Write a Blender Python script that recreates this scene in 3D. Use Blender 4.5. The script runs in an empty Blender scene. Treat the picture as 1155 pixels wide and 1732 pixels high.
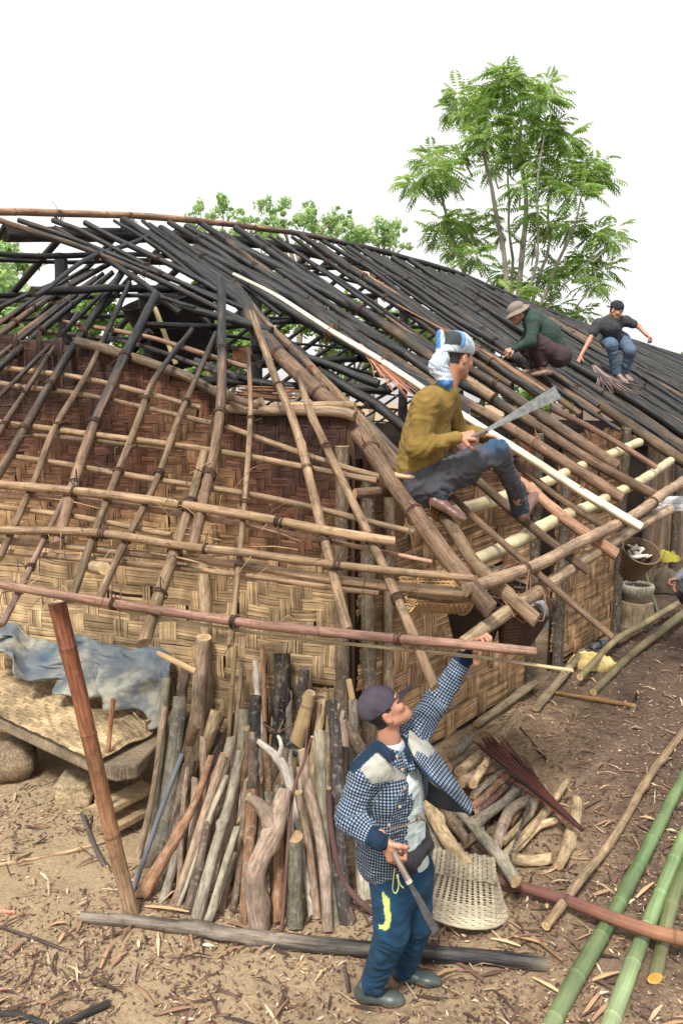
import bpy, math, random
import numpy as np
from mathutils import Vector, Matrix, noise
random.seed(7); np.random.seed(7)
R = math.radians
SC = bpy.context.scene
COL = SC.collection
# ------------------------------------------------------------ camera
F = 1300.0
CAM = Vector((0, 0, 2.96)); PITCH = R(9)
cam = bpy.data.cameras.new('camera'); camo = bpy.data.objects.new('camera', cam); COL.objects.link(camo)
cam.sensor_fit = 'VERTICAL'; cam.sensor_height = 36; cam.lens = 36 * F / 1732
cam.clip_end = 2000; cam.clip_start = 0.05
camo.location = CAM; camo.rotation_euler = (R(90) - PITCH, 0, 0)
SC.camera = camo
SC.render.resolution_x = 682; SC.render.resolution_y = 1024
# ------------------------------------------------------------ light
SUN_EL, SUN_AZ = R(58), R(-35)      # azimuth measured from +Y towards +X; sun comes from behind-left
sund = Vector((math.sin(R(200)) * math.cos(SUN_EL), math.cos(R(200)) * math.cos(SUN_EL), math.sin(SUN_EL)))
w = bpy.data.worlds.new('World'); SC.world = w; w.use_nodes = True
nt = w.node_tree; nt.nodes.clear()
sky = nt.nodes.new('ShaderNodeTexSky'); sky.sky_type = 'NISHITA'; sky.sun_disc = False
sky.sun_elevation = SUN_EL; sky.sun_rotation = R(200); sky.dust_density = 6; sky.air_density = 1.0; sky.ozone_density = 1
hs = nt.nodes.new('ShaderNodeHueSaturation'); hs.inputs['Saturation'].default_value = 0.10
gm = nt.nodes.new('ShaderNodeGamma'); gm.inputs['Gamma'].default_value = 0.15
bg = nt.nodes.new('ShaderNodeBackground'); bg.inputs['Strength'].default_value = 0.15
wm = nt.nodes.new('ShaderNodeVectorMath'); wm.operation = 'MULTIPLY'; wm.inputs[1].default_value = (4.35, 4.3, 4.25)
wo = nt.nodes.new('ShaderNodeOutputWorld')
nt.links.new(sky.outputs[0], hs.inputs['Color']); nt.links.new(hs.outputs[0], gm.inputs['Color'])
nt.links.new(gm.outputs[0], wm.inputs[0]); nt.links.new(wm.outputs[0], bg.inputs['Color']); nt.links.new(bg.outputs[0], wo.inputs['Surface'])
sl = bpy.data.lights.new('sun', 'SUN'); sl.energy = 3.3; sl.angle = R(11); sl.color = (1, .95, .86)
so = bpy.data.objects.new('sun', sl); COL.objects.link(so)
so.rotation_euler = sund.to_track_quat('Z', 'Y').to_euler()
SC.view_settings.view_transform = 'Standard'; SC.view_settings.look = 'None'
SC.view_settings.exposure = 0.68; SC.view_settings.gamma = 1
# ------------------------------------------------------------ pixels -> places
cp, sp = math.cos(PITCH), math.sin(PITCH)
def ray(px, py):
    x = px - 577.5; u = 866 - py
    return Vector((x, F * cp + u * sp, -F * sp + u * cp))
def at(px, py, Y):
    d = ray(px, py); return CAM + d * (Y / d.y)
def ground(px, py, z=0.0):
    d = ray(px, py); return CAM + d * ((z - CAM.z) / d.z)
def pxm(P): return (Vector(P) - CAM).dot(Vector((0, cp, -sp))) / F     # metres per source pixel at P
NF = Vector((.368, .93, 0)); OFFF = 3.13; MF = .8                       # front hip roof
UL = Vector((.602, .799, 0)); WL = Vector((-.799, .602, 0)); OL = Vector((.69, 3.98, 0)); DR = 4.9
ZE = 1.95
RP = [(-60, 361), (0, 362), (100, 364), (220, 368), (330, 377), (430, 388), (560, 408), (660, 432), (760, 460), (830, 488), (930, 530), (1040, 569), (1155, 605), (1190, 616)]
RIDGE = []
for p in RP:
    d = ray(*p); t = (DR - (CAM - OL).dot(WL)) / d.dot(WL); RIDGE.append(CAM + d * t)
RS = [((p - OL).dot(UL), p.z) for p in RIDGE]
def hr(s): return float(np.interp(s, [a for a, b in RS], [b for a, b in RS]))
def zlong(P):
    q = P - OL; return ZE + (hr(q.dot(UL)) - ZE) * q.dot(WL) / DR
def zfront(P): return 1.9 + MF * (P.dot(NF) - OFFF)
def march(px, py, f, off=0.0):
    d = ray(px, py); d = d / d.y
    prev = None; Y = 1.5
    while Y < 60:
        P = CAM + d * Y; v = P.z - f(P) - off
        if prev is not None and prev[1] * v <= 0:
            a, b = prev[0], Y
            for _ in range(25):
                m = (a + b) / 2; vm = (CAM + d * m); vm = vm.z - f(vm) - off
                if vm * prev[1] > 0: a = m
                else: b = m
            return CAM + d * a
        prev = (Y, v); Y += .05
    return CAM + d * 12
def LF(px, py, off=0): return march(px, py, zfront, off)
def LL(px, py, off=0): return march(px, py, zlong, off)
def SD(s, d, off=0):
    P = OL + UL * s + WL * d; P.z = zlong(P) + off; return P
# walls
WC = Vector((.08, 5.18, 0)); WU = Vector((-.93, .368, 0)).normalized(); WN = Vector((-.368, -.93, 0)).normalized()
VU = Vector((.634, .773, 0)).normalized(); VN = Vector((.773, -.634, 0)).normalized()
def vplane(px, py, O, N):
    d = ray(px, py); return CAM + d * ((O - CAM).dot(N) / d.dot(N))
# ------------------------------------------------------------ object helpers
def tag(o, label=None, cat=None, group=None, kind=None):
    if label: o['label'] = label
    if cat: o['category'] = cat
    if group: o['group'] = group
    if kind: o['kind'] = kind
    return o
def empty(name, loc=(0, 0, 0), label=None, cat=None, group=None):
    o = bpy.data.objects.new(name, None); o.empty_display_size = .1; COL.objects.link(o); o.location = loc
    return tag(o, label, cat, group)
class MB:
    def __init__(s): s.v = []; s.f = []; s.c = []; s.p = []; s.m = []
    def add(s, vs, fs, col=(1, 1, 1, 1), pc=None, mi=0):
        b = len(s.v); s.v += [tuple(x) for x in vs]
        s.f += [tuple(i + b for i in f) for f in fs]; s.m += [mi] * len(fs)
        if isinstance(col, list): s.c += col
        else: s.c += [tuple(col) + ((1,) if len(col) == 3 else ())] * len(vs)
        s.p += [tuple(x) for x in (pc if pc is not None else vs)]
    def build(s, name, mat, parent=None, smooth=True, origin=None):
        me = bpy.data.meshes.new(name); me.from_pydata(s.v, [], s.f)
        ob = bpy.data.objects.new(name, me); COL.objects.link(ob)
        for m in (mat if isinstance(mat, (list, tuple)) else [mat]): me.materials.append(m)
        a = me.color_attributes.new('Col', 'FLOAT_COLOR', 'POINT'); a.data.foreach_set('color', np.array(s.c, dtype=np.float32).ravel())
        b = me.attributes.new('pc', 'FLOAT_VECTOR', 'POINT'); b.data.foreach_set('vector', np.array(s.p, dtype=np.float32).ravel())
        me.polygons.foreach_set('use_smooth', [smooth] * len(me.polygons))
        if any(s.m): me.polygons.foreach_set('material_index', s.m)
        me.update()
        if origin is None and parent is None and s.v:
            vs = np.array(s.v); origin = ((vs[:, 0].min() + vs[:, 0].max()) / 2, (vs[:, 1].min() + vs[:, 1].max()) / 2, vs[:, 2].min())
        if origin is not None and parent is None:
            o = Vector(origin); me.transform(Matrix.Translation(-o)); ob.location = o
        if parent is not None:
            ob.parent = parent; ob.matrix_parent_inverse = Matrix.Translation(wloc(parent)).inverted()
        return ob
def wloc(o):
    return o.location.copy() if o.parent is None else Vector((0, 0, 0))
def nodes_mat(name):
    m = bpy.data.materials.new(name); m.use_nodes = True; n = m.node_tree; return m, n, n.nodes['Principled BSDF']
def N(n, t, **kw):
    x = n.nodes.new(t)
    for k, v in kw.items(): setattr(x, k, v)
    return x
def fibre_mat(name, rough=.8, scale=(70, 70, 5), contrast=.45, bump=.5, big=2.5, spec=.3, usecoord='pc', rand=.3, speck=0):
    """vertex colour x long fibre streaks x broad mottling; roughness from the colour's alpha"""
    m, n, b = nodes_mat(name); L = n.links
    col = N(n, 'ShaderNodeAttribute', attribute_name='Col')
    pc = N(n, 'ShaderNodeAttribute', attribute_name=usecoord)
    oi = N(n, 'ShaderNodeObjectInfo')
    add = N(n, 'ShaderNodeVectorMath', operation='MULTIPLY_ADD'); add.inputs[1].default_value = (1, 1, 1)
    cmb = N(n, 'ShaderNodeCombineXYZ'); L.new(oi.outputs['Random'], cmb.inputs[2])
    sc10 = N(n, 'ShaderNodeVectorMath', operation='SCALE'); sc10.inputs['Scale'].default_value = 37
    L.new(cmb.outputs[0], sc10.inputs[0]); L.new(pc.outputs['Vector'], add.inputs[0]); L.new(sc10.outputs[0], add.inputs[2])
    mp = N(n, 'ShaderNodeVectorMath', operation='MULTIPLY'); mp.inputs[1].default_value = scale; L.new(add.outputs[0], mp.inputs[0])
    n1 = N(n, 'ShaderNodeTexNoise'); n1.inputs['Scale'].default_value = 1; n1.inputs['Detail'].default_value = 8; n1.inputs['Roughness'].default_value = .68; L.new(mp.outputs[0], n1.inputs['Vector'])
    n2 = N(n, 'ShaderNodeTexNoise'); n2.inputs['Scale'].default_value = big; n2.inputs['Detail'].default_value = 5; L.new(add.outputs[0], n2.inputs['Vector'])
    r1 = N(n, 'ShaderNodeMapRange'); r1.inputs[1].default_value = .3; r1.inputs[2].default_value = .7; r1.inputs[3].default_value = 1 - contrast; r1.inputs[4].default_value = 1 + contrast; L.new(n1.outputs[0], r1.inputs[0])
    r2 = N(n, 'ShaderNodeMapRange'); r2.inputs[1].default_value = .3; r2.inputs[2].default_value = .7; r2.inputs[3].default_value = .55; r2.inputs[4].default_value = 1.3; L.new(n2.outputs[0], r2.inputs[0])
    r3 = N(n, 'ShaderNodeMapRange'); r3.inputs[3].default_value = .9 - rand; r3.inputs[4].default_value = .9 + rand; L.new(oi.outputs['Random'], r3.inputs[0])
    a1 = N(n, 'ShaderNodeMath', operation='MULTIPLY'); L.new(r1.outputs[0], a1.inputs[0]); L.new(r2.outputs[0], a1.inputs[1])
    a2 = N(n, 'ShaderNodeMath', operation='MULTIPLY'); L.new(a1.outputs[0], a2.inputs[0]); L.new(r3.outputs[0], a2.inputs[1])
    vm = N(n, 'ShaderNodeVectorMath', operation='SCALE'); L.new(col.outputs['Color'], vm.inputs[0]); L.new(a2.outputs[0], vm.inputs['Scale'])
    out = vm.outputs[0]
    if contrast > .3:
        # dirt spots and pale ash rubbed along the grain
        n5 = N(n, 'ShaderNodeTexNoise'); n5.inputs['Scale'].default_value = 17; n5.inputs['Detail'].default_value = 6; n5.inputs['Roughness'].default_value = .7; L.new(add.outputs[0], n5.inputs['Vector'])
        r5 = N(n, 'ShaderNodeMapRange'); r5.inputs[1].default_value = .52; r5.inputs[2].default_value = .70; r5.inputs[3].default_value = 1; r5.inputs[4].default_value = .5; L.new(n5.outputs[0], r5.inputs[0])
        v5 = N(n, 'ShaderNodeVectorMath', operation='SCALE'); L.new(out, v5.inputs[0]); L.new(r5.outputs[0], v5.inputs['Scale'])
        r6 = N(n, 'ShaderNodeMapRange'); r6.inputs[1].default_value = .50; r6.inputs[2].default_value = .75; r6.inputs[3].default_value = 0; r6.inputs[4].default_value = .045; L.new(n1.outputs[0], r6.inputs[0])
        c6 = N(n, 'ShaderNodeCombineXYZ'); [L.new(r6.outputs[0], c6.inputs[q]) for q in range(3)]
        v6 = N(n, 'ShaderNodeVectorMath', operation='ADD'); L.new(v5.outputs[0], v6.inputs[0]); L.new(c6.outputs[0], v6.inputs[1]); out = v6.outputs[0]
    if speck:
        n3 = N(n, 'ShaderNodeTexNoise'); n3.inputs['Scale'].default_value = 34; n3.inputs['Detail'].default_value = 3; L.new(add.outputs[0], n3.inputs['Vector'])
        r4 = N(n, 'ShaderNodeMapRange'); r4.inputs[1].default_value = .56; r4.inputs[2].default_value = .66; r4.inputs[4].default_value = speck; L.new(n3.outputs[0], r4.inputs[0])
        mx = N(n, 'ShaderNodeMix', data_type='RGBA'); L.new(r4.outputs[0], mx.inputs[0]); L.new(out, mx.inputs[6]); mx.inputs[7].default_value = (.42, .43, .36, 1); out = mx.outputs[2]
    L.new(out, b.inputs['Base Color'])
    b.inputs['Roughness'].default_value = rough; b.inputs['Specular IOR Level'].default_value = spec
    L.new(col.outputs['Alpha'], b.inputs['Roughness'])
    bp = N(n, 'ShaderNodeBump'); bp.inputs['Strength'].default_value = bump; bp.inputs['Distance'].default_value = .006
    L.new(n1.outputs[0], bp.inputs['Height']); L.new(bp.outputs[0], b.inputs['Normal'])
    return m
M_WOOD = fibre_mat('weathered_pole', contrast=.55, bump=.9)
M_BARK = fibre_mat('firewood_bark', scale=(60, 60, 14), contrast=.55, bump=.9, speck=.32)
M_CANE = fibre_mat('bamboo_skin', scale=(90, 90, 3), contrast=.28, bump=.25, spec=.45)
M_SLAT = fibre_mat('woven_bamboo_slats', scale=(1, 1, 1), contrast=.0, bump=.0, usecoord='pc', rand=.0)
def spline(pts, step):
    pts = [Vector(p) for p in pts]
    if len(pts) == 2:
        n = max(2, int((pts[1] - pts[0]).length / step) + 1)
        return [pts[0].lerp(pts[1], i / (n - 1)) for i in range(n)], [i / (n - 1) for i in range(n)]
    out = []; ts = []
    for i in range(len(pts) - 1):
        p0 = pts[max(i - 1, 0)]; p1 = pts[i]; p2 = pts[i + 1]; p3 = pts[min(i + 2, len(pts) - 1)]
        if i == 0: p0 = p1 * 2 - p2
        if i == len(pts) - 2: p3 = p2 * 2 - p1
        n = max(1, int((p2 - p1).length / step))
        for k in range(n):
            t = k / n; t2 = t * t; t3 = t2 * t
            out.append(.5 * ((2 * p1) + (p2 - p0) * t + (2 * p0 - 5 * p1 + 4 * p2 - p3) * t2 + (3 * p1 - p0 - 3 * p2 + p3) * t3)); ts.append((i + t) / (len(pts) - 1))
    out.append(pts[-1]); ts.append(1.0)
    return out, ts
def tube(mb, pts, radii, col, step=.06, n=9, wob=.0, lump=.06, char=None, nodes=0, cut=(.45, .34, .2), rough=.8, slant=0, flat=1.0, nodecol=.55, knots=0, cap=True, seed=None, charcol=(.016, .017, .019)):
    """tapered crooked pole with optional bamboo joints, knots and charring"""
    rs = random.Random(seed if seed is not None else random.random())
    ps, ts = spline(pts, step)
    if wob:
        o = Vector((rs.random() * 99, rs.random() * 99, rs.random() * 99))
        Ltot = sum((ps[i + 1] - ps[i]).length for i in range(len(ps) - 1)); acc = 0; q = []
        for i, p in enumerate(ps):
            if i: acc += (ps[i] - ps[i - 1]).length
            k = min(1, 4 * ts[i] * (1 - ts[i]) * 1.6)
            q.append(p + noise.noise_vector(o + Vector((acc * .9, 0, 0))) * wob * k)
        ps = q
    T = (ps[1] - ps[0]).normalized(); up = Vector((0, 0, 1)) if abs(T.z) < .9 else Vector((1, 0, 0))
    A = T.cross(up).normalized()
    rings = []; cols = []; pcs = []; acc = 0; so_ = rs.random() * 50
    nodepos = []
    if nodes:
        x = rs.random() * nodes
        Ltot = sum((ps[i + 1] - ps[i]).length for i in range(len(ps) - 1))
        while x < Ltot: nodepos.append(x); x += nodes * rs.uniform(.8, 1.2)
    kn = [(rs.random(), rs.random() * 6.28, rs.uniform(.25, .6)) for _ in range(knots)]
    Lt = sum((ps[i + 1] - ps[i]).length for i in range(len(ps) - 1))
    # extra rings at nodes
    P2 = []; acc = 0; samples = []
    for i in range(len(ps)):
        if i: acc += (ps[i] - ps[i - 1]).length
        samples.append((acc, ps[i], ts[i], 0))
    for x in nodepos:
        for dx, kind in ((-.014, 0), (0, 1), (.014, 0)):
            xx = x + dx
            if 0 < xx < Lt:
                for i in range(len(samples) - 1):
                    pass
                P2.append((xx, kind))
    accs = [s[0] for s in samples if True]
    for xx, kind in P2:
        j = max(0, min(len(ps) - 2, int(np.searchsorted(accs, xx)) - 1)); f = (xx - accs[j]) / max(1e-6, accs[j + 1] - accs[j])
        samples.append((xx, ps[j].lerp(ps[j + 1], f), ts[j] + (ts[j + 1] - ts[j]) * f, kind))
    samples.sort(key=lambda s: s[0])
    vs = []; last = None
    for i, (acc, p, t, kind) in enumerate(samples):
        nx = samples[min(i + 1, len(samples) - 1)][1]; pv = samples[max(i - 1, 0)][1]
        T = (nx - pv)
        if T.length < 1e-6: T = last
        T = T.normalized(); last = T
        A = (A - T * A.dot(T)).normalized(); B = T.cross(A)
        r = float(np.interp(t, np.linspace(0, 1, len(radii)), radii))
        c0 = list(col) if not (isinstance(col, list)) else [float(np.interp(t, np.linspace(0, 1, len(col)), [c[q] for c in col])) for q in range(3)]
        ch = 0
        if char: ch = float(np.interp(t, np.linspace(0, 1, len(char)), char))
        for k in range(n):
            th = 2 * math.pi * k / n; ca, sa = math.cos(th), math.sin(th)
            nn = noise.noise(Vector((ca * 1.2 + so_, sa * 1.2, acc * 5)))
            nb = noise.noise(Vector((so_, 3, acc * 1.7)))
            rr = r * (1 + lump * nn * 1.5 + lump * nb)
            if kind == 1: rr *= 1.09
            for (kt, ka, ks) in kn:
                dd = ((t - kt) * Lt / max(r, .01)) ** 2 + (math.sin((th - ka) / 2) * 2.5) ** 2
                if dd < 4: rr += r * ks * math.exp(-dd * 1.3)
            sl = slant * r * ca if (i == 0 or i == len(samples) - 1) else 0
            v = p + A * (ca * rr) + B * (sa * rr * flat) + T * (sl if i else -sl)
            vs.append(v)
            c = [q for q in c0]
            if kind == 1: c = [q * nodecol for q in c]
            rg = rough
            if ch > 0:
                e = ch * 1.7 - .35 + .6 * noise.noise(Vector((ca + so_, sa, acc * 3))) + .3 * nn
                e = max(0, min(1, e)); e = e * e * (3 - 2 * e)
                cc = charcol
                c = [c[q] * (1 - e) + cc[q] * (1.0 + .8 * nn) * e for q in range(3)]; rg = rough * (1 - e) + .52 * e
            cols.append((c[0], c[1], c[2], rg)); pcs.append((ca * r + so_, sa * r, acc))
    m = len(samples)
    fs = [(i * n + k, i * n + (k + 1) % n, (i + 1) * n + (k + 1) % n, (i + 1) * n + k) for i in range(m - 1) for k in range(n)]
    mb.add(vs, fs, cols, pcs)
    if cap:
        for e in (0, m - 1):
            ring = vs[e * n:(e + 1) * n]; ctr = sum(ring, Vector()) / n
            ch = char[0 if e == 0 else -1] if char else 0
            cc = [cut[q] * (1 - .93 * min(1, ch * 1.5)) for q in range(3)]
            vv = ring + [ctr.lerp(x, .93) for x in ring] + [ctr]
            cl = [(cc[0] * .5, cc[1] * .5, cc[2] * .5, .9)] * n + [(*cc, .9)] * n + [(cc[0] * .8, cc[1] * .75, cc[2] * .7, .9)]
            f2 = []
            for k in range(n):
                k2 = (k + 1) % n
                q = (k, k2, n + k2, n + k); tr = (n + k, n + k2, 2 * n)
                if e == 0: q = q[::-1]; tr = tr[::-1]
                f2 += [q, tr]
            mb.add(vv, f2, cl, [(x.x * 3, x.y * 3, x.z * 3) for x in vv])
    return samples
def lash(P, T, r, parent, col=(.07, .035, .02), turns=3, tails=2, thick=.0035):
    """a lashing of split cane tied round a pole at P"""
    mb = MB(); T = T.normalized(); A = T.orthogonal().normalized(); B = T.cross(A)
    for k in range(turns):
        off = T * ((k - turns / 2) * thick * 3.2) ; tilt = random.uniform(-.3, .3)
        pts = []
        for a in range(13):
            th = a / 12 * 2 * math.pi
            pts.append(P + off + (A * math.cos(th) + B * math.sin(th)) * (r * 1.08 + thick * .5) + T * (math.sin(th + k) * r * tilt))
        tube(mb, pts, [thick], col, step=.03, n=4, lump=.1, cap=False)
    for k in range(tails):
        th = random.uniform(0, 6.28); D = (A * math.cos(th) + B * math.sin(th))
        a = P + D * r; b = a + D * random.uniform(.03, .07) + Vector((random.uniform(-.05, .05), random.uniform(-.05, .05), random.uniform(-.02, .05)))
        c = b + Vector((random.uniform(-.06, .06), random.uniform(-.04, .04), -random.uniform(.03, .12)))
        tube(mb, [a, b, c], [thick * .9, thick * .5], col, step=.03, n=4, lump=.1, cap=False)
    return mb.build('lashing', M_CANE, parent)
# ------------------------------------------------------------ ground
GNDX = None
def build_ground():
    m, n, b = nodes_mat('trodden_earth'); L = n.links
    tc = N(n, 'ShaderNodeTexCoord')
    def nz(s, d=6, r=.55):
        x = N(n, 'ShaderNodeTexNoise'); x.inputs['Scale'].default_value = s; x.inputs['Detail'].default_value = d; x.inputs['Roughness'].default_value = r
        L.new(tc.outputs['Object'], x.inputs['Vector']); return x
    a = nz(.55, 5); c = nz(5, 8, .7); f = nz(38, 6, .8)
    # broad damp brown area towards +x, sandy clay towards -x
    sx = N(n, 'ShaderNodeSeparateXYZ'); L.new(tc.outputs['Object'], sx.inputs[0])
    g = N(n, 'ShaderNodeMath', operation='MULTIPLY_ADD'); g.inputs[1].default_value = .42; g.inputs[2].default_value = -.12; L.new(sx.outputs[0], g.inputs[0])
    g1 = N(n, 'ShaderNodeMath', operation='MULTIPLY_ADD'); g1.inputs[1].default_value = -.10; L.new(sx.outputs[1], g1.inputs[0]); L.new(g.outputs[0], g1.inputs[2])
    g2 = N(n, 'ShaderNodeMath', operation='MULTIPLY_ADD'); g2.inputs[1].default_value = 2.4; L.new(a.outputs[0], g2.inputs[0]); L.new(g1.outputs[0], g2.inputs[2])
    g3 = N(n, 'ShaderNodeMath', operation='MULTIPLY_ADD'); g3.inputs[1].default_value = 2.2; L.new(c.outputs[0], g3.inputs[0]); L.new(g2.outputs[0], g3.inputs[2])
    r = N(n, 'ShaderNodeMapRange'); r.inputs[1].default_value = 1.75; r.inputs[2].default_value = 2.75; L.new(g3.outputs[0], r.inputs[0])
    cr = N(n, 'ShaderNodeValToRGB'); e = cr.color_ramp; e.elements[0].position = 0; e.elements[0].color = (.33, .247, .155, 1); e.elements[1].position = 1; e.elements[1].color = (.115, .080, .060, 1)
    k = e.elements.new(.5); k.color = (.215, .152, .10, 1); L.new(r.outputs[0], cr.inputs[0])
    fr = N(n, 'ShaderNodeMapRange'); fr.inputs[1].default_value = .3; fr.inputs[2].default_value = .7; fr.inputs[3].default_value = .62; fr.inputs[4].default_value = 1.32; L.new(f.outputs[0], fr.inputs[0])
    vm = N(n, 'ShaderNodeVectorMath', operation='SCALE'); L.new(cr.outputs[0], vm.inputs[0]); L.new(fr.outputs[0], vm.inputs['Scale'])
    L.new(vm.outputs[0], b.inputs['Base Color']); b.inputs['Roughness'].default_value = .92; b.inputs['Specular IOR Level'].default_value = .2
    bp = N(n, 'ShaderNodeBump'); bp.inputs['Strength'].default_value = .9; bp.inputs['Distance'].default_value = .03
    mixh = N(n, 'ShaderNodeMath', operation='MULTIPLY_ADD'); mixh.inputs[1].default_value = .35; L.new(f.outputs[0], mixh.inputs[0]); L.new(c.outputs[0], mixh.inputs[2])
    L.new(mixh.outputs[0], bp.inputs['Height']); L.new(bp.outputs[0], b.inputs['Normal'])
    # one sheet: fine near the camera, coarse to the horizon
    xs = sorted(set([-400, -150, -60, -30, -15, -8] + [round(-6 + i * .05, 3) for i in range(240)] + [7, 10, 16, 30, 60, 150, 400]))
    ys = sorted(set([-200, -60, -20, -8, -3, 0] + [round(1.2 + i * .05, 3) for i in range(240)] + [14, 17, 22, 30, 60, 150, 500]))
    vs = []
    for y in ys:
        for x in xs:
            z = gz(x, y); vs.append((x, y, z))
    nx = len(xs); fs = [(j * nx + i, j * nx + i + 1, (j + 1) * nx + i + 1, (j + 1) * nx + i) for j in range(len(ys) - 1) for i in range(nx - 1)]
    me = bpy.data.meshes.new('ground'); me.from_pydata(vs, [], fs); me.materials.append(m)
    me.polygons.foreach_set('use_smooth', [True] * len(fs)); me.update()
    o = bpy.data.objects.new('ground', me); COL.objects.link(o); tag(o, kind='structure')
def gz(x, y):
    if abs(x) > 7 or y > 13.5 or y < 1: 
        far = max(0, y - 16) * .25 + max(0, abs(x) - 12) * .12
        return -.02 - min(5.0, far)
    return .03 * noise.noise(Vector((x * .9, y * .9, 0))) + .022 * noise.noise(Vector((x * 4, y * 4, 3))) + .014 * noise.noise(Vector((x * 11, y * 11, 5)))
build_ground()
def gp(px, py, up=0.0):
    P = ground(px, py, up); P.z = gz(P.x, P.y) + up; return P

# ------------------------------------------------------------ the house
HOUSE = empty('bamboo_house', (WC.x, WC.y, 0), 'long bamboo house with woven walls and its roof frame stripped to blackened poles', 'house')
def weave(name, O, U, Nn, a0, a1, b0, b1, cell, ns, colf, inside=None, parent=HOUSE, lift=.0, skew=0.0, sag=0.0, twill=(4, 2), gap=.1, mat=None):
    """twill panel of split-bamboo bands, each band several slats; real over-and-under slats"""
    mb = MB(); na = int((a1 - a0) / cell) + 2; nb = int((b1 - b0) / cell) + 2; T, OV = twill
    rs = random.Random(sum(map(ord, name)) % 1000 + int(cell * 1000))
    wp = min(.035, cell * .35)
    def P(a, b, d): 
        a2 = a + wp * noise.noise(Vector((a * 1.7, b * 2.6, 11))) ; b2 = b + wp * noise.noise(Vector((a * 2.4, b * 1.5, 23))); bul = .022 * max(0, noise.noise(Vector((a * 1.3, b * 1.6, 31))) + .15)
        return O + U * a2 + Vector((0, 0, 1)) * (b2 + skew * a) + Nn * (d + lift + bul)
    def strip(c0, c1, w0, w1, vert, colr):
        # long axis c, short axis w
        prof = [(-.10, -.007), (.07, .0015), (.5, .006), (.93, .0015), (1.10, -.007)]
        vs = []; L = c1 - c0; tilt = rs.uniform(-.0018, .0018); bow = rs.uniform(-.003, .003)
        for f, h in prof:
            c = c0 + L * f
            for wv, hh in ((w0, h + tilt), (w1, h - tilt)):
                wv2 = wv + bow * (1 - (2 * f - 1) ** 2)
                vs.append(P(wv2, c, hh) if vert else P(c, wv2, hh))
        fs = [(2 * i, 2 * i + 1, 2 * i + 3, 2 * i + 2) for i in range(4)]
        mb.add(vs, fs, (*colr, .75), [(v.x * 3, v.y * 3, v.z * 3) for v in vs])
    for vert in (0, 1):
        for i in range(-1, (na if vert else nb) + 1):
            j = -2; n_other = nb if vert else na
            while j < n_other + 1:
                on = ((i + j) % T) < OV if vert else not (((j + i) % T) < OV)
                if not on: j += 1; continue
                k = 1
                while (((i + j + k) % T) < OV if vert else not (((j + k + i) % T) < OV)) and k < 4: k += 1
                c0 = (b0 if vert else a0) + j * cell; c1 = c0 + k * cell
                w = (a0 if vert else b0) + i * cell
                ca, cb = (w + cell / 2, (c0 + c1) / 2) if vert else ((c0 + c1) / 2, w + cell / 2)
                lo, hi = (b0, b1) if vert else (a0, a1)
                c0 = max(c0, lo); c1 = min(c1, hi)
                bv = rs.uniform(.78, 1.18)
                if c1 - c0 > cell * .2 and a0 - cell * .1 <= ca <= a1 and b0 - .01 <= cb <= b1 and (inside is None or inside(ca, cb)):
                    base = [x * bv for x in colf(ca, cb, vert, rs)]
                    for q in range(ns):
                        if rs.random() < .012: continue
                        v = rs.uniform(.6, 1.25); cl = [x * v for x in base]
                        jit = rs.uniform(-.06, .06) * cell / ns
                        strip(c0 + rs.uniform(-.1, .05) * cell, c1 + rs.uniform(-.05, .1) * cell, w + cell * (q + gap / 2) / ns + jit, w + cell * (q + 1 - gap / 2) / ns + jit, vert, cl)
                j += k
    return mb.build(name, mat or M_SLAT, parent, smooth=False)
def slab(mb, O, U, Nn, a0, a1, b0f, b1f, d0, d1, col, rough=.85, seg=1):
    """thick sheet between depths d0..d1 on a vertical plane, with bottoms/tops given as functions"""
    vs = []; k = seg + 1
    for i in range(k):
        a = a0 + (a1 - a0) * i / seg
        for (b, d) in ((b0f(a), d0), (b1f(a), d0), (b1f(a), d1), (b0f(a), d1)):
            vs.append(O + U * a + Vector((0, 0, b)) + Nn * d)
    fs = []
    for i in range(seg):
        for q in range(4): fs.append((i * 4 + q, i * 4 + (q + 1) % 4, (i + 1) * 4 + (q + 1) % 4, (i + 1) * 4 + q))
    fs += [(0, 3, 2, 1), (seg * 4, seg * 4 + 1, seg * 4 + 2, seg * 4 + 3)]
    mb.add(vs, fs, (*col, rough), [(v.x, v.y, v.z) for v in vs])
# front wall top edge from the photo
FT = []
for p in [(-40, 560), (60, 572), (138, 580), (204, 596), (313, 632), (367, 662), (440, 690), (520, 690), (596, 700)]:
    q = vplane(*p, WC, WN); FT.append(((q - WC).dot(WU), q.z))
FT.sort()
def ftop(a): return float(np.interp(a, [x for x, _ in FT], [y for _, y in FT]))
def pa(px, py): q = vplane(px, py, WC, WN); return (q - WC).dot(WU), q.z
ZS = 1.62
aS = pa(350, 1000)[0]
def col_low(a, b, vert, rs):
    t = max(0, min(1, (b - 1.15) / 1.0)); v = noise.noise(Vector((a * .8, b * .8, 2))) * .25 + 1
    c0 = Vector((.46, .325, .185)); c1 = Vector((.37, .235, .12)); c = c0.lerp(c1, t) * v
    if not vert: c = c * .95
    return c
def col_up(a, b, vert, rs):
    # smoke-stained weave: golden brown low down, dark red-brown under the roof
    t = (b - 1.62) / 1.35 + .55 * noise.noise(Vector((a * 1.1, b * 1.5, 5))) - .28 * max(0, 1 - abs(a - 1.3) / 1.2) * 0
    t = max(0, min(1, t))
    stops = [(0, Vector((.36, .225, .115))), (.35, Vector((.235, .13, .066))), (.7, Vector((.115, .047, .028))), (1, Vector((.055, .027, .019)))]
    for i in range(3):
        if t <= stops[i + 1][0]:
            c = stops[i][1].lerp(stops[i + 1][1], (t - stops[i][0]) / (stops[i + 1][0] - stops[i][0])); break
    return c * (.88 if vert else 1.05)
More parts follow.
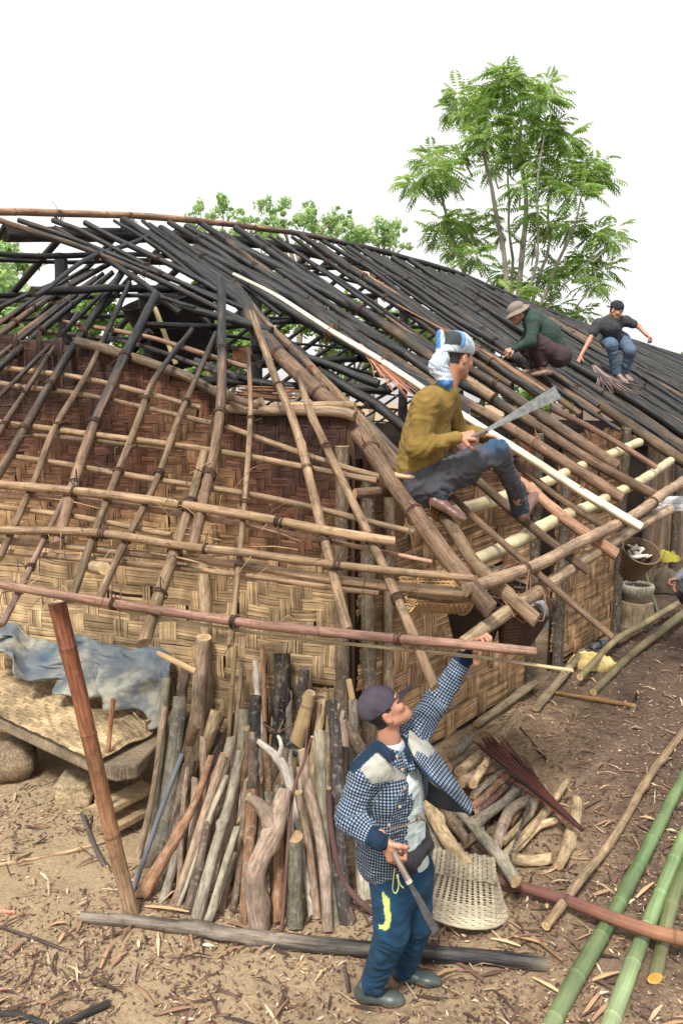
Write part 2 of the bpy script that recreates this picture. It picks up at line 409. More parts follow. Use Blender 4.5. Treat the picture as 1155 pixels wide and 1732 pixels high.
weave('woven_wall_panel', WC, WU, WN, aS, 4.9, .05, ZS + .14, .145, 6, col_low, lambda a, b: b < ZS + .12, lift=.0, twill=(3, 1), skew=-.02)
weave('woven_wall_panel', WC, WU, WN, .06, aS, .05, ZS + .14, .085, 4, col_low, lambda a, b: b < ZS + .12, lift=.004, twill=(4, 2))
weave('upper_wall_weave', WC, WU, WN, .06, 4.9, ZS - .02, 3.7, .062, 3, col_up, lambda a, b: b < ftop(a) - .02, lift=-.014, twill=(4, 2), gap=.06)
mb = MB(); slab(mb, WC, WU, WN, .0, 4.9, lambda a: -.05, lambda a: ftop(a) - .03, -.05, -.026, (.09, .05, .028), seg=24); mb.build('wall_backing', M_SLAT, HOUSE, smooth=False)
# long side wall
def pv(px, py): q = vplane(px, py, WC, VN); return (q - WC).dot(VU), q.z
aD0 = pv(892, 1150)[0]; aD1 = pv(932, 1120)[0]; aE = pv(1040, 1040)[0]
def ltop(a):
    P = WC + VU * a; P.z = 0; return zlong(P) - .1
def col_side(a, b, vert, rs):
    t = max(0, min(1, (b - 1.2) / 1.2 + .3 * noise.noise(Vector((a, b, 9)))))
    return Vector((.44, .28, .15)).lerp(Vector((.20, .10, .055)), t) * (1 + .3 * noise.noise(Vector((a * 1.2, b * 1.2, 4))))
weave('woven_wall_panel', WC, VU, VN, .1, aD0, .06, 2.75, .19, 7, col_side, lambda a, b: b < ltop(a), lift=.0, skew=.0, twill=(3, 1))
weave('woven_wall_panel', WC, VU, VN, aD1, aE, .04, 2.75, .19, 7, col_side, lambda a, b: b < ltop(a), lift=.0, twill=(3, 1))
mb = MB()
slab(mb, WC, VU, VN, .02, aD0, lambda a: -.05, ltop, -.05, -.026, (.045, .025, .014), seg=8)
slab(mb, WC, VU, VN, aD1, aE, lambda a: -.05, ltop, -.05, -.026, (.045, .025, .014), seg=8)
mb.build('wall_backing', M_SLAT, HOUSE, smooth=False)
# plank wall beyond the recess
WC2 = WC - VN * .55
rs = random.Random(3); mb = MB(); a = aE + .0; k = 0
while a < 15:
    w = rs.uniform(.09, .2); h = ltop(a) - .1; z0 = gz(*(WC2 + VU * a).xy) - .05
    v = rs.uniform(.5, 1.3); c = (.23 * v, .155 * v, .105 * v)
    slab(mb, WC2, VU, VN, a, a + w * .93, lambda q: z0, lambda q: h + rs.uniform(-.02, .02), -.03 + rs.uniform(-.01, .01), rs.uniform(0, .02), c)
    a += w
mb.build('plank_wall', M_WOOD, HOUSE, smooth=False)
mb = MB(); slab(mb, WC2, VU, VN, aE, 15, lambda q: -.2, lambda q: ltop(q) - .12, -.06, -.045, (.02, .015, .012)); 
mb.build('wall_backing', M_SLAT, HOUSE, smooth=False)
mb = MB(); slab(mb, WC + VU * aE, -VN, VU, .0, .57, lambda q: -.05, lambda q: ltop(aE) - .1, -.02, .0, (.08, .05, .03)); mb.build('recess_side_wall', M_SLAT, HOUSE, smooth=False)
# added sooty partitions and the far long wall, near black, keep the inside dark
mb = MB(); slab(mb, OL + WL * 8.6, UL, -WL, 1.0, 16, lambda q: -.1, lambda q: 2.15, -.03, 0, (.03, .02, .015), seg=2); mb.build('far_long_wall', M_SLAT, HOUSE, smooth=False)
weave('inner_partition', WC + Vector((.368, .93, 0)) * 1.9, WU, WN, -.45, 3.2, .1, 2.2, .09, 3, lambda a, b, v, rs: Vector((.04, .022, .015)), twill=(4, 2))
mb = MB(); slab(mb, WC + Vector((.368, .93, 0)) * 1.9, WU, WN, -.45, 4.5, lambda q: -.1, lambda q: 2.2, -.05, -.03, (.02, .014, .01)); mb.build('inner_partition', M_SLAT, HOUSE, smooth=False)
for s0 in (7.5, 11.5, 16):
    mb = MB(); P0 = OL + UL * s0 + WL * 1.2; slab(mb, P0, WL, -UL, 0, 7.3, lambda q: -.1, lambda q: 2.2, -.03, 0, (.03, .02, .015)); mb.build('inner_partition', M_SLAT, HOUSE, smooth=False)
# posts
def post(a, O, U, Nn, r, top, out=.05, col=(.22, .16, .10), name='wall_post', lean=0):
    P = O + U * a + Nn * out; mb = MB()
    tube(mb, [Vector((P.x, P.y, -.1)), Vector((P.x + lean, P.y, top))], [r * 1.05, r], col, step=.1, n=10, lump=.12, knots=5, wob=.02)
    return mb.build(name, M_BARK, HOUSE)
post(.06, WC, WU, WN, .05, ftop(.06) - .22, .05, (.15, .11, .075), 'corner_post')
post(.10, WC, VU, VN, .05, 2.4, .06, (.17, .13, .09)); post(.36, WC, VU, VN, .04, 2.3, .04, (.2, .15, .1))
post(pa(350, 1000)[0], WC, WU, WN, .04, ZS + .1, .03, (.4, .3, .19)); post(2.9, WC, WU, WN, .045, 2.9, -.1, (.16, .1, .06))
for p in ((888, 1150, .045), (936, 1120, .055), (1036, 1040, .05)):
    a = pv(p[0], p[1])[0]; post(a, WC, VU, VN, p[2], ltop(a) + .05, .04, (.12, .095, .07))
for a in (aE + 1.1, aE + 2.4, aE + 4, aE + 6): post(a, WC2, VU, VN, .055, ltop(a), .06, (.10, .08, .065))
# inner king posts carrying the ridge
for s_, r_ in ((.9, .07), (3.6, .08), (7, .08), (11, .09), (15, .09), (19, .09)):
    P = OL + UL * s_ + WL * DR; mb = MB(); tube(mb, [Vector((P.x, P.y, -.1)), Vector((P.x, P.y, hr(s_) - .35))], [r_, r_ * .9], (.05, .04, .03), step=.15, char=(.6, 1), lump=.1, knots=3); mb.build('king_post', M_WOOD, HOUSE)
# door sills and frame
mb = MB(); A = WC + VU * (pv(790, 1250)[0]) + VN * .09; B = WC + VU * (pv(890, 1150)[0]) + VN * .09
tube(mb, [Vector((A.x, A.y, .06)), Vector((B.x, B.y, .09))], [.04, .045], (.26, .20, .13), step=.12, lump=.12, n=10, flat=.8); mb.build('door_sill', M_WOOD, HOUSE)
A = gp(905, 1206); B = gp(985, 1112)
mb = MB(); tube(mb, [A + Vector((0, 0, .05)), B + Vector((0, 0, .07))], [.042, .05], (.29, .22, .14), step=.12, lump=.12, n=8, flat=.8); mb.build('door_sill', M_WOOD, HOUSE)

# ------------------------------------------------------------ roof poles
BRN = (.165, .103, .065); TAN = (.225, .15, .09); LT = (.32, .21, .12); PINK = (.34, .175, .125); DK = (.13, .09, .065); PALE = (.66, .56, .34); ORG = (.40, .22, .12)
ALLP = []
def pole(name, pix, rpx, surf, off, col, char=None, wob=.02, nodes=0, knots=0, lump=.07, cut=(.42, .31, .19), mat=None, ext=0, n=10, flat=1, rough=.82, slant=.4, lashes=(), lcol=(.075, .04, .025), step=.07, nodecol=.80):
    pts = []
    for i, p in enumerate(pix):
        o = off if not isinstance(off, (list, tuple)) else off[min(i, len(off) - 1)]
        pts.append(surf(p[0], p[1], o) if surf in (LF, LL) else surf(p[0], p[1]))
    kf = .9 if surf is LF else 1.0
    rr = [kf * rpx[min(i, len(rpx) - 1)] * pxm(pts[i]) for i in range(len(pts))]
    mb = MB(); sm = tube(mb, pts, rr, col, step=step, n=n, wob=wob, lump=lump, char=char, nodes=nodes, cut=cut, knots=knots, flat=flat, rough=rough, slant=slant, nodecol=nodecol)
    o = mb.build(name, mat or (M_CANE if nodes and name == 'peeled_purlin' else M_WOOD), HOUSE)
    for t in lashes:
        i = min(len(sm) - 2, int(t * (len(sm) - 1))); P = sm[i][1]; T = sm[i + 1][1] - sm[i][1]
        lash(P, T, float(np.interp(t, np.linspace(0, 1, len(rr)), rr)) * 1.15, o, lcol, turns=random.choice((2, 3, 4)))
    ALLP.append(o); return o
FR = [  # front rafters: pixels, radii(px), colour, char along, extra
 ([(160, 456), (0, 545)], (5, 6), DK, (1, .75)),
 ([(196, 440), (70, 512), (-20, 580)], (6, 7), BRN, (1, .4)),
 ([(164, 469), (0, 590)], (5, 6), BRN, (.9, .3)),
 ([(192, 460), (100, 535), (-20, 640)], (6, 7), DK, (.95, .7)),
 ([(206, 462), (128, 580), (55, 700), (-10, 815)], (8, 9), BRN, (1, .8, .55, .45)),
 ([(131, 531), (60, 640), (7, 718), (-30, 780)], (5, 6), BRN, (.7, .2)),
 ([(220, 478), (160, 610), (95, 720), (60, 815), (0, 945)], (6, 7), TAN, (1, .3, .05, 0)),
 ([(265, 496), (205, 620), (160, 715), (130, 805), (97, 922)], (10, 11), BRN, (1, .65, .25, .1)),
 ([(112, 838), (60, 940), (3, 1058)], (6, 7), (.33, .21, .16), (0, 0)),
 ([(326, 556), (262, 640), (235, 705), (185, 830), (121, 1016)], (6, 8), TAN, (.9, .35, 0, 0)),
 ([(366, 563), (310, 690), (265, 815), (205, 930), (163, 1022)], (6, 8), TAN, (.9, .2, 0, 0)),
 ([(375, 474), (376, 600), (371, 712), (352, 820), (325, 932)], (10, 11), BRN, (.95, .5, .25, .1)),
 ([(346, 766), (308, 900), (243, 1088)], (10, 13), TAN, (0, 0)),
 ([(420, 589), (423, 700), (411, 900), (390, 1092)], (5, 6.5), TAN, (.6, 0, 0)),
 ([(426, 528), (460, 625), (500, 720), (545, 900), (588, 1066)], (8, 10), TAN, (.6, .12, 0, 0)),
 ([(505, 630), (525, 700), (600, 860), (655, 980), (735, 1163)], (6, 7.5, 8, 9, 10), TAN, (.5, .05, 0, 0)),
]
for i, (px_, r, c, ch) in enumerate(FR):
    r = tuple([r[0] * .8] + list(r[1:])); pole('rafter', px_, [r[0] + (r[-1] - r[0]) * k / (len(px_) - 1) for k in range(len(px_))] if len(r) == 2 else r, LF, 0, c, ch, wob=.015, knots=3, lashes=(.35, .62, .82) if len(px_) > 2 else (.4,))
for a, b_ in (((120, 470), (-20, 530)), ((150, 452), (-20, 562)), ((176, 462), (-20, 618)), ((200, 468), (-20, 690))):
    m_ = ((a[0] + b_[0]) / 2 + random.uniform(-4, 4), (a[1] + b_[1]) / 2 + random.uniform(-3, 3))
    pole('rafter', [a, m_, b_], [3.6, 4.2, 4.4], LF, .02, DK, (1, .8, .45), wob=.01, lashes=(.5,))
# hip and its neighbours
pole('hip_rafter', [(211, 374), (300, 432), (400, 500), (440, 565), (505, 635), (594, 722), (690, 856), (780, 974), (830, 1032)], (8, 11, 14, 14, 14, 14, 14, 16, 17), LL, [-.02, -.02, 0, .02, .04, .06, .06, .06, .05], BRN, (1, .95, .7, .3, .15, .05, 0), wob=.02, knots=4, lashes=(.5, .62, .75, .88), lcol=(.10, .035, .03))
pole('rafter', [(395, 478), (445, 545), (515, 612), (600, 700), (690, 812), (755, 884), (810, 960), (907, 1050)], (8, 8, 9, 10, 11, 11, 12, 13), LL, [.03, .03, .0, 0, 0, 0, 0, 0], TAN, (.9, .5, .2, .05, 0, 0), knots=4, lashes=(.5, .8), lcol=(.32, .1, .06))
pole('rafter', [(440, 540), (540, 640), (622, 720), (700, 800), (760, 850)], (6, 7, 8, 8), LL, 0, DK, (.9, .6, .5, .2), lashes=(.35, .6), lcol=(.3, .1, .06))
pole('rafter', [(460, 560), (560, 640), (640, 690), (700, 745)], (9, 9, 9), LL, -.1, DK, (.95, .8, .8))
pole('rafter', [(690, 760), (776, 859), (860, 935), (1035, 1077)], (5.5, 5.5, 6), LL, .02, BRN, (.4, 0, 0), wob=.03, knots=3, lashes=(.3,))
pole('rafter', [(640, 690), (740, 770), (807, 817), (900, 895), (994, 966)], (7, 7, 8), LL, .0, BRN, (.8, .3, .1, 0), knots=3, lashes=(.55,), lcol=(.12, .05, .03))
pole('rafter', [(700, 690), (800, 770), (880, 815), (960, 880), (1042, 938)], (7, 8, 9, 10), LL, .0, (.34, .19, .12), (.8, .3, 0, 0), knots=6, lump=.12, lashes=(.5,), lcol=(.4, .12, .06))
pole('rafter', [(690, 655), (800, 733), (862, 775), (940, 835), (1015, 887)], (5, 5.5, 6), LL, .0, BRN, (.9, .4, .1, 0), lashes=(.6,))
pole('rafter', [(400, 470), (550, 560), (707, 640), (800, 690), (904, 750), (1049, 841)], (9, 9, 9, 9, 10), LL, .0, BRN, (1, .95, .8, .5, .1, 0), lashes=(.3, .8), lcol=(.3, .12, .06))
pole('rafter', [(330, 420), (560, 535), (779, 647), (890, 710), (994, 776), (1115, 843)], (8, 8, 9, 9, 9), LL, .0, BRN, (1, 1, .8, .45, .1, 0), lashes=(.3, .6))
pole('rafter', [(380, 404), (560, 500), (725, 590), (860, 665), (1042, 788)], (8, 8, 9, 9, 10), LL, .0, BRN, (1, 1, .95, .55, .25), cut=(.5, .22, .1), lashes=(.4, .7))
pole('rafter', [(440, 470), (520, 520), (640, 600), (720, 660), (790, 700)], (9, 10, 11), LL, -.04, DK, (1, .95, .9), lashes=(.25,))
pole('rafter', [(930, 690), (1000, 725), (1108, 790)], (5, 5, 5), LL, .02, (.26, .15, .11), (.6, .1, 0))
# poles running down from the ridge on to the hip, far left
for px_, r, ch in [([(-10, 369), (130, 415), (260, 470), (420, 546)], 5, (.5, .6, .9)), ([(33, 373), (140, 412), (300, 475), (425, 528)], 4.5, (.7, 1)), ([(91, 373), (200, 425), (382, 514)], 4.5, (.9, 1)),
                   ([(145, 377), (260, 432), (367, 491)], 5, (.9, 1)), ([(273, 386), (330, 425), (420, 482)], 6, (1, .9)), ([(316, 384), (430, 450), (520, 505)], 6, (1, 1)), ([(60, 500), (150, 440), (250, 400)], 4, (1, 1))]:
    pole('rafter', px_, (r, r), LL, .04, BRN, ch, wob=.03, lashes=(.6,))
# the long split white bamboo laid down the slope
def white_bamboo():
    px_ = [(396, 464), (470, 502), (560, 560), (650, 614), (760, 688), (880, 765), (980, 830), (1083, 892)]
    pts = [LL(x, y, .13) for x, y in px_]; mb = MB()
    tube(mb, pts, [.042, .052, .062, .070, .075, .08, .086, .09], (.82, .74, .56), step=.08, n=12, lump=.05, nodes=.42, flat=.4, rough=.6, cut=(.7, .52, .28), nodecol=.8, knots=2)
    o = mb.build('split_bamboo', M_CANE)
    tag(o, 'long freshly split cream white bamboo laid down the blackened roof slope', 'bamboo')
    for i in (2, 3, 6): lash(pts[i], pts[i + 1] - pts[i], .055, o, (.2, .08, .05), 3)
white_bamboo()
# parametric charred rafters of the long slope
rs = random.Random(11)
s = 2.2; k = 0
while s < 27.5:
    lo = rs.uniform(.7, 1.5) + .2 * (5.7 - s)
    if s > 5.7: lo = rs.uniform(-.25, .25)
    d1 = rs.uniform(4.72, 4.93); sk = rs.uniform(-.12, .12)
    r = rs.uniform(.038, .066) if rs.random() < .75 else rs.uniform(.025, .035)
    nn = 5 if s < 14 else 3
    if s < 5.7: r *= .8
    off = rs.uniform(-.03, .035)
    pts = [SD(s + sk * q / (nn - 1) + (rs.uniform(-.03, .03) if 0 < q < nn - 1 else 0), d1 + (lo - d1) * q / (nn - 1), off) for q in range(nn)]
    mb = MB(); br = rs.random()
    ch = (1, 1, .9, .55 if br < .5 else .8, .3 if br < .4 else .7)
    if s > 6 and br > .25: ch = (1, 1, .97, .9, .8)
    base = BRN if rs.random() < .6 else ORG if rs.random() < .3 else TAN
    if rs.random() < .14: ch = (1, .45, .8, .4, .3)
    sm = tube(mb, pts, [r * .75, r * .9, r, r * 1.05, r * 1.1], base, step=.12 if s < 12 else .25, n=9 if s < 12 else 7, wob=.05, lump=.1, char=ch, knots=3 if s < 12 else 0, cut=(.4, .2, .1), seed=k)
    if s > 15.5:
        if 'FARM' not in globals(): FARM = MB()
        b_ = len(FARM.v); FARM.v += mb.v; FARM.f += [tuple(i + b_ for i in f) for f in mb.f]; FARM.m += mb.m; FARM.c += mb.c; FARM.p += mb.p
    else: o = mb.build('rafter', M_WOOD, HOUSE)
    if s < 13:
        for t in (rs.uniform(.15, .35), rs.uniform(.5, .9)):
            i = int(t * (len(sm) - 2)); lash(sm[i][1], sm[i + 1][1] - sm[i][1], r * 1.2, o, (.05, .03, .022) if rs.random() < .6 else (.12, .05, .03), rs.choice((2, 3)))
    s += rs.uniform(.17, .30) if s < 14 else rs.uniform(.32, .5); k += 1
tag(FARM.build('far_rafters', M_WOOD, HOUSE), kind='stuff')
# more short ones near the ridge on the left half (skewed, doubled)
for k in range(9):
    if k > 4: continue
    s = rs.uniform(.6, 3.2); lo = rs.uniform(2.6, 3.4); r = rs.uniform(.022, .034)
    d1 = rs.uniform(4.55, 4.85)
    pts = [SD(s + rs.uniform(-.1, .1), d1, .02), SD(s + rs.uniform(-.05, .05), (d1 + lo) / 2, .02), SD(s, lo, .0)]
    mb = MB(); tube(mb, pts, [r * .8, r], DK, step=.12, n=8, wob=.03, lump=.1, char=(1, 1, .9), knots=2); mb.build('rafter', M_WOOD, HOUSE)
# purlins under them
for d in (.95, 1.7, 2.4, 3.05, 3.65, 4.3):
    s0 = {0: 1.0}.get(0); s0 = -2.4 + (4.9 - d) * .95 + 1.0
    if d < 2: s0 = 6.4
    while s0 < 26:
        L = rs.uniform(3.5, 5.5); r = rs.uniform(.025, .042)
        pts = [SD(s0 + L * q / 4, d + rs.uniform(-.04, .04), -.1) for q in range(5)]
        mb = MB(); tube(mb, pts, [r, r * .85], DK, step=.2, n=7, wob=.05, lump=.1, char=(1, .9, 1)); mb.build('purlin', M_WOOD, HOUSE); s0 += L * .93
# back slope: grid of poles seen against the light
def BD(s, d, off=0):
    P = OL + UL * s + WL * (DR + d); P.z = hr(s) - .54 * d + off; return P
for q in range(26):
    s = -2.6 + q * .62 + rs.uniform(-.1, .1); r = rs.uniform(.03, .045)
    pts = [BD(s + rs.uniform(-.1, .1), .03, -.09), BD(s, 2.3, 0), BD(s + rs.uniform(-.15, .15), 4.7, 0)]
    mb = MB(); tube(mb, pts, [r, r], DK, step=.2, n=7, wob=.04, lump=.08, char=(1, 1)); mb.build('back_rafter', M_WOOD, HOUSE)
for d in (.55, 1.05, 1.55, 2.1, 2.7, 3.3, 3.9, 4.5):
    s0 = -3.4
    while s0 < 15:
        L = rs.uniform(4, 6); r = rs.uniform(.022, .036)
        pts = [BD(s0 + L * t / 3, d + rs.uniform(-.05, .05), -.07) for t in range(4)]
        mb = MB(); tube(mb, pts, [r, r], DK, step=.25, n=7, wob=.04, char=(1, 1)); mb.build('back_purlin', M_WOOD, HOUSE); s0 += L * .95
# ridge pole and the heavy beam beneath it
mb = MB(); tube(mb, [p + Vector((0, 0, .02)) for p in RIDGE], [.034, .034, .034, .034, .034, .034, .036, .04, .045, .05, .06, .06, .06, .06], (.27, .155, .095), step=.1, n=10, wob=.015, lump=.07, char=(.25, .1, .2, .25, .35, .5, .75, .9, 1, 1, 1, 1, 1, 1), nodes=.45)
rp = mb.build('ridge_pole', M_WOOD, HOUSE)
for t in (2, 3, 4, 5, 6, 7): lash(RIDGE[t], RIDGE[t + 1] - RIDGE[t], .045, rp, (.06, .045, .03), 4, 4)
def RV(px, py, back=0.0):
    d = ray(px, py); t = (DR + back - (CAM - OL).dot(WL)) / d.dot(WL); return CAM + d * t
mb = MB(); tube(mb, [RV(8, 396, .05), RV(200, 398, .05), RV(350, 404, .05), RV(480, 418, .05), RV(620, 452, .05), RV(760, 492, .05)], [.075, .07, .065, .06, .06, .06], DK, step=.12, char=(.7, 1, 1), n=10, lump=.09, knots=4); mb.build('ridge_beam', M_WOOD, HOUSE)
# front horizontals
HZ = [
 ('eave_pole', [(-30, 817), (200, 838), (400, 868), (540, 893), (668, 916)], (8.5, 9), .06, LT, 0),
 ('eave_pole', [(-30, 897), (160, 900), (300, 921), (400, 933), (553, 954), (700, 970), (800, 978)], (8, 8, 7), .06, LT, 0),
 ('eave_pole', [(-30, 912), (100, 922), (250, 938), (400, 955), (560, 980), (780, 1004)], (7, 7, 7, 8, 9, 11), -.07, (.38, .25, .15), 0),
 ('eave_pole', [(15, 934), (200, 950), (400, 970), (560, 992), (640, 1003)], (6, 6), -.10, (.36, .23, .14), 0),
 ('eave_pole', [(-30, 983), (150, 1013), (400, 1050), (600, 1073), (780, 1091), (905, 1103)], (8, 9, 9, 9), .06, [(.30, .18, .125), (.35, .19, .135), (.31, .165, .12), (.34, .20, .14)], 0),
 ('eave_lath', [(110, 1014), (280, 1046), (480, 1076), (640, 1094), (800, 1112), (968, 1134)], (6, 6, 7), -.02, (.36, .27, .15), 0),
 ('purlin', [(-20, 712), (200, 740), (400, 770), (510, 790), (636, 813)], (6, 6), -.06, LT, 0),
 ('purlin', [(45, 736), (180, 748), (310, 762)], (5, 5), -.1, TAN, 0),
 ('purlin', [(20, 772), (200, 799), (400, 833), (540, 862), (699, 900)], (6, 6), -.06, LT, 0),
 ('purlin', [(-10, 620), (120, 637), (240, 664), (340, 690)], (5, 5), -.08, TAN, .1),
 ('purlin', [(0, 648), (160, 672), (358, 716)], (5, 5), -.08, TAN, .1),
 ('purlin', [(-10, 836), (150, 848), (300, 868), (480, 902), (730, 950)], (7, 7, 6, 5, 4), -.06, (.34, .2, .13), .1),
 ('purlin', [(-10, 855), (140, 876), (290, 905)], (5, 6), -.08, LT, 0),
 ('purlin', [(98, 542), (250, 570), (420, 622)], (4, 5), -.06, (.3, .17, .11), .45),
 ('purlin', [(0, 510), (120, 505), (250, 500), (330, 520)], (4, 4), -.08, DK, 1),
 ('purlin', [(60, 560), (220, 580), (400, 640)], (4, 5), -.16, DK, .6),
 ('purlin', [(385, 722), (470, 752), (560, 782), (640, 806)], (5, 6), -.12, TAN, 0),
 ('purlin', [(130, 590), (204, 598), (313, 634), (367, 664), (380, 670)], (6, 8, 8), -.2, BRN, .35),
]
for nm, px_, r, off, c, ch in HZ:
    rr = [float(np.interp(i / (len(px_) - 1), np.linspace(0, 1, len(r)), r)) for i in range(len(px_))]
    pole(nm, px_, rr, LF, off, c, (ch, ch) if ch else None, wob=.012, nodes=.38 if nm != 'eave_lath' else 0, rough=.6, lump=.04, flat=.45 if nm == 'eave_lath' else 1, cut=(.6, .42, .24), step=.08, lashes=(.3, .55, .8) if nm == 'eave_pole' and off > 0 else ())
# eave and purlins of the long side: peeled pale bamboo and brown poles
pole('peeled_purlin', [(690, 893), (783, 862), (855, 838), (949, 803), (1080, 748)], (12, 12, 11, 9, 7), LL, -.09, PALE, None, nodes=.3, rough=.55, lashes=(.3,), cut=(.6, .45, .25), nodecol=.8)
pole('peeled_purlin', [(800, 950), (870, 918), (949, 876), (1067, 821), (1136, 778)], (12, 12, 11, 8, 7), LL, -.09, PALE, None, nodes=.3, rough=.55, cut=(.6, .45, .25), nodecol=.8)
pole('eave_pole', [(786, 998), (883, 964), (949, 935), (1067, 873), (1155, 812), (1210, 775)], (12, 11, 10.5, 9, 8, 8), LL, .07, (.44, .30, .19), None, wob=.012, nodes=.36, rough=.6, lashes=(.1, .5))
pole('eave_pole', [(780, 1090), (876, 1022), (997, 942), (1060, 904), (1131, 862)], (12, 12, 11, 9, 8), LL, -.07, (.36, .26, .16), None, wob=.012, nodes=.36, rough=.6, lashes=(.25, .55), lcol=(.4, .2, .12))
pole('purlin', [(600, 835), (690, 826), (760, 800)], (9, 10), LL, -.1, BRN, None, cut=(.6, .4, .2))
pole('purlin', [(690, 1000), (760, 1010), (800, 1005)], (11, 11), LL, -.1, (.3, .2, .12), None)
# wall-top plate and shelf beams inside the gap
def wpole(name, px_, back, r, col, ch=None, mat=None, **k):
    mb = MB(); pts = [vplane(x, y, WC - WN * back, WN) for x, y in px_]
    tube(mb, pts, [r], col, step=.08, n=8, wob=.03, lump=.12, char=ch, **k); return mb.build(name, mat or M_WOOD, HOUSE)
wpole('wall_plate', [(130, 578), (204, 596), (313, 632), (367, 660), (440, 690)], -.02, .035, (.2, .14, .09), (.3, .3))
wpole('wall_plate', [(385, 690), (450, 696), (560, 698), (600, 704)], -.01, .035, (.2, .14, .09), (.3, .3))
wpole('shelf_beam', [(380, 665), (420, 690), (445, 680)], .0, .04, (.22, .16, .1))
wpole('shelf_beam', [(460, 688), (520, 690), (600, 686)], .15, .03, (.3, .2, .12))
wpole('shelf_beam', [(330, 610), (420, 640), (520, 655)], .6, .03, DK, (1, 1))
wpole('shelf_beam', [(380, 590), (500, 600), (640, 650)], 1.2, .035, DK, (1, 1))
wpole('shelf_beam', [(300, 640), (480, 650), (660, 660)], 1.5, .04, DK, (.9, .9))
wpole('tie_beam', [(90, 690), (250, 700), (380, 705)], .7, .04, DK, (1, 1))
wpole('tie_beam', [(240, 500), (330, 525), (460, 560)], .9, .035, DK, (1, 1))
wpole('brace', [(255, 560), (190, 640), (160, 700)], .6, .035, DK, (1, 1))
wpole('brace', [(340, 530), (370, 580), (390, 620)], 1.0, .03, DK, (1, 1))
wpole('brace', [(240, 480), (245, 560), (262, 640)], 1.0, .045, DK, (1, 1))

rs = random.Random(19)
for k in range(46):
    x = rs.uniform(20, 700); y = rs.choice([820 + x * .14, 897 + x * .105, 735 + x * .14, 990 + x * .125, 780 + x * .17, 915 + x * .11]) + rs.uniform(-6, 6)
    c = LF(x, y, .05); mb = MB(); d = Vector((rs.uniform(-1, 1), rs.uniform(-.4, .2), rs.uniform(-.9, .5))).normalized() * rs.uniform(.05, .2)
    tube(mb, [c - d * .4, c + Vector((0, 0, .015)), c + d + Vector((0, 0, -.03))], [.0035, .004, .002], rs.choice([(.30, .2, .11), (.16, .09, .05), (.10, .06, .04), (.42, .3, .17)]), step=.03, n=5, flat=.5, cap=False); mb.build('loose_tie', M_CANE, HOUSE)
for k in range(7):
    x = rs.uniform(60, 520); y = 850 + x * .13 + rs.uniform(-30, 60); a = LF(x, y, .0); b = LF(x + rs.uniform(60, 150), y + rs.uniform(0, 30), -.02); mb = MB()
    tube(mb, [a, a.lerp(b, .5) + Vector((0, 0, .01)), b], [.006, .011, .004], rs.choice([(.36, .24, .13), (.28, .17, .10)]), step=.05, n=6, flat=.3, lump=.2); mb.build('split_lath', M_WOOD, HOUSE)
# ------------------------------------------------------------ firewood stacked upright against the front
LOGC = {'brown': (.27, .19, .13), 'grey': (.29, .24, .19), 'lichen': (.31, .275, .21), 'pale': (.52, .38, .22), 'orange': (.36, .195, .11), 'green': (.275, .25, .18), 'black': (.06, .05, .045), 'pink': (.43, .32, .245), 'dark': (.14, .10, .075), 'white': (.48, .44, .38), 'steel': (.15, .165, .19), 'purple': (.16, .085, .075), 'cane': (.48, .33, .17)}
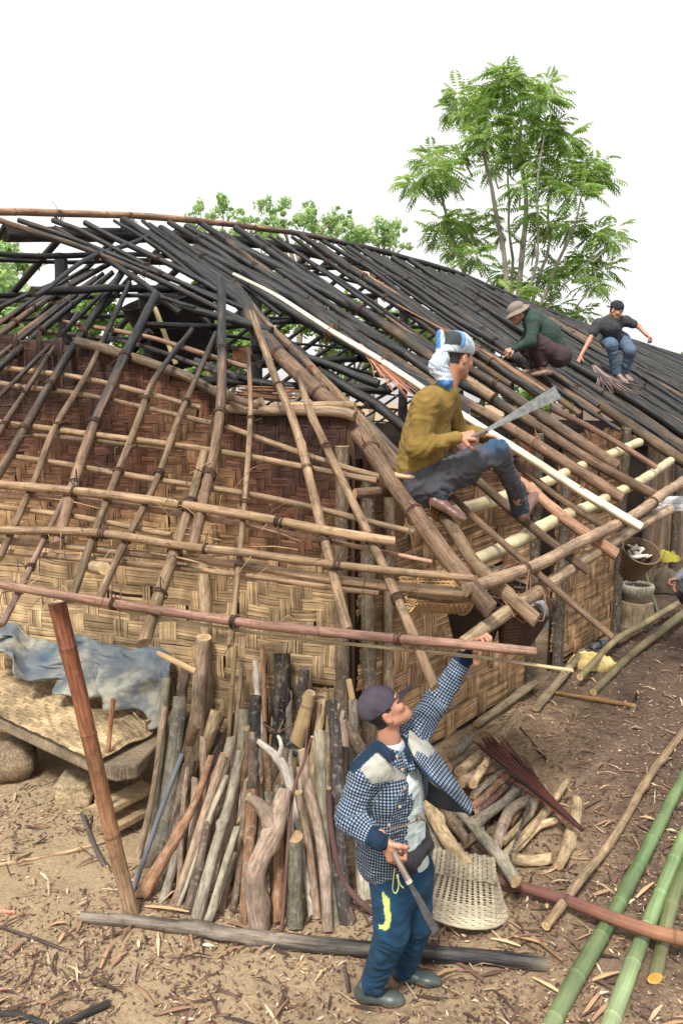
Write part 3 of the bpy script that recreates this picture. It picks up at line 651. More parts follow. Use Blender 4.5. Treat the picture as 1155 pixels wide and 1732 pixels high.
# top..bottom pixels, radii px, colour, lean (metres from foot back to top), words for the label
ROW = [
 ([(280, 1197), (258, 1340), (233, 1453)], (4.5, 6), 'brown', .35, 'tall thin brown pole at the left end of the stacked firewood', 0),
 ([(282, 1150), (270, 1300), (262, 1440)], (7, 8), 'green', .45, 'greenish mossy pole standing at the left end behind the thick grey trunk', 2),
 ([(305, 1180), (292, 1310), (272, 1447)], (12, 14), 'lichen', .40, 'thick lichen covered grey trunk near the left end of the firewood stack', 3),
 ([(313, 1138), (306, 1220), (290, 1400)], (9, 10), 'dark', .5, 'dark knotted branch rising behind the thick lichen trunk', 6),
 ([(345, 1078), (338, 1180), (325, 1330)], (13, 14), 'brown', .55, 'tall thick brown trunk against the woven wall left of centre', 5),
 ([(333, 1112), (326, 1230), (318, 1330)], (4, 5), 'lichen', .5, 'slim grey pole leaning on the tall brown trunk', 1),
 ([(334, 1228), (322, 1258)], (7, 7), 'orange', .25, 'short orange wooden handle end above the steel rod', 0),
 ([(309, 1275), (276, 1362), (225, 1508)], (4, 4.5), 'steel', .25, 'thin blue grey steel rod leaning across the firewood', 0),
 ([(366, 1202), (345, 1270), (316, 1325), (312, 1420)], (10, 8, 9, 7), 'pale', .3, 'pale branch with a flared top and knotted elbow', 3),
 ([(358, 1278), (330, 1355), (282, 1440), (240, 1518)], (6, 7, 10, 13), 'orange', .3, 'orange brown club shaped branch with a thick pale foot', 1),
 ([(380, 1276), (340, 1400), (293, 1533)], (8, 8, 7), 'brown', .33, 'long straight brown log leaning left beside the orange club', 2),
 ([(384, 1312), (345, 1410), (300, 1533)], (5, 6), 'lichen', .28, 'thin lichen spotted stick crossing beside the long straight brown log', 2),
 ([(392, 1248), (372, 1320), (345, 1430)], (9, 9), 'grey', .42, 'grey forked log standing behind the straight brown one', 4),
 ([(407, 1272), (390, 1350), (367, 1430), (335, 1550)], (8, 9, 9, 12), 'lichen', .33, 'lichen log with a round knot low on its stem', 5),
 ([(418, 1232), (412, 1300), (405, 1400)], (6, 7), 'lichen', .45, 'narrow spotted log standing behind the knotted one', 2),
 ([(402, 1398), (375, 1480), (349, 1566)], (6, 8), 'green', .2, 'greenish white branch leaning low right of the knotted log', 2),
 ([(400, 1443), (375, 1544)], (5, 6), 'brown', .15, 'short thin brown stick with a red cut foot', 0),
 ([(415, 1318), (408, 1430), (393, 1543)], (5, 6), 'brown', .3, 'thin brown pole left of the reddish log', 2),
 ([(427, 1338), (425, 1420), (412, 1560)], (10, 10, 8), 'orange', .25, 'reddish brown log beside the big forked trunk', 2),
 ([(484, 1336), (466, 1400), (446, 1440), (430, 1490), (440, 1578)], (12, 17, 17, 18, 16), 'pink', .12, 'big crooked pinkish forked trunk in front of the stack', 5),
 ([(528, 1246), (515, 1290), (498, 1335), (485, 1450), (476, 1578)], (2.5, 2.5, 3, 3), 'purple', .2, 'thin crooked purplish stick in front of the short mossy log', 1),
 ([(500, 1414), (499, 1570)], (13, 13.5), 'green', .08, 'short thick mossy green log with a cut top', 2),
 ([(474, 1395), (476, 1480), (470, 1560)], (9, 12), 'orange', .12, 'reddish stub of wood between the forked trunk and the mossy log', 1),
 ([(436, 1253), (470, 1285), (490, 1330), (509, 1413), (518, 1480), (528, 1553)], (4, 8, 8, 6, 6, 6), 'white', .3, 'forked bleached white branch in the middle of the stack', 2),
 ([(513, 1270), (525, 1340), (542, 1427), (555, 1577)], (9, 9, 9, 9), 'pink', .3, 'long smooth tan log leaning right of the white fork', 2),
 ([(541, 1238), (545, 1350), (556, 1460), (567, 1562)], (10, 9, 8, 7), 'green', .32, 'grey green straight log left of the man in the checked jacket', 3),
 ([(505, 1340), (522, 1440), (537, 1555)], (7, 7), 'brown', .2, 'brown pole behind the long smooth tan log', 2),
 ([(560, 1187), (568, 1290), (574, 1420), (583, 1556)], (10, 12, 13, 14), 'black', .42, 'burnt grey black post beside the man with the checked jacket', 5),
 ([(556, 1333), (562, 1410), (582, 1490), (640, 1552)], (4, 4.5, 5, 5.5), 'purple', .12, 'bent purplish vine bowing out at the right end of the stack', 0),
 ([(477, 1105), (474, 1180), (466, 1290)], (14, 14), 'half', .55, 'stout log charred down one half against the woven wall', 1),
 ([(516, 1130), (512, 1200), (505, 1290)], (8, 9), 'black', .52, 'short blackened log with a pointed top against the wall', 3),
 ([(525, 1172), (515, 1210), (496, 1275)], (9, 13, 13), 'cane', .42, 'fat ridged cream yellow log leaning right', 2),
 ([(432, 1118), (434, 1160), (440, 1220)], (4.5, 5), 'white', .55, 'thin white peeling stick behind the black log', 2),
 ([(432, 1178), (433, 1260), (430, 1330)], (10, 10), 'black', .48, 'black log with a bowl shaped cut top', 1),
 ([(399, 1090), (394, 1150), (388, 1230)], (4, 4), 'cane', .55, 'long golden bamboo strip standing tall in the stack', 0),
 ([(409, 1130), (403, 1180), (396, 1260)], (4, 4), 'brown', .55, 'slender brown stick beside the golden bamboo strip', 0),
 ([(443, 1092), (446, 1180), (450, 1280)], (4.5, 5), 'orange', .58, 'tall slender orange brown stick beside the charred stout log', 0),
 ([(447, 1222), (470, 1240), (505, 1274)], (3, 5, 7), 'black', .30, 'black twisted burnt branch lying across the tops', 2),
 ([(574, 1224), (578, 1258)], (13, 14), 'pink', .3, 'short sawn brown stub with a pale cut top beside the burnt post', 1),
 ([(584, 1225), (600, 1250), (622, 1290)], (9, 11, 10), 'brown', .36, 'short brown side limb behind the man with the checked jacket', 1),
 ([(412, 1200), (412, 1300)], (11, 11), 'green', .52, 'stubby mossy log in the back row', 1),
 ([(470, 1296), (465, 1400)], (10, 11), 'green', .4, 'grey green split log behind the white fork', 1),
 ([(441, 1266), (440, 1380)], (8, 8), 'lichen', .42, 'spotted log behind the pinkish forked trunk', 1),
 ([(466, 1212), (460, 1330)], (7, 8), 'pale', .46, 'pale log with a splintered top under the charred stout log', 2),
 ([(597, 1185), (600, 1300), (612, 1420)], (8, 9), 'grey', .5, 'grey pole standing behind the capped man', 2),
 ([(590, 1150), (598, 1200), (605, 1300)], (5, 6), 'cane', .55, 'light split stick behind the dark cap', 1),
 ([(556, 1405), (580, 1500), (596, 1560)], (8, 9), 'dark', .25, 'dark log half hidden behind the purplish vine', 2),
 ([(610, 1410), (615, 1480), (620, 1530)], (13, 14), 'lichen', .35, 'thick pale grey log just behind the left leg of the capped man', 2),
 ([(358, 1235), (352, 1300), (338, 1400)], (8, 9), 'dark', .48, 'dark log in the back row behind the flared branch', 2),
 ([(448, 1180), (448, 1260), (450, 1340)], (6, 7), 'brown', .55, 'brown log standing tall behind the black bowl topped log', 2),
 ([(489, 1170), (488, 1300), (486, 1400)], (7, 8), 'grey', .52, 'slim grey log directly behind the black twisted branch', 2),
 ([(540, 1190), (538, 1300), (545, 1420)], (6, 7), 'brown', .5, 'slender brown log behind the grey green straight one', 2),
 ([(320, 1290), (302, 1380), (285, 1490)], (11, 12), 'dark', .35, 'thick dark brown log behind the steel rod', 3),
 ([(300, 1400), (290, 1470), (275, 1525)], (8, 8), 'grey', .2, 'short grey log between the orange club and the straight brown log', 1),
 ([(350, 1390), (335, 1470), (318, 1540)], (8, 9), 'dark', .22, 'short dark log in shade behind the thin lichen stick', 1),
 ([(455, 1340), (462, 1450), (466, 1555)], (8, 9), 'dark', .25, 'dark brown log close behind the forked trunk', 1),
 ([(392, 1330), (385, 1430), (370, 1530)], (9, 10), 'brown', .28, 'brown log behind the knotted lichen log', 1),
]
def foot(px, py):
    P = gp(px, py); return P
for pix, rp_, cn, lean, lab, kn in ROW:
    B = foot(*pix[-1]) if pix[-1][1] > 1425 else None
    if B is None:
        # foot hidden behind others: the log reaches the ground behind the front row
        top = at(*pix[0], 1.0); 
        a, zt = pa(pix[0][0], pix[0][1]); 
    pts = []
    if B is not None:
        n_ = len(pix)
        y0 = pix[0][1]; y1 = pix[-1][1]
        for (x, y) in pix:
            f = (y1 - y) / max(1, (y1 - y0)); pts.append(at(x, y, B.y + lean * f))
    else:
        # lies close to the wall plane: top leans on it
        for (x, y) in pix:
            q = vplane(x, y, WC + WN * (.12 + .55 - lean + (y - pix[0][1]) / 300 * .25), WN); pts.append(q)
        d = (pts[-1] - pts[-2]); 
        if d.z < -.01 and pts[-1].z > .05:
            e = pts[-1] + d * (min(3, (pts[-1].z - .0) / -d.z)); pts.append(Vector((e.x, e.y, gz(e.x, e.y)))); 
    if lab.startswith(('short orange wooden handle', 'black twisted', 'short brown side')): pts = pts[:len(pix)]
    if lab.startswith('short sawn'): pts = pts[:len(pix)]
    rr = [float(np.interp(i / (len(pts) - 1), np.linspace(0, 1, len(rp_)), rp_)) * pxm(pts[i]) for i in range(len(pts))]
    mb = MB(); c = LOGC['brown' if cn == 'half' else cn]
    ch = (.7, .75, .6) if cn == 'half' else None
    tube(mb, pts, rr, c, step=.035, n=12, wob=.02 if cn not in ('steel', 'cane') else 0, lump=.10 if cn not in ('steel', 'cane') else .02, knots=kn + 1 if cn not in ('steel',) else 0, cut=(.50, .35, .2) if cn not in ('black', 'steel') else (.1, .08, .07), rough=.88 if cn != 'steel' else .35, char=ch, slant=random.choice((.2, .5, -.4)), nodes=.3 if cn == 'cane' else 0)
    if lab.startswith('big crooked'):
        br = [at(480, 1345, pts[0].y), at(462, 1380, pts[1].y), at(440, 1362, pts[1].y - .02), at(419, 1345, pts[1].y - .03)]
        br = [pts[1], at(446, 1368, pts[1].y - .02), at(419, 1347, pts[1].y - .04)]
        tube(mb, br, [.05, .035, .026], c, step=.03, n=10, lump=.2, knots=4)
    if lab.startswith('forked bleached'):
        tube(mb, [pts[1], at(476, 1262, pts[1].y), at(470, 1244, pts[0].y)], [.02, .014, .009], c, step=.03, n=8, lump=.15)
    if lab.startswith('black twisted'):
        for e in ((480, 1216), (443, 1222), (500, 1222)): tube(mb, [pts[1], at(*e, pts[0].y - .02)], [.009, .004], (.3, .2, .12), step=.03, n=6, lump=.15)
    if lab.startswith('burnt grey'):
        tube(mb, [pts[0].lerp(pts[1], .35), at(553, 1196, pts[0].y)], [.022, .015], c, step=.03, n=8, lump=.2); tube(mb, [pts[0].lerp(pts[1], .3), at(574, 1190, pts[0].y)], [.02, .012], (.3, .25, .18), step=.03, n=8, lump=.2)
    if lab.startswith('thin crooked'):
        tube(mb, [pts[1], at(520, 1228, pts[0].y)], [.007, .004], c, step=.03, n=6)
    o = mb.build('steel_rod' if cn == 'steel' else 'firewood_log', M_CANE if cn in ('cane', 'steel', 'purple') else M_BARK)
    tag(o, lab, 'rod' if cn == 'steel' else 'log', None if cn == 'steel' else 'firewood stacked upright against the front wall')
rsf = random.Random(41)
for k in range(26):
    x = 262 + k * 13.2 + rsf.uniform(-4, 4); lean = rsf.uniform(.2, .45); yb_ = rsf.uniform(1455, 1520); B = gp(x - 10, yb_); yt = rsf.uniform(1235, 1370) + (40 if x < 330 else 0)
    tx = x + rsf.uniform(0, 26) * (1 if x < 430 else -.7); pts = [at(tx, yt, B.y + lean), at((tx + x - 10) / 2 + rsf.uniform(-4, 4), (yt + yb_) / 2, B.y + lean * .5), B]
    r = rsf.uniform(5, 10); cn = rsf.choice(['brown', 'grey', 'lichen', 'dark', 'brown', 'pink', 'orange']); mb = MB()
    tube(mb, pts, [r * .9 * pxm(B), r * pxm(B), r * 1.1 * pxm(B)], LOGC[cn], step=.04, n=10, wob=.02, lump=.11, knots=3, cut=(.45, .32, .19), rough=.88, slant=.4)
    tag(mb.build('firewood_log', M_BARK), '%s log in the second row, number %d counted from the red post' % ({'pink': 'tan', 'lichen': 'spotted grey', 'orange': 'reddish'}.get(cn, cn), k + 1), 'log', 'firewood stacked upright against the front wall')
for k in range(22):
    x = 300 + k * 13.5 + rsf.uniform(-4, 4); yt = rsf.uniform(1175, 1290) + (30 if x < 340 else 0)
    T_ = vplane(x, yt, WC + WN * .14, WN); Bx = T_ + WN * rsf.uniform(.28, .42) + WU * rsf.uniform(-.08, .12); Bt = Vector((Bx.x, Bx.y, gz(Bx.x, Bx.y))); r = rsf.uniform(5, 9) * pxm(T_); cn = rsf.choice(['brown', 'grey', 'dark', 'lichen', 'orange', 'brown', 'pale']); mb = MB()
    tube(mb, [T_, T_.lerp(Bt, .5) + Vector((rsf.uniform(-.03, .03), 0, 0)), Bt], [r * .85, r, r * 1.1], LOGC[cn], step=.05, n=10, wob=.02, lump=.11, knots=3, cut=(.45, .32, .19), rough=.88, slant=.4)
    tag(mb.build('firewood_log', M_BARK), '%s log in the rearmost row against the wall, number %d from the platform side' % ({'lichen': 'spotted grey', 'orange': 'reddish'}.get(cn, cn), k + 1), 'log', 'firewood stacked upright against the front wall')
# firewood lying in a heap at the right
HEAP = [
 ([(873, 1212), (830, 1258), (778, 1306)], (7, 9, 10), 'pale', .20, 'long pale log at the back of the heap reaching towards the doorway'),
 ([(832, 1275), (800, 1325)], (6, 7), 'pale', .24, 'pale split log lying beside the long pale one'),
 ([(797, 1250), (765, 1282)], (8, 8), 'lichen', .12, 'short grey lichen log tucked against the woven side wall'),
 ([(812, 1268), (760, 1300)], (8, 8), 'dark', .08, 'short dark log in front of the lichen one at the side wall'),
 ([(846, 1292), (815, 1305), (780, 1326)], (9, 9), 'brown', .14, 'thick brown log lying third from the back of the heap'),
 ([(855, 1300), (800, 1345)], (6, 7), 'grey', .13, 'thin grey log between the thick brown and the orange one'),
 ([(862, 1305), (830, 1335), (795, 1366)], (6, 7), 'orange', .12, 'orange peeled log in the middle of the heap'),
 ([(874, 1313), (840, 1345), (806, 1376)], (5, 6), 'purple', .10, 'purplish grey stick right beside the orange peeled log'),
 ([(884, 1326), (850, 1360), (793, 1397)], (8, 10), 'grey', .10, 'fat grey brown log bending across the middle of the heap'),
 ([(868, 1352), (820, 1380), (765, 1425)], (8, 9), 'dark', .05, 'dark log below the fat grey brown one'),
 ([(893, 1350), (862, 1375), (846, 1405), (838, 1438)], (8, 10, 9), 'pink', .10, 'crooked pinkish brown branch bent like an elbow'),
 ([(912, 1336), (897, 1378), (850, 1425)], (6, 6), 'pale', .10, 'thin yellow peeled stick resting on the elbow branch'),
 ([(957, 1322), (930, 1362), (900, 1400), (848, 1452)], (5, 7, 8, 8), 'pale', .08, 'long yellow forked branch pointing at the open ground'),
 ([(937, 1385), (905, 1400), (866, 1436)], (6, 7), 'pale', .05, 'short pale branch lying in front of the long yellow fork'),
 ([(976, 1353), (966, 1400), (945, 1465)], (9, 12, 8), 'pale', .04, 'thick yellow log with an axe cut point at the right end'),
 ([(933, 1451), (900, 1452), (862, 1448)], (9, 9), 'pale', .05, 'short pale log lying level at the front of the heap'),
 ([(777, 1370), (825, 1430), (872, 1492)], (9, 10, 12), 'lichen', .18, 'stout mottled log lying crosswise over the front'),
 ([(722, 1352), (745, 1400), (792, 1474)], (11, 12, 13), 'pale', .20, 'smooth peeled cream log beside the capped man'),
 ([(716, 1390), (735, 1430), (765, 1475)], (9, 10), 'green', .08, 'mossy log behind the smooth peeled cream one'),
 ([(745, 1365), (790, 1425)], (8, 9), 'brown', .14, 'brown log between the peeled cream and the mottled one'),
 ([(835, 1455), (795, 1462)], (8, 9), 'pale', .04, 'short yellow stub at the foot of the mottled log'),
 ([(898, 1353), (875, 1415), (853, 1468)], (2.2, 2.8), 'black', .20, 'thin black stick leaning over the yellow branches'),
 ([(905, 1330), (860, 1395)], (6, 7), 'orange', .05, 'orange brown stick deep in the right of the heap'),
 ([(835, 1350), (790, 1380)], (7, 8), 'brown', .04, 'brown log deep in the left of the heap'),
 ([(815, 1400), (770, 1440)], (7, 8), 'pink', .05, 'tan log end poking out under the mottled log'),
]
for pix, rp_, cn, h, lab in HEAP:
    pts = []
    for i, p in enumerate(pix):
        P = gp(*p, up=h); pts.append(P)
    r0 = rp_[0] * pxm(pts[0])
    if lab.startswith(('long pale log', 'stout mottled', 'smooth peeled', 'thin black')):
        pass
    rr = [float(np.interp(i / (len(pts) - 1), np.linspace(0, 1, len(rp_)), rp_)) * pxm(pts[i]) for i in range(len(pts))]
    mb = MB(); tube(mb, pts, rr, LOGC[cn], step=.035, n=11, wob=.015, lump=.11, knots=3, cut=(.55, .38, .2), rough=.88, slant=random.choice((.3, .6, -.3)))
    if 'forked' in lab: tube(mb, [pts[1], gp(920, 1325, h)], [.026, .018], LOGC[cn], step=.03, n=8, lump=.12)
    tag(mb.build('firewood_log', M_BARK), lab, 'log', 'firewood heaped beside the side wall')
# ------------------------------------------------------------ poles lying on the ground
def lying(name, pix, rp_, col, lab, cat, group=None, mat=None, up=None, **k):
    pts = []
    for i, p in enumerate(pix):
        P = gp(*p); r = float(np.interp(i / (len(pix) - 1), np.linspace(0, 1, len(rp_)), rp_)) * pxm(P)
        u = (up[i] if up else 0); P = gp(*p, up=r * .9 + u); pts.append(P)
    rr = [float(np.interp(i / (len(pts) - 1), np.linspace(0, 1, len(rp_)), rp_)) * pxm(pts[i]) for i in range(len(pts))]
    mb = MB(); kk = dict(step=.06, n=14, lump=.05, cut=(.7, .5, .26)); kk.update(k); tube(mb, pts, rr, col, **kk)
    return tag(mb.build(name, mat or M_CANE), lab, cat, group)
GB = 'green bamboo poles lying on the ground'
GRN = [(.16, .27, .06), (.20, .30, .075), (.15, .27, .07)]
lying('green_bamboo', [(1190, 1250), (1155, 1312), (1110, 1405), (1040, 1540), (985, 1632), (925, 1745)], (7, 9, 11.5, 13.5, 15.5), [(.15, .205, .085), (.125, .195, .08), (.19, .24, .115)], 'long green bamboo nearest the basket, leftmost of the three', 'bamboo', GB, nodes=.38, rough=.42, nodecol=1.35, wob=.01)
lying('green_bamboo', [(1190, 1340), (1155, 1420), (1110, 1525), (1080, 1600), (1025, 1745)], (8.5, 11.5, 13, 15), [(.15, .20, .085), (.13, .195, .085), (.20, .25, .13)], 'green bamboo in the middle of the three lying poles', 'bamboo', GB, nodes=.36, rough=.42, nodecol=1.35, wob=.01)
lying('green_bamboo', [(1190, 1415), (1155, 1475), (1128, 1550), (1107, 1655)], (9, 11, 11.5), [(.15, .185, .085), (.155, .185, .08), (.2, .21, .10)], 'short olive green bamboo with an orange cut end, rightmost of the three', 'bamboo', GB, nodes=.36, rough=.42, nodecol=1.2, wob=.01, cut=(.85, .5, .12), slant=.7)
lying('reddish_pole', [(700, 1452), (790, 1477), (950, 1520), (1080, 1562), (1190, 1590)], (8, 9, 11, 12), [(.09, .042, .04), (.15, .065, .05), (.30, .145, .075)], 'long reddish brown pole lying across the green bamboos', 'pole', nodes=.5, up=(0, .02, .05, .11, .11), mat=M_CANE, wob=.02)
lying('thin_pole', [(1180, 1205), (1100, 1312), (1030, 1420), (980, 1490), (922, 1572)], (6, 7, 8), (.24, .17, .10), 'long thin brown pole lying diagonally between basket and green bamboos', 'pole', mat=M_WOOD, up=(0, 0, 0, .05, .02), knots=6, wob=.02, nodes=.4, nodecol=.8)
lying('charred_log', [(138, 1552), (300, 1570), (480, 1592), (640, 1608), (780, 1620), (925, 1632)], (8, 11, 12, 12, 12, 11), (.20, .165, .13), 'long charred log lying on the ground in front of the firewood', 'log', mat=M_WOOD, char=(.3, .45, .3, .6, .95, .8, .5), knots=14, lump=.16, cut=(.2, .15, .1), wob=.02)
lying('bamboo_pole', [(1160, 1012), (1090, 1050), (1040, 1085), (980, 1145)], (5, 5.5), (.26, .21, .11), 'thin olive pole lying on the yellow cloth by the side wall', 'pole', mat=M_CANE, nodes=.4, up=(.15, .12, .1, .1))
lying('bamboo_pole', [(1160, 1035), (1100, 1080), (1060, 1115), (1003, 1170)], (7, 6), (.20, .165, .09), 'thick olive brown pole lying just outside the thinner one', 'pole', mat=M_CANE, nodes=.4, up=(.1, .05, .0, 0))
lying('stick', [(178, 1425), (120, 1438), (0, 1462), (-20, 1466)], (3, 4), (.38, .26, .15), 'light brown stick lying under the front of the platform', 'stick', mat=M_WOOD, n=8)
lying('stick', [(140, 1380), (160, 1430), (180, 1470)], (4, 5), (.09, .075, .065), 'short dark stick lying left of the leaning red post', 'stick', mat=M_WOOD, n=8, knots=3)
lying('stick', [(-5, 1565), (60, 1592), (110, 1612)], (2.5, 3), (.07, .05, .04), 'thin dark twig at the lower left edge', 'stick', mat=M_WOOD, n=7, knots=3)
lying('stick', [(60, 1760), (150, 1712), (184, 1695)], (6, 7), (.05, .045, .04), 'charred stick at the bottom left of the ground', 'stick', mat=M_WOOD, n=8)
lying('stick', [(-10, 1718), (30, 1722), (80, 1735)], (5, 5), (.06, .055, .05), 'dark grey stick in the bottom left corner', 'stick', mat=M_WOOD, n=8)
lying('stick', [(-5, 1541), (26, 1543)], (3, 3), (.6, .2, .15), 'short pinkish red stick at the left edge', 'stick', n=8)
lying('stick', [(690, 1608), (770, 1630), (820, 1662)], (3, 4), (.13, .07, .05), 'dark red brown twig lying below the charred log', 'stick', mat=M_WOOD, n=7)
lying('stick', [(935, 1552), (980, 1560), (1045, 1575)], (2.5, 3), (.28, .22, .15), 'thin grey twig lying under the long thin pole', 'stick', mat=M_WOOD, n=7)
lying('stick', [(582, 1632), (590, 1672)], (3.5, 4), (.08, .06, .05), 'short dark stub standing left of the rubber shoes', 'stick', mat=M_WOOD, n=7, up=(.08, 0))
lying('stick', [(880, 1230), (925, 1285)], (2, 2.5), (.06, .045, .035), 'thin black twig lying on open clay above the burnt stalks', 'stick', mat=M_WOOD, n=6)
lying('stick', [(985, 1365), (1015, 1350)], (3, 3), (.12, .08, .055), 'small dark twig beside the yellow axe cut log', 'stick', mat=M_WOOD, n=6)
# hoe
t = empty('hoe', gp(1000, 1180, .02), 'small hoe with an orange brown handle lying on the ground by the doorway', 'hoe')
mb = MB(); A = gp(938, 1170, .03); B = gp(1075, 1194, .04); tube(mb, [A, B], [.018, .024], (.42, .24, .10), n=8); mb.build('handle', M_WOOD, t)
mb = MB(); tube(mb, [gp(1070, 1193, .03), gp(1074, 1182, .10), gp(1078, 1172, .2)], [.03, .03, .022], (.1, .085, .07), n=6, flat=.3, rough=.6); tube(mb, [gp(1068, 1206, .0), gp(1072, 1192, .04)], [.03, .03], (.1, .085, .07), n=6, flat=.35); mb.build('blade', M_WOOD, t)
# bundle of burnt red stalks
def fan(name, pix0, pix1, n, spread, cols, lab, cat, up0, up1, r=.003, surf=None, tie=None, group=None, pinch=.25):
    mb = MB()
    A = gp(*pix0, up=up0) if surf is None else surf(pix0[0], pix0[1], up0); B = gp(*pix1, up=up1) if surf is None else surf(pix1[0], pix1[1], up1)
    D = (B - A); L = D.length; D.normalize(); S = D.cross(Vector((0, 0, 1))).normalized(); W = S.cross(D)
    for i in range(n):
        a = random.gauss(0, 1) * spread; b = abs(random.gauss(0, .4)) * spread; l = random.uniform(.75, 1.08)
        p0 = B - D * (L * random.uniform(0, .12)) + S * a * .12 + W * b * .12
        p1 = A.lerp(B, pinch + .3) + S * a * .35 + W * b * .3
        p2 = B - D * L * l + S * a + W * b * .9
        c = random.choice(cols)
        tube(mb, [p0, p1, p2], [r, r, r * .6], c, step=.12, n=4, lump=0, cap=False, rough=.5, seed=i)
    o = mb.build(name, M_CANE); tag(o, lab, cat, group)
    return o
fan('stalk_bundle', (826, 1262), (985, 1405), 240, .055, [(.10, .02, .014), (.05, .014, .012), (.17, .035, .018), (.03, .012, .01)], 'bundle of burnt dark red stalks lying over the firewood heap', 'bundle', .30, .12, r=.0065)
def LLs(x, y, u): return LL(x, y, u)
fan('cane_bundle', (690, 670), (605, 580), 42, .10, [(.62, .26, .15), (.7, .38, .24), (.45, .18, .10)], 'bundle of orange pink cane strips hanging below the white bamboo', 'bundle', .07, .12, r=.0035, surf=LLs)
fan('cane_bundle', (800, 590), (670, 515), 34, .07, [(.60, .24, .12), (.35, .15, .09), (.7, .36, .2)], 'bundle of orange cane strips lying behind the checked headscarf', 'bundle', .07, .08, r=.0035, surf=LLs)
o = fan('cane_bundle', (1045, 668), (1002, 618), 48, .15, [(.22, .14, .12), (.33, .2, .17), (.3, .3, .32), (.12, .06, .05)], 'splayed bundle of reddish grey cane strips by the man in blue trousers', 'bundle', .06, .12, r=.0045, surf=LLs)
# ------------------------------------------------------------ leaning red post
mb = MB(); tube(mb, [at(97, 1018, 4.0), at(135, 1170, 4.0), at(180, 1365, 3.98), gp(225, 1554)], [.047, .044, .042, .042], [(.17, .06, .03), (.19, .07, .035), (.24, .12, .06), (.26, .18, .11)], step=.06, n=16, nodes=.52, lump=.05, rough=.5, cut=(.4, .3, .2), wob=.01)
tag(mb.build('bamboo_post', M_WOOD), 'reddish brown bamboo post propping up the pink eave pole', 'post')
mb = MB(); a = LF(162, 953, -.12); b = LF(176, 962, .1); tube(mb, [LF(150, 958, -.1), LF(178, 962, .05)], [.033, .035], (.55, .40, .23), step=.05, n=12, nodes=.1, cut=(.7, .52, .3)); mb.build('cut_stub', M_CANE, HOUSE)
# ------------------------------------------------------------ platform with a mat, at the left
ZP = .52
def pl(px, py, z=ZP): return ground(px, py, z)
PLAT = empty('low_platform', (pl(100, 1250).x, pl(100, 1250).y, 0), 'low plank platform with grey wooden edge covered by a woven mat', 'platform')
def thick(mb, top, dz, col, rough=.85):
    n = len(top); bot = [p - Vector((0, 0, dz)) for p in top]
    vs = top + bot; fs = [tuple(range(n))[::-1], tuple(range(n, 2 * n))] + [(i, (i + 1) % n, n + (i + 1) % n, n + i) for i in range(n)]
    mb.add(vs, fs, (*col, rough), [(v.x * .4, v.y * 3, v.z * 3) for v in vs])
def bevel(o, w=.012, seg=2):
    m = o.modifiers.new('b', 'BEVEL'); m.width = w; m.segments = seg; m.limit_method = 'ANGLE'; return o
mb = MB()
thick(mb, [pl(-60, 1195), pl(0, 1215), pl(168, 1292), pl(196, 1300), pl(232, 1294), pl(268, 1256), pl(272, 1232), pl(180, 1170), pl(20, 1080), pl(-60, 1060)], .10, (.37, .29, .195))
bevel(mb.build('plank_top', M_WOOD, PLAT, smooth=False), .018)
# mat: a woven sheet curving up at its left rim
def matsurf(u, v):
    A, B_, C_, D_ = pl(-70, 1180, ZP + .03), pl(166, 1290, ZP + .03), pl(262, 1240, ZP + .03), pl(60, 1070, ZP + .03)
    P = (A * (1 - u) + B_ * u) * (1 - v) + (D_ * (1 - u) + C_ * u) * v
    P = P + Vector((0, 0, .012 + .16 * max(0, v - .72) ** 1.5 * 4 * (1 - u) + .03 * noise.noise(Vector((u * 3, v * 3, 1)))))
    return P
mb = MB(); NU, NV = 44, 34
rs = random.Random(5)
for dirn in (0, 1):
    for i in range(NU if dirn else NV):
        nn = NU if dirn else NV; oth = NV if dirn else NU
        j = 0
        while j < oth:
            if (((i + j) % 4) < 2) == bool(dirn):
                k = 2
                w0 = (i + .04) / nn; w1 = (i + .94) / nn; c0 = (j - .15) / oth; c1 = min(1, (j + k + .15) / oth)
                if dirn == 0 and w0 > .93 and rs.random() < .5: j += 1; continue
                v_ = rs.uniform(.6, 1.15); colr = (.47 * v_, .35 * v_, .205 * v_)
                if rs.random() < .08: colr = (.3, .2, .12)
                vs = []
                for f, h in ((0, -.0015), (.3, .0016), (.7, .0016), (1, -.0015)):
                    c = c0 + (c1 - c0) * f
                    for ww in (w0, w1):
                        P = matsurf(min(1, max(0, ww if dirn else c)), min(1, max(0, c if dirn else ww))); vs.append(P + Vector((0, 0, h)))
                mb.add(vs, [(0, 1, 3, 2), (2, 3, 5, 4), (4, 5, 7, 6)], (*colr, .75)); j += 2
            else: j += 1
mat_o = mb.build('woven_mat', M_SLAT, smooth=False); tag(mat_o, 'worn tan woven bamboo mat spread over the low platform', 'mat')
m_ = mat_o.modifiers.new('s', 'SOLIDIFY'); m_.thickness = .003
mb = MB(); NB = 10; vs = [matsurf(i / NB, j / NB) - Vector((0, 0, .008)) for j in range(NB + 1) for i in range(NB + 1)]
mb.add(vs, [(j * 11 + i, j * 11 + i + 1, (j + 1) * 11 + i + 1, (j + 1) * 11 + i) for j in range(NB) for i in range(NB)], (.12, .08, .05, .9)); mb.build('mat_underlay', M_SLAT, mat_o)
mb = MB(); tube(mb, [pl(183, 1279, ZP - .35), pl(183, 1277, ZP), at(186, 1240, pl(183, 1277).y - .0), at(192, 1182, pl(183, 1277).y)], [.016, .016, .016, .017], (.42, .20, .10), n=9, step=.05, cut=(.4, .2, .12)); tag(mb.build('peg', M_WOOD), 'orange brown peg standing upright through the platform corner', 'peg')
mb = MB(); y_ = pl(253, 1245).y; tube(mb, [at(254, 1247, y_), at(250, 1218, y_)], [.018, .02], (.35, .22, .13), n=8, step=.04); mb.build('corner_peg', M_WOOD, PLAT)
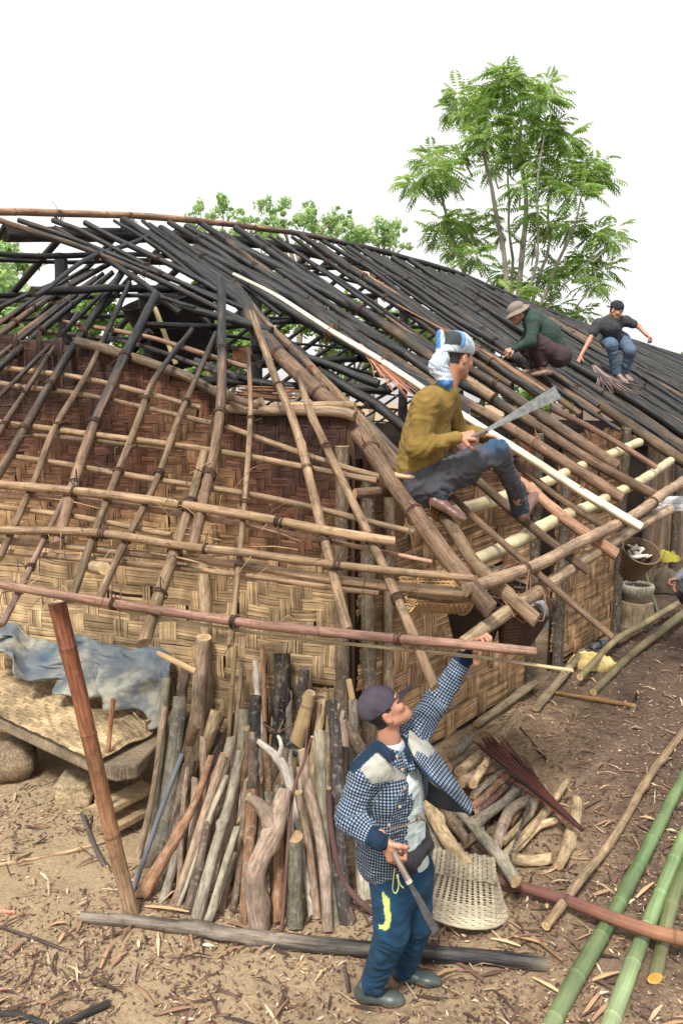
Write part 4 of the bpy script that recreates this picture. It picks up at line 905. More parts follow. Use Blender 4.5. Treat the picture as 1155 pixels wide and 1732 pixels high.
mb = MB(); tube(mb, [gp(180, 1420), at(180, 1320, gp(180, 1420).y + .02)], [.014, .014], (.45, .33, .2), n=8); tag(mb.build('stick', M_WOOD), 'slim pale stick standing under the platform corner behind the red post', 'stick')
def boulder(cx, cy, w, h, col, lab, cat='stone', seed=0, up=0, block=0.0, dep=1.0):
    G = gp(cx, cy + h / 2); px_m = pxm(G); rx = w / 2 * px_m; rz = h / 2 * px_m * 1.05; c = Vector((G.x, G.y + rx * .5 * dep, G.z + rz * .75 + up))
    bm = __import__('bmesh').new(); __import__('bmesh').ops.create_icosphere(bm, subdivisions=4, radius=1)
    mb = MB(); vs = []
    for v in bm.verts:
        d = v.co.normalized()
        if block: 
            mx_ = max(abs(d.x), abs(d.y), abs(d.z)); d = d.lerp(d / mx_ * .85, block)
        k = 1 + .18 * noise.noise(d * 1.3 + Vector((seed, 0, 0))) + .06 * noise.noise(d * 4 + Vector((seed, 5, 0)))
        vs.append(Vector((d.x * rx * k, d.y * rx * dep * k, d.z * rz * k)) + c)
    mb.add(vs, [tuple(v.index for v in f.verts) for f in bm.faces], (*col, .9), [(v.x, v.y, v.z * 8) for v in vs]); bm.free()
    return tag(mb.build('stone', M_WOOD), lab, cat)
boulder(12, 1285, 90, 70, (.34, .25, .16), 'rounded brown boulder under the left of the platform', seed=3)
boulder(126, 1340, 70, 52, (.40, .31, .19), 'squarish cut stone block under the platform front', seed=9, block=.8)
boulder(178, 1362, 44, 30, (.30, .21, .13), 'small brown stone behind the red post foot', seed=15, block=.5)
for (pts_, c, lab) in (([(140, 1368), (180, 1372), (262, 1330), (240, 1318)], (.42, .31, .18), 'upper of two loose planks lying under the platform'), ([(160, 1396), (200, 1398), (268, 1362), (240, 1350)], (.36, .26, .15), 'lower of two loose planks lying under the platform')):
    mb = MB(); z = .22 if 'upper' in lab else .10; thick(mb, [ground(x, y, z) for x, y in pts_], .045, c); bevel(mb.build('plank', M_WOOD, smooth=False), .006); o = bpy.context.scene.collection.objects[-1]
    for ob in reversed(list(COL.objects)):
        if ob.name.startswith('plank') and 'label' not in ob and ob.parent is None: tag(ob, lab, 'plank', 'loose planks under the platform'); break
# ------------------------------------------------------------ tarpaulin behind the platform
def tarp():
    m, n, b = nodes_mat('faded_tarpaulin'); L = n.links; tc = N(n, 'ShaderNodeTexCoord')
    a = N(n, 'ShaderNodeTexNoise'); a.inputs['Scale'].default_value = 3.5; a.inputs['Detail'].default_value = 7; a.inputs['Roughness'].default_value = .65; L.new(tc.outputs['Object'], a.inputs['Vector'])
    cr = N(n, 'ShaderNodeValToRGB'); e = cr.color_ramp; e.elements[0].position = .30; e.elements[0].color = (.035, .07, .115, 1); e.elements[1].position = .60; e.elements[1].color = (.27, .26, .215, 1); k = e.elements.new(.5); k.color = (.12, .135, .14, 1)
    L.new(a.outputs[0], cr.inputs[0]); L.new(cr.outputs[0], b.inputs['Base Color']); b.inputs['Roughness'].default_value = .6
    mb = MB(); nu, nv = 70, 34
    top = [(-20, 1062), (20, 1055), (50, 1078), (95, 1085), (120, 1075), (150, 1070), (175, 1090), (215, 1096), (262, 1094), (286, 1106)]
    bot = [(-20, 1110), (20, 1105), (60, 1150), (95, 1165), (120, 1170), (150, 1185), (175, 1192), (215, 1205), (255, 1222), (284, 1222)]
    vs = []
    for j in range(nv + 1):
        for i in range(nu + 1):
            u = i / nu; v = j / nv; q = u * (len(top) - 1); a_ = min(int(q), len(top) - 2); f = q - a_
            tx = top[a_][0] * (1 - f) + top[a_ + 1][0] * f; ty = top[a_][1] * (1 - f) + top[a_ + 1][1] * f
            bx = bot[a_][0] * (1 - f) + bot[a_ + 1][0] * f; by = bot[a_][1] * (1 - f) + bot[a_ + 1][1] * f
            out = .10 + .35 * v; 
            P = vplane(tx + (bx - tx) * v, ty + (by - ty) * v, WC + WN * out, WN)
            fold = .07 * math.sin(u * 24 + 4 * v + 3 * noise.noise(Vector((u * 4, v * 2, 0)))) * (.4 + v) + .08 * noise.noise(Vector((u * 5 + v * 3, v * 3, 7))) + .05 * abs(noise.noise(Vector((u * 14, v * 8, 3))))
            vs.append(P + WN * fold)
    mb.add(vs, [(j * (nu + 1) + i, j * (nu + 1) + i + 1, (j + 1) * (nu + 1) + i + 1, (j + 1) * (nu + 1) + i) for j in range(nv) for i in range(nu)])
    o = mb.build('tarpaulin', m); s_ = o.modifiers.new('s', 'SOLIDIFY'); s_.thickness = .004
    tag(o, 'crumpled faded blue grey tarpaulin hanging behind the platform', 'tarpaulin')
tarp()
mb = MB(); tube(mb, [vplane(266, 1104, WC + WN * .5, WN), vplane(330, 1135, WC + WN * .42, WN)], [.02, .022], (.52, .36, .2), n=9); tag(mb.build('stick', M_CANE), 'short pale bamboo stick poking out at the right corner of the tarpaulin', 'stick')
# ------------------------------------------------------------ baskets
def basket(name, base, axis, r0, r1, h, col, lab, closed=True, nr=26, nc=44, openw=.5, square=0.0, rim=True, cat='basket', wall=.005, seed=1, thickness=.004, group=None):
    """open-weave basket: hoops and uprights as real strips"""
    rs = random.Random(seed); mb = MB(); Z = Vector(axis).normalized(); X = Z.orthogonal().normalized(); 
    if abs(Z.z) > .9: X = Vector((math.cos(-.18), math.sin(-.18), 0)); X = (X - Z * X.dot(Z)).normalized()
    Y = Z.cross(X)
    def P(th, f, off=0):
        r = r0 + (r1 - r0) * f; c, s = math.cos(th), math.sin(th)
        if square * (1 - f) > 0:
            k = 1 / max(abs(c), abs(s)); r = r * (1 + (k - 1) * square * (1 - f) * .9)
        wob = 1 + .03 * noise.noise(Vector((c + seed, s, f * 2)))
        return Vector(base) + (X * c + Y * s) * (r + off) * wob + Z * (h * f)
    for i in range(nr):                                     # hoops
        f = (i + .5) / nr; hw = .5 / nr * (1 - openw * (1 if f < .55 else .3)); v_ = rs.uniform(.75, 1.15); cl = tuple(x * v_ for x in col)
        vs = []; K = nc * 2
        for k in range(K):
            th = 2 * math.pi * k / K; off = wall * .5 * (1 if ((k // 2) + i) % 2 else -1)
            vs += [P(th, f - hw, off), P(th, f + hw, off)]
        mb.add(vs, [(2 * k, 2 * ((k + 1) % K), 2 * ((k + 1) % K) + 1, 2 * k + 1) for k in range(K)], (*cl, .7))
    for k in range(nc):                                     # uprights
        th = 2 * math.pi * (k + .5) / nc; w = math.pi / nc * (1 - openw * .7); v_ = rs.uniform(.7, 1.1); cl = tuple(x * v_ for x in col); vs = []
        for i in range(nr + 1):
            off = wall * .5 * (-1 if (k + i) % 2 else 1) * .8
            vs += [P(th - w, i / nr, off), P(th + w, i / nr, off)]
        mb.add(vs, [(2 * i, 2 * i + 1, 2 * i + 3, 2 * i + 2) for i in range(nr)], (*cl, .7))
    if closed:                                              # woven bottom
        n_ = max(8, nc // 3)
        for d in (0, 1):
            for i in range(n_):
                t = -1 + 2 * (i + .5) / n_; w = 1 / n_ * (1 - openw * .5); v_ = rs.uniform(.7, 1.1); cl = tuple(x * v_ for x in col); vs = []
                R_ = r0 * (1 + square * .04); half = R_ * (math.sqrt(max(0, 1 - t * t)) if square < .3 else (1 if abs(t) < .85 else .93))
                for q in range(9):
                    s_ = (-1 + 2 * q / 8) * half; a = t * R_
                    for aa in (a - w * R_, a + w * R_):
                        p = (X * aa + Y * s_) if d else (X * s_ + Y * aa)
                        vs.append(Vector(base) + p + Z * (.004 * (1 if (q + i + d) % 2 else -1)))
                mb.add(vs, [(2 * q, 2 * q + 1, 2 * q + 3, 2 * q + 2) for q in range(8)], (*cl, .7))
    o = mb.build(name, M_SLAT, smooth=False); sd = o.modifiers.new('s', 'SOLIDIFY'); sd.thickness = thickness
    if rim:
        rb = MB(); tube(rb, [P(2 * math.pi * k / 24, 1, .004) for k in range(25)], [.008], tuple(x * .8 for x in col), step=.05, n=6, cap=False); rb.build('rim', M_CANE, o)
    tag(o, lab, cat, group); return o
G1 = gp(775, 1560)
basket('upturned_basket', G1 + Vector((.05, .17, .232)), (-.10, -.20, -1), .18, .27, .225, (.58, .50, .36), 'cream open weave basket turned upside down beside the capped man', square=.75, nr=19, nc=44, openw=.66, seed=4)
Pb = LL(735, 985, -.28)
def pxr(P, r): return r * pxm(P)
A = at(692, 1010, 4.55); B = at(800, 1012, 4.75)
basket('cane_basket', at(690, 1000, 4.6), (B - A), .13, .135, .40, (.42, .27, .13), 'tan open mesh basket lying on its side under the roof corner', closed=True, nr=22, nc=40, openw=.75, seed=8)
basket('carrying_basket', at(868, 1088, 5.0), (.15, -.25, 1), .10, .20, .33, (.08, .045, .03), 'dark brown cone basket hanging under the eave poles beside the grey container', nr=22, nc=40, openw=.2, seed=9)
basket('carrying_basket', at(800, 1082, 5.0), (.0, -.2, 1), .13, .22, .34, (.04, .025, .018), 'blackened round basket hanging right above the raised hand', nr=20, nc=36, openw=.1, seed=10)
# thick dark bundle behind the baskets: hanging sooty basket
basket('carrying_basket', at(845, 1052, 5.3), (.1, -.1, 1), .12, .19, .26, (.035, .024, .018), 'sooty basket hanging behind the other two at the corner', nr=18, nc=30, openw=.1, seed=12)
mb = MB(); q0 = at(893, 1020, 4.8); tube(mb, [at(888, 1022, 4.8), at(905, 1016, 4.85), at(918, 1030, 4.85), at(921, 1060, 4.85)], [.05, .055, .05, .035], (.30, .34, .35), step=.03, n=14, flat=.6, rough=.4, lump=.05); tag(mb.build('plastic_container', M_CANE), 'grey plastic container hanging beside the dark cone basket', 'container')
# tangle of cane ties at the corner
for k in range(14):
    mb = MB(); c = at(random.uniform(800, 905), random.uniform(985, 1050), random.uniform(4.0, 4.4))
    pts = [c + Vector((random.uniform(-.12, .12), random.uniform(-.1, .1), random.uniform(-.1, .12))) for _ in range(4)]
    tube(mb, pts, [.0035], random.choice([(.32, .15, .08), (.2, .1, .06), (.45, .3, .16), (.15, .16, .17)]), step=.03, n=5, cap=False); mb.build('loose_tie', M_CANE, HOUSE)
# hanging basket with cloth
HB = LL(1078, 880, -.05)
cpos = at(1064, 970, HB.y)
hb = basket('hanging_basket', cpos, (.12, -.55, .85), .09, .15, .27, (.16, .11, .07), 'dark basket filled with pale fish-shaped cloths hanging from the eave pole', nr=16, nc=30, openw=.45, seed=13)
RG = MB(); rr_ = random.Random(2)
for k in range(7):
    c = cpos + Vector((.12, -.55, .85)).normalized() * .22 + Vector((rr_.uniform(-.08, .08), rr_.uniform(-.05, .05), rr_.uniform(-.03, .05)))
    tube(RG, [c + Vector((rr_.uniform(-.09, .09), 0, rr_.uniform(-.06, .06))), c, c + Vector((rr_.uniform(-.09, .09), -.02, rr_.uniform(-.06, .06)))], [.015, .035, .012], (.55, .50, .44), step=.02, n=8, lump=.3, flat=.5)
tag(RG.build('rags', M_WOOD), 'pale crumpled rags stuffed in the basket hanging from the eave', 'rags')
hb['label'] = 'dark bucket shaped basket with pale rags hanging from the eave'
# ground things by the side wall
def cloth_heap(cx, cy, w, d, h, col, lab, cat='cloth', seed=0, name='cloth', rough=.7, base=0.0):
    G = gp(cx, cy); sx_ = w / 2 * pxm(G); mb = MB(); n1, n2 = 40, 20; vs = []
    for j in range(n2 + 1):
        for i in range(n1):
            th = 2 * math.pi * i / n1; f = j / n2
            k = 1 + .3 * noise.noise(Vector((math.cos(th) * 1.3 + seed, math.sin(th) * 1.3, 0)))
            r = math.sin(min(1, f * 1.0) * math.pi / 2)
            z = h * (1 - f ** 2.2) * (1 + .9 * noise.noise(Vector((math.cos(th) * f * 3, math.sin(th) * f * 3, seed + 3)))) + .25 * h * noise.noise(Vector((math.cos(th) * f * 7, math.sin(th) * f * 7, seed)))
            vs.append(Vector((G.x + math.cos(th) * r * sx_ * k, G.y + math.sin(th) * r * d * k, G.z + base + max(.004, z + .01))))
    mb.add(vs, [(j * n1 + i, j * n1 + (i + 1) % n1, (j + 1) * n1 + (i + 1) % n1, (j + 1) * n1 + i) for j in range(n2) for i in range(n1)], (*col, rough), [(v.x * .05, v.y * .05, v.z * .05) for v in vs])
    return tag(mb.build(name, M_WOOD), lab, cat)
cloth_heap(999, 1125, 74, .22, .10, (.72, .56, .22), 'crumpled yellow cloth bag lying on the ground by the doorway', seed=2)
cloth_heap(1128, 1000, 70, .25, .28, (.16, .12, .085), 'heap of dark brown sacking against the plank wall', seed=5, name='sack')
cloth_heap(1126, 972, 42, .16, .12, (.70, .62, .10), 'bright yellow plastic sheet lying on top of the brown sacking', seed=7, base=.22, name='plastic_sheet')
def ring_vessel():
    G = gp(1078, 1060); s_ = pxm(G)
    mb = MB(); tube(mb, [Vector((G.x, G.y + .1, -.02)), Vector((G.x, G.y + .1, .31))], [.215, .20], (.36, .28, .185), step=.05, n=22, lump=.09, cut=(.36, .28, .19)); tag(mb.build('tree_stump', M_WOOD), 'grey tree stump standing by the side wall under the mortar', 'stump')
    mb = MB(); prof = [(0, .315), (.15, .315), (.165, .36), (.18, .38), (.205, .44), (.21, .50), (.20, .53), (.165, .535), (.15, .50), (.13, .43), (0, .41)]
    vs = []; n_ = 28
    for r, z in prof:
        for k in range(n_):
            th = 2 * math.pi * k / n_; rr = r * (1 + .05 * noise.noise(Vector((math.cos(th), math.sin(th), z * 5)))); vs.append((G.x + rr * math.cos(th), G.y + .1 + rr * math.sin(th), z))
    mb.add(vs, [(j * n_ + k, j * n_ + (k + 1) % n_, (j + 1) * n_ + (k + 1) % n_, (j + 1) * n_ + k) for j in range(len(prof) - 1) for k in range(n_)], [(.30, .26, .20, .9) if j < 8 else (.03, .025, .02, .9) for j in range(len(prof)) for k in range(n_)]); tag(mb.build('stone_mortar', M_BARK), 'round grey stone mortar resting on the tree stump', 'mortar')  # hollow coloured near black, painted shade so the mortar reads as open
ring_vessel()
mb = MB(); G = gp(1112, 1035); T_ = vplane(1085, 950, WC2 + VN * .15, VN); tube(mb, [G, T_], [.02, .018], (.22, .26, .12), n=8, nodes=.3); tag(mb.build('bamboo_stick', M_CANE), 'slim green bamboo stick leaning on the plank wall behind the mortar', 'stick')
for (x, y, a, w_) in ((1013, 1092, .5, 'left'), (1035, 1090, .9, 'right')):
    G = gp(x, y + 6); mb = MB(); prof = [(-.13, .035, .02), (-.10, .045, .05), (-.02, .042, .055), (.05, .05, .06), (.11, .045, .05), (.135, .02, .02)]
    vs = []; n_ = 12
    D = Vector((math.cos(a), math.sin(a), 0)); S = Vector((-math.sin(a), math.cos(a), 0))
    for t_, hw, hh in prof:
        for k in range(n_):
            th = 2 * math.pi * k / n_; vs.append(G + D * t_ + S * hw * math.cos(th) + Vector((0, 0, hh * .8 + hh * .8 * math.sin(th))))
    mb.add(vs, [(j * n_ + k, j * n_ + (k + 1) % n_, (j + 1) * n_ + (k + 1) % n_, (j + 1) * n_ + k) for j in range(len(prof) - 1) for k in range(n_)], (.13, .16, .19, .45))
    o = mb.build('shoe', M_CANE); tag(o, 'grey rubber shoe on the ground by the yellow cloth, the %s one of the pair' % w_, 'shoe', 'pair of grey shoes by the doorway')
    mb = MB(); tube(mb, [G + D * -.02 + S * .045 + Vector((0, 0, .07)), G + D * -.01 + Vector((0, 0, .105)), G + D * -.02 - S * .045 + Vector((0, 0, .07))], [.012], (.02, .025, .03), n=6, step=.02); mb.build('strap', M_CANE, o)
# white roofing strips seen at the right edge
mb = MB(); 
for k in range(3):
    z = k * .022; A = at(1117 + k * 5, 860, 7.62); A.z += k * .034; A.y += k * .04; 
    X = Vector((1, .12, 0)); Yv = Vector((-.05, .3, 0))
    thick(mb, [A + Vector((0, 0, 0)), A + X * .9, A + X * .9 + Yv, A + Yv], .03, (.85, .85, .85), .5)
mb.build('white_boards', M_CANE, smooth=False)
for ob in COL.objects:
    if ob.name == 'white_boards': tag(ob, 'stack of white boards held at the right edge of the picture beside the eave', 'boards')
# plank on small things inside: bit of orange tin in the gap and black basket under the ridge
mb = MB(); q = [vplane(x, y, WC - WN * .7, WN) for x, y in ((393, 590), (424, 585), (432, 612), (396, 616))]; thick(mb, [p for p in q], .01, (.38, .17, .07)); mb.build('shelf_board', M_WOOD, HOUSE)
bk = basket('sooty_basket', vplane(318, 610, WC - WN * 1.6, WN), (-.25, -.3, 1), .30, .42, .62, (.022, .02, .02), 'large soot black woven basket standing on the loft shelf', nr=30, nc=50, openw=.15, seed=21)
mb = MB(); tube(mb, [vplane(262, 520, WC - WN * .9, WN), vplane(298, 616, WC - WN * .9, WN)], [.022, .022], (.55, .42, .22), n=8, nodes=.4); mb.build('brace', M_CANE, HOUSE)
mb = MB()
for k in range(26):
    y_ = random.uniform(655, 678); A = vplane(random.uniform(395, 420), y_ - 4, WC - WN * .25, WN); B = vplane(random.uniform(480, 508), y_ + random.uniform(-2, 3), WC - WN * random.uniform(.2, .35), WN)
    tube(mb, [A, B], [.006], random.choice([(.35, .17, .09), (.42, .22, .12), (.25, .12, .07)]), n=5, step=.3, cap=False)
tag(mb.build('stick_bundle', M_CANE), 'bundle of reddish thin sticks stored on the wall top shelf', 'bundle')
# ------------------------------------------------------------ litter on the ground (uncountable)
def litter():
    rs = random.Random(77); mb = MB()
    pal = [(.42, .27, .15), (.30, .17, .10), (.14, .075, .06), (.10, .06, .05), (.52, .38, .24), (.20, .11, .09), (.34, .20, .15), (.60, .47, .33), (.09, .05, .042), (.065, .04, .035), (.16, .085, .065), (.12, .07, .055)]
    def dens(x, y):
        d = .22 + 1.0 * noise.noise(Vector((x * .9, y * .9, 4))) + .7 * noise.noise(Vector((x * 3.5, y * 3.5, 8))) + .28 * max(0, x - .2)
        if x < -1.2 and y < 4.0: d += .45
        return d
    cnt = 0
    while cnt < 42000:
        y = 2.3 + 8.5 * rs.random() ** 1.7; x = rs.uniform(-.55, .62) * y * 1.0
        P = Vector((x, y, 0)); q = P - WC
        if q.dot(NF) > -.1 and q.dot(VN) < .05: continue
        if rs.random() > dens(x, y) * 1.3 + .12: continue
        cnt += 1
        big = rs.random() < .045
        L = rs.uniform(.004, .017) if not big else rs.uniform(.025, .09); W = L * rs.uniform(.12, .5) if not big else rs.uniform(.003, .010)
        a = rs.random() * math.pi; D = Vector((math.cos(a), math.sin(a), rs.uniform(-.25, .25))); S = Vector((-math.sin(a), math.cos(a), rs.uniform(-.5, .5))); z = gz(x, y) + rs.uniform(.002, .014) + (.012 if big else 0)
        c = Vector((x, y, z)); cv = rs.choice(pal); v = rs.uniform(.7, 1.2)
        bow = Vector((0, 0, rs.uniform(-.15, .35) * L))
        vs = [c - D * L + S * W * .4, c - D * L - S * W * .4, c + S * W + bow, c - S * W + bow, c + D * L + S * W * .3, c + D * L - S * W * .3]
        mb.add(vs, [(0, 1, 3, 2), (2, 3, 5, 4)], (cv[0] * v, cv[1] * v, cv[2] * v, .85))
    tag(mb.build('ground_litter', M_SLAT, smooth=False), kind='stuff')
litter()
# large bamboo splinters (countable)
rs = random.Random(9)
SP = [((985, 1715), (1020, 1670)), ((1000, 1725), (1038, 1690)), ((1075, 1515), (1105, 1490)), ((862, 1560), (950, 1625)), ((868, 1585), (925, 1600)), ((830, 1590), (880, 1600)), ((1060, 1480), (1080, 1440)), ((995, 1660), (1050, 1640)),
      ((228, 1665), (262, 1700)), ((268, 1717), (328, 1698)), ((85, 1565), (112, 1562)), ((170, 1640), (190, 1595)), ((900, 1655), (960, 1690)), ((100, 1600), (112, 1578)), ((1010, 1390), (1035, 1385)), ((40, 1600), (20, 1615)), ((390, 1560), (420, 1568)), ((246, 1535), (320, 1542))]
for k, (a, b) in enumerate(SP):
    A = gp(*a, .012); B = gp(*b, .03); mb = MB(); c = rs.choice([(.55, .36, .2), (.48, .29, .17), (.40, .24, .15)])
    tube(mb, [A, A.lerp(B, .5) + Vector((0, 0, .01)), B], [.008, .014, .006], c, step=.04, n=6, flat=.25, lump=.2)
    tag(mb.build('bamboo_splinter', M_CANE), 'split tan bamboo splinter lying on the trodden earth', 'splinter', 'bamboo splinters scattered on the ground')
# ------------------------------------------------------------ figures: smooth blended solids turned into one surface
class Solid:
    def __init__(s): s.pr = []; s.cuts = []
    def cap(s, a, b, ra, rb=None, flat=None, k=.02, sub=False, ref=None, fold=0):
        s.pr.append(dict(a=np.array(a, float), b=np.array(b, float), ra=ra, rb=ra if rb is None else rb, flat=flat, k=k, sub=sub, ell=None, ref=ref, fold=fold)); return s
    def ell(s, c, r, M=None, k=.02, sub=False):
        s.pr.append(dict(a=np.array(c, float), b=np.array(c, float) + 1e-6, ra=max(r), rb=max(r), flat=None, k=k, sub=sub, ell=(np.array(r, float), np.array(M) if M is not None else np.eye(3)), ref=None, fold=0)); return s
    def d1(s, p, P):
        if p['ell']:
            r, M = p['ell']; q = (P - p['a']) @ M.T / r; L = np.linalg.norm(q, axis=-1); return (L - 1) * r.min() * 1.0
        ab = p['b'] - p['a']; l2 = max(1e-9, ab @ ab); ap = P - p['a']; t = np.clip(ap @ ab / l2, 0, 1)
        q = ap - t[..., None] * ab
        if p['flat']:
            f, fac = p['flat']; f = np.array(f, float); f = f / np.linalg.norm(f); c = q @ f; q = q + f * (c * (1 / fac - 1))[..., None]
        return np.linalg.norm(q, axis=-1) - (p['ra'] + (p['rb'] - p['ra']) * t)
    def mesh(s, h):
        add = [p for p in s.pr if not p['sub']]
        lo = np.min([np.minimum(p['a'], p['b']) - max(p['ra'], p['rb']) for p in add], axis=0) - .02
        hi = np.max([np.maximum(p['a'], p['b']) + max(p['ra'], p['rb']) for p in add], axis=0) + .02
        n = np.ceil((hi - lo) / h).astype(int) + 1
        D = np.full(n, .5)
        for p in s.pr:
            m = max(p['ra'], p['rb']) * 1.05 + p['k'] + 3 * h
            i0 = np.clip(((np.minimum(p['a'], p['b']) - m - lo) / h).astype(int), 0, n - 1); i1 = np.clip(((np.maximum(p['a'], p['b']) + m - lo) / h).astype(int) + 2, 1, n)
            gx = [lo[q] + h * np.arange(i0[q], i1[q]) for q in range(3)]
            G = np.stack(np.meshgrid(*gx, indexing='ij'), -1); d = s.d1(p, G)
            sl = tuple(slice(i0[q], i1[q]) for q in range(3)); A = D[sl]; k = p['k']
            if p['sub']:
                hh = np.maximum(k - np.abs(A + d), 0) / k; D[sl] = np.maximum(A, -d) + hh * hh * k * .25
            else:
                hh = np.maximum(k - np.abs(A - d), 0) / k; D[sl] = np.minimum(A, d) - hh * hh * k * .25
        for (c, nn) in s.cuts:
            gx = [lo[q] + h * np.arange(n[q]) for q in range(3)]
            G = np.stack(np.meshgrid(*gx, indexing='ij'), -1); D = np.maximum(D, (G - np.array(c, float)) @ np.array(nn, float))
        D[0] = D[-1] = .5; D[:, 0] = D[:, -1] = .5; D[:, :, 0] = D[:, :, -1] = .5
        S = D < 0; c = np.zeros(n - 1, int); 
        def C(A, i, j, k): return A[i:A.shape[0] - 1 + i, j:A.shape[1] - 1 + j, k:A.shape[2] - 1 + k]
        for i in (0, 1):
            for j in (0, 1):
                for k in (0, 1): c += C(S, i, j, k)
        mask = (c > 0) & (c < 8); ids = -np.ones(n - 1, int); ids[mask] = np.arange(mask.sum())
        I = np.argwhere(mask); acc = np.zeros((len(I), 3)); cnt = np.zeros(len(I))
        cor = [(i, j, k) for i in (0, 1) for j in (0, 1) for k in (0, 1)]
        for a in cor:
            for b in cor:
                if sum(b) - sum(a) == 1 and all(y >= x for x, y in zip(a, b)):
                    da = D[I[:, 0] + a[0], I[:, 1] + a[1], I[:, 2] + a[2]]; db = D[I[:, 0] + b[0], I[:, 1] + b[1], I[:, 2] + b[2]]
                    m = (da < 0) != (db < 0); t = np.where(m, da / np.where(np.abs(da - db) < 1e-12, 1, da - db), 0)
                    pt = I + np.array(a) + t[:, None] * (np.array(b) - np.array(a)); acc += pt * m[:, None]; cnt += m
        V = lo + h * (acc / np.maximum(cnt, 1)[:, None])
        F_ = []
        for ax in range(3):
            o1, o2 = [q for q in range(3) if q != ax]
            sl0 = [slice(None)] * 3; sl1 = [slice(None)] * 3; sl0[ax] = slice(0, -1); sl1[ax] = slice(1, None)
            ch = S[tuple(sl0)] != S[tuple(sl1)]; E = np.argwhere(ch)
            E = E[(E[:, o1] > 0) & (E[:, o2] > 0) & (E[:, o1] < n[o1] - 1) & (E[:, o2] < n[o2] - 1)]
            ins = S[E[:, 0], E[:, 1], E[:, 2]]
            def idx(d1, d2):
                q = E.copy(); q[:, o1] -= d1; q[:, o2] -= d2; return ids[q[:, 0], q[:, 1], q[:, 2]]
            quad = np.stack([idx(1, 1), idx(0, 1), idx(0, 0), idx(1, 0)], 1)
            flip = ins if ax != 1 else ~ins
            quad[~flip] = quad[~flip][:, ::-1]; F_.append(quad)
        Fc = np.concatenate(F_); return V, Fc
    def uv(s, V):
        """bone coordinates of every vertex: (around, along), index of the nearest bone"""
        pr = [p for p in s.pr if not p['sub']]
        Ds = np.stack([s.d1(p, V) for p in pr], 1); w = Ds.argmin(1); out = np.zeros((len(V), 3)); tt = np.zeros(len(V)); fo = np.zeros(len(V))
        for i, p in enumerate(pr):
            m = w == i
            if not m.any(): continue
            ab = p['b'] - p['a']; L = np.linalg.norm(ab); d = ab / max(L, 1e-9)
            ref = np.array(p['ref'] if p['ref'] is not None else (0, -1, 0), float); ref = ref - d * (ref @ d); ref /= max(1e-6, np.linalg.norm(ref)); s2 = np.cross(d, ref)
            q = V[m] - p['a']; al = q @ d; x, y = q @ ref, q @ s2; th = np.arctan2(y, x)
            out[m, 0] = th * (p['ra'] + p['rb']) / 2; out[m, 1] = al; out[m, 2] = th; tt[m] = np.clip(al / max(L, 1e-6), 0, 1); fo[m] = p['fold']
        return out, tt, fo, w
def vnorm(V, Fc):
    n = np.zeros_like(V); fn = np.cross(V[Fc[:, 2]] - V[Fc[:, 0]], V[Fc[:, 3]] - V[Fc[:, 1]])
    for k in range(4): np.add.at(n, Fc[:, k], fn)
    return n / np.maximum(1e-12, np.linalg.norm(n, axis=1))[:, None]
def proj(V):
    q = V - np.array(CAM); f = q @ np.array((0, cp, -sp)); u = q @ np.array((0, sp, cp)); return 577.5 + F * q[:, 0] / f, 866 - F * u / f
def inpoly(x, y, poly):
    r = np.zeros(len(x), bool); n = len(poly); j = n - 1
    for i in range(n):
        xi, yi = poly[i]; xj, yj = poly[j]
        c = ((yi > y) != (yj > y)) & (x < (xj - xi) * (y - yi) / (yj - yi + 1e-12) + xi); r ^= c; j = i
    return r
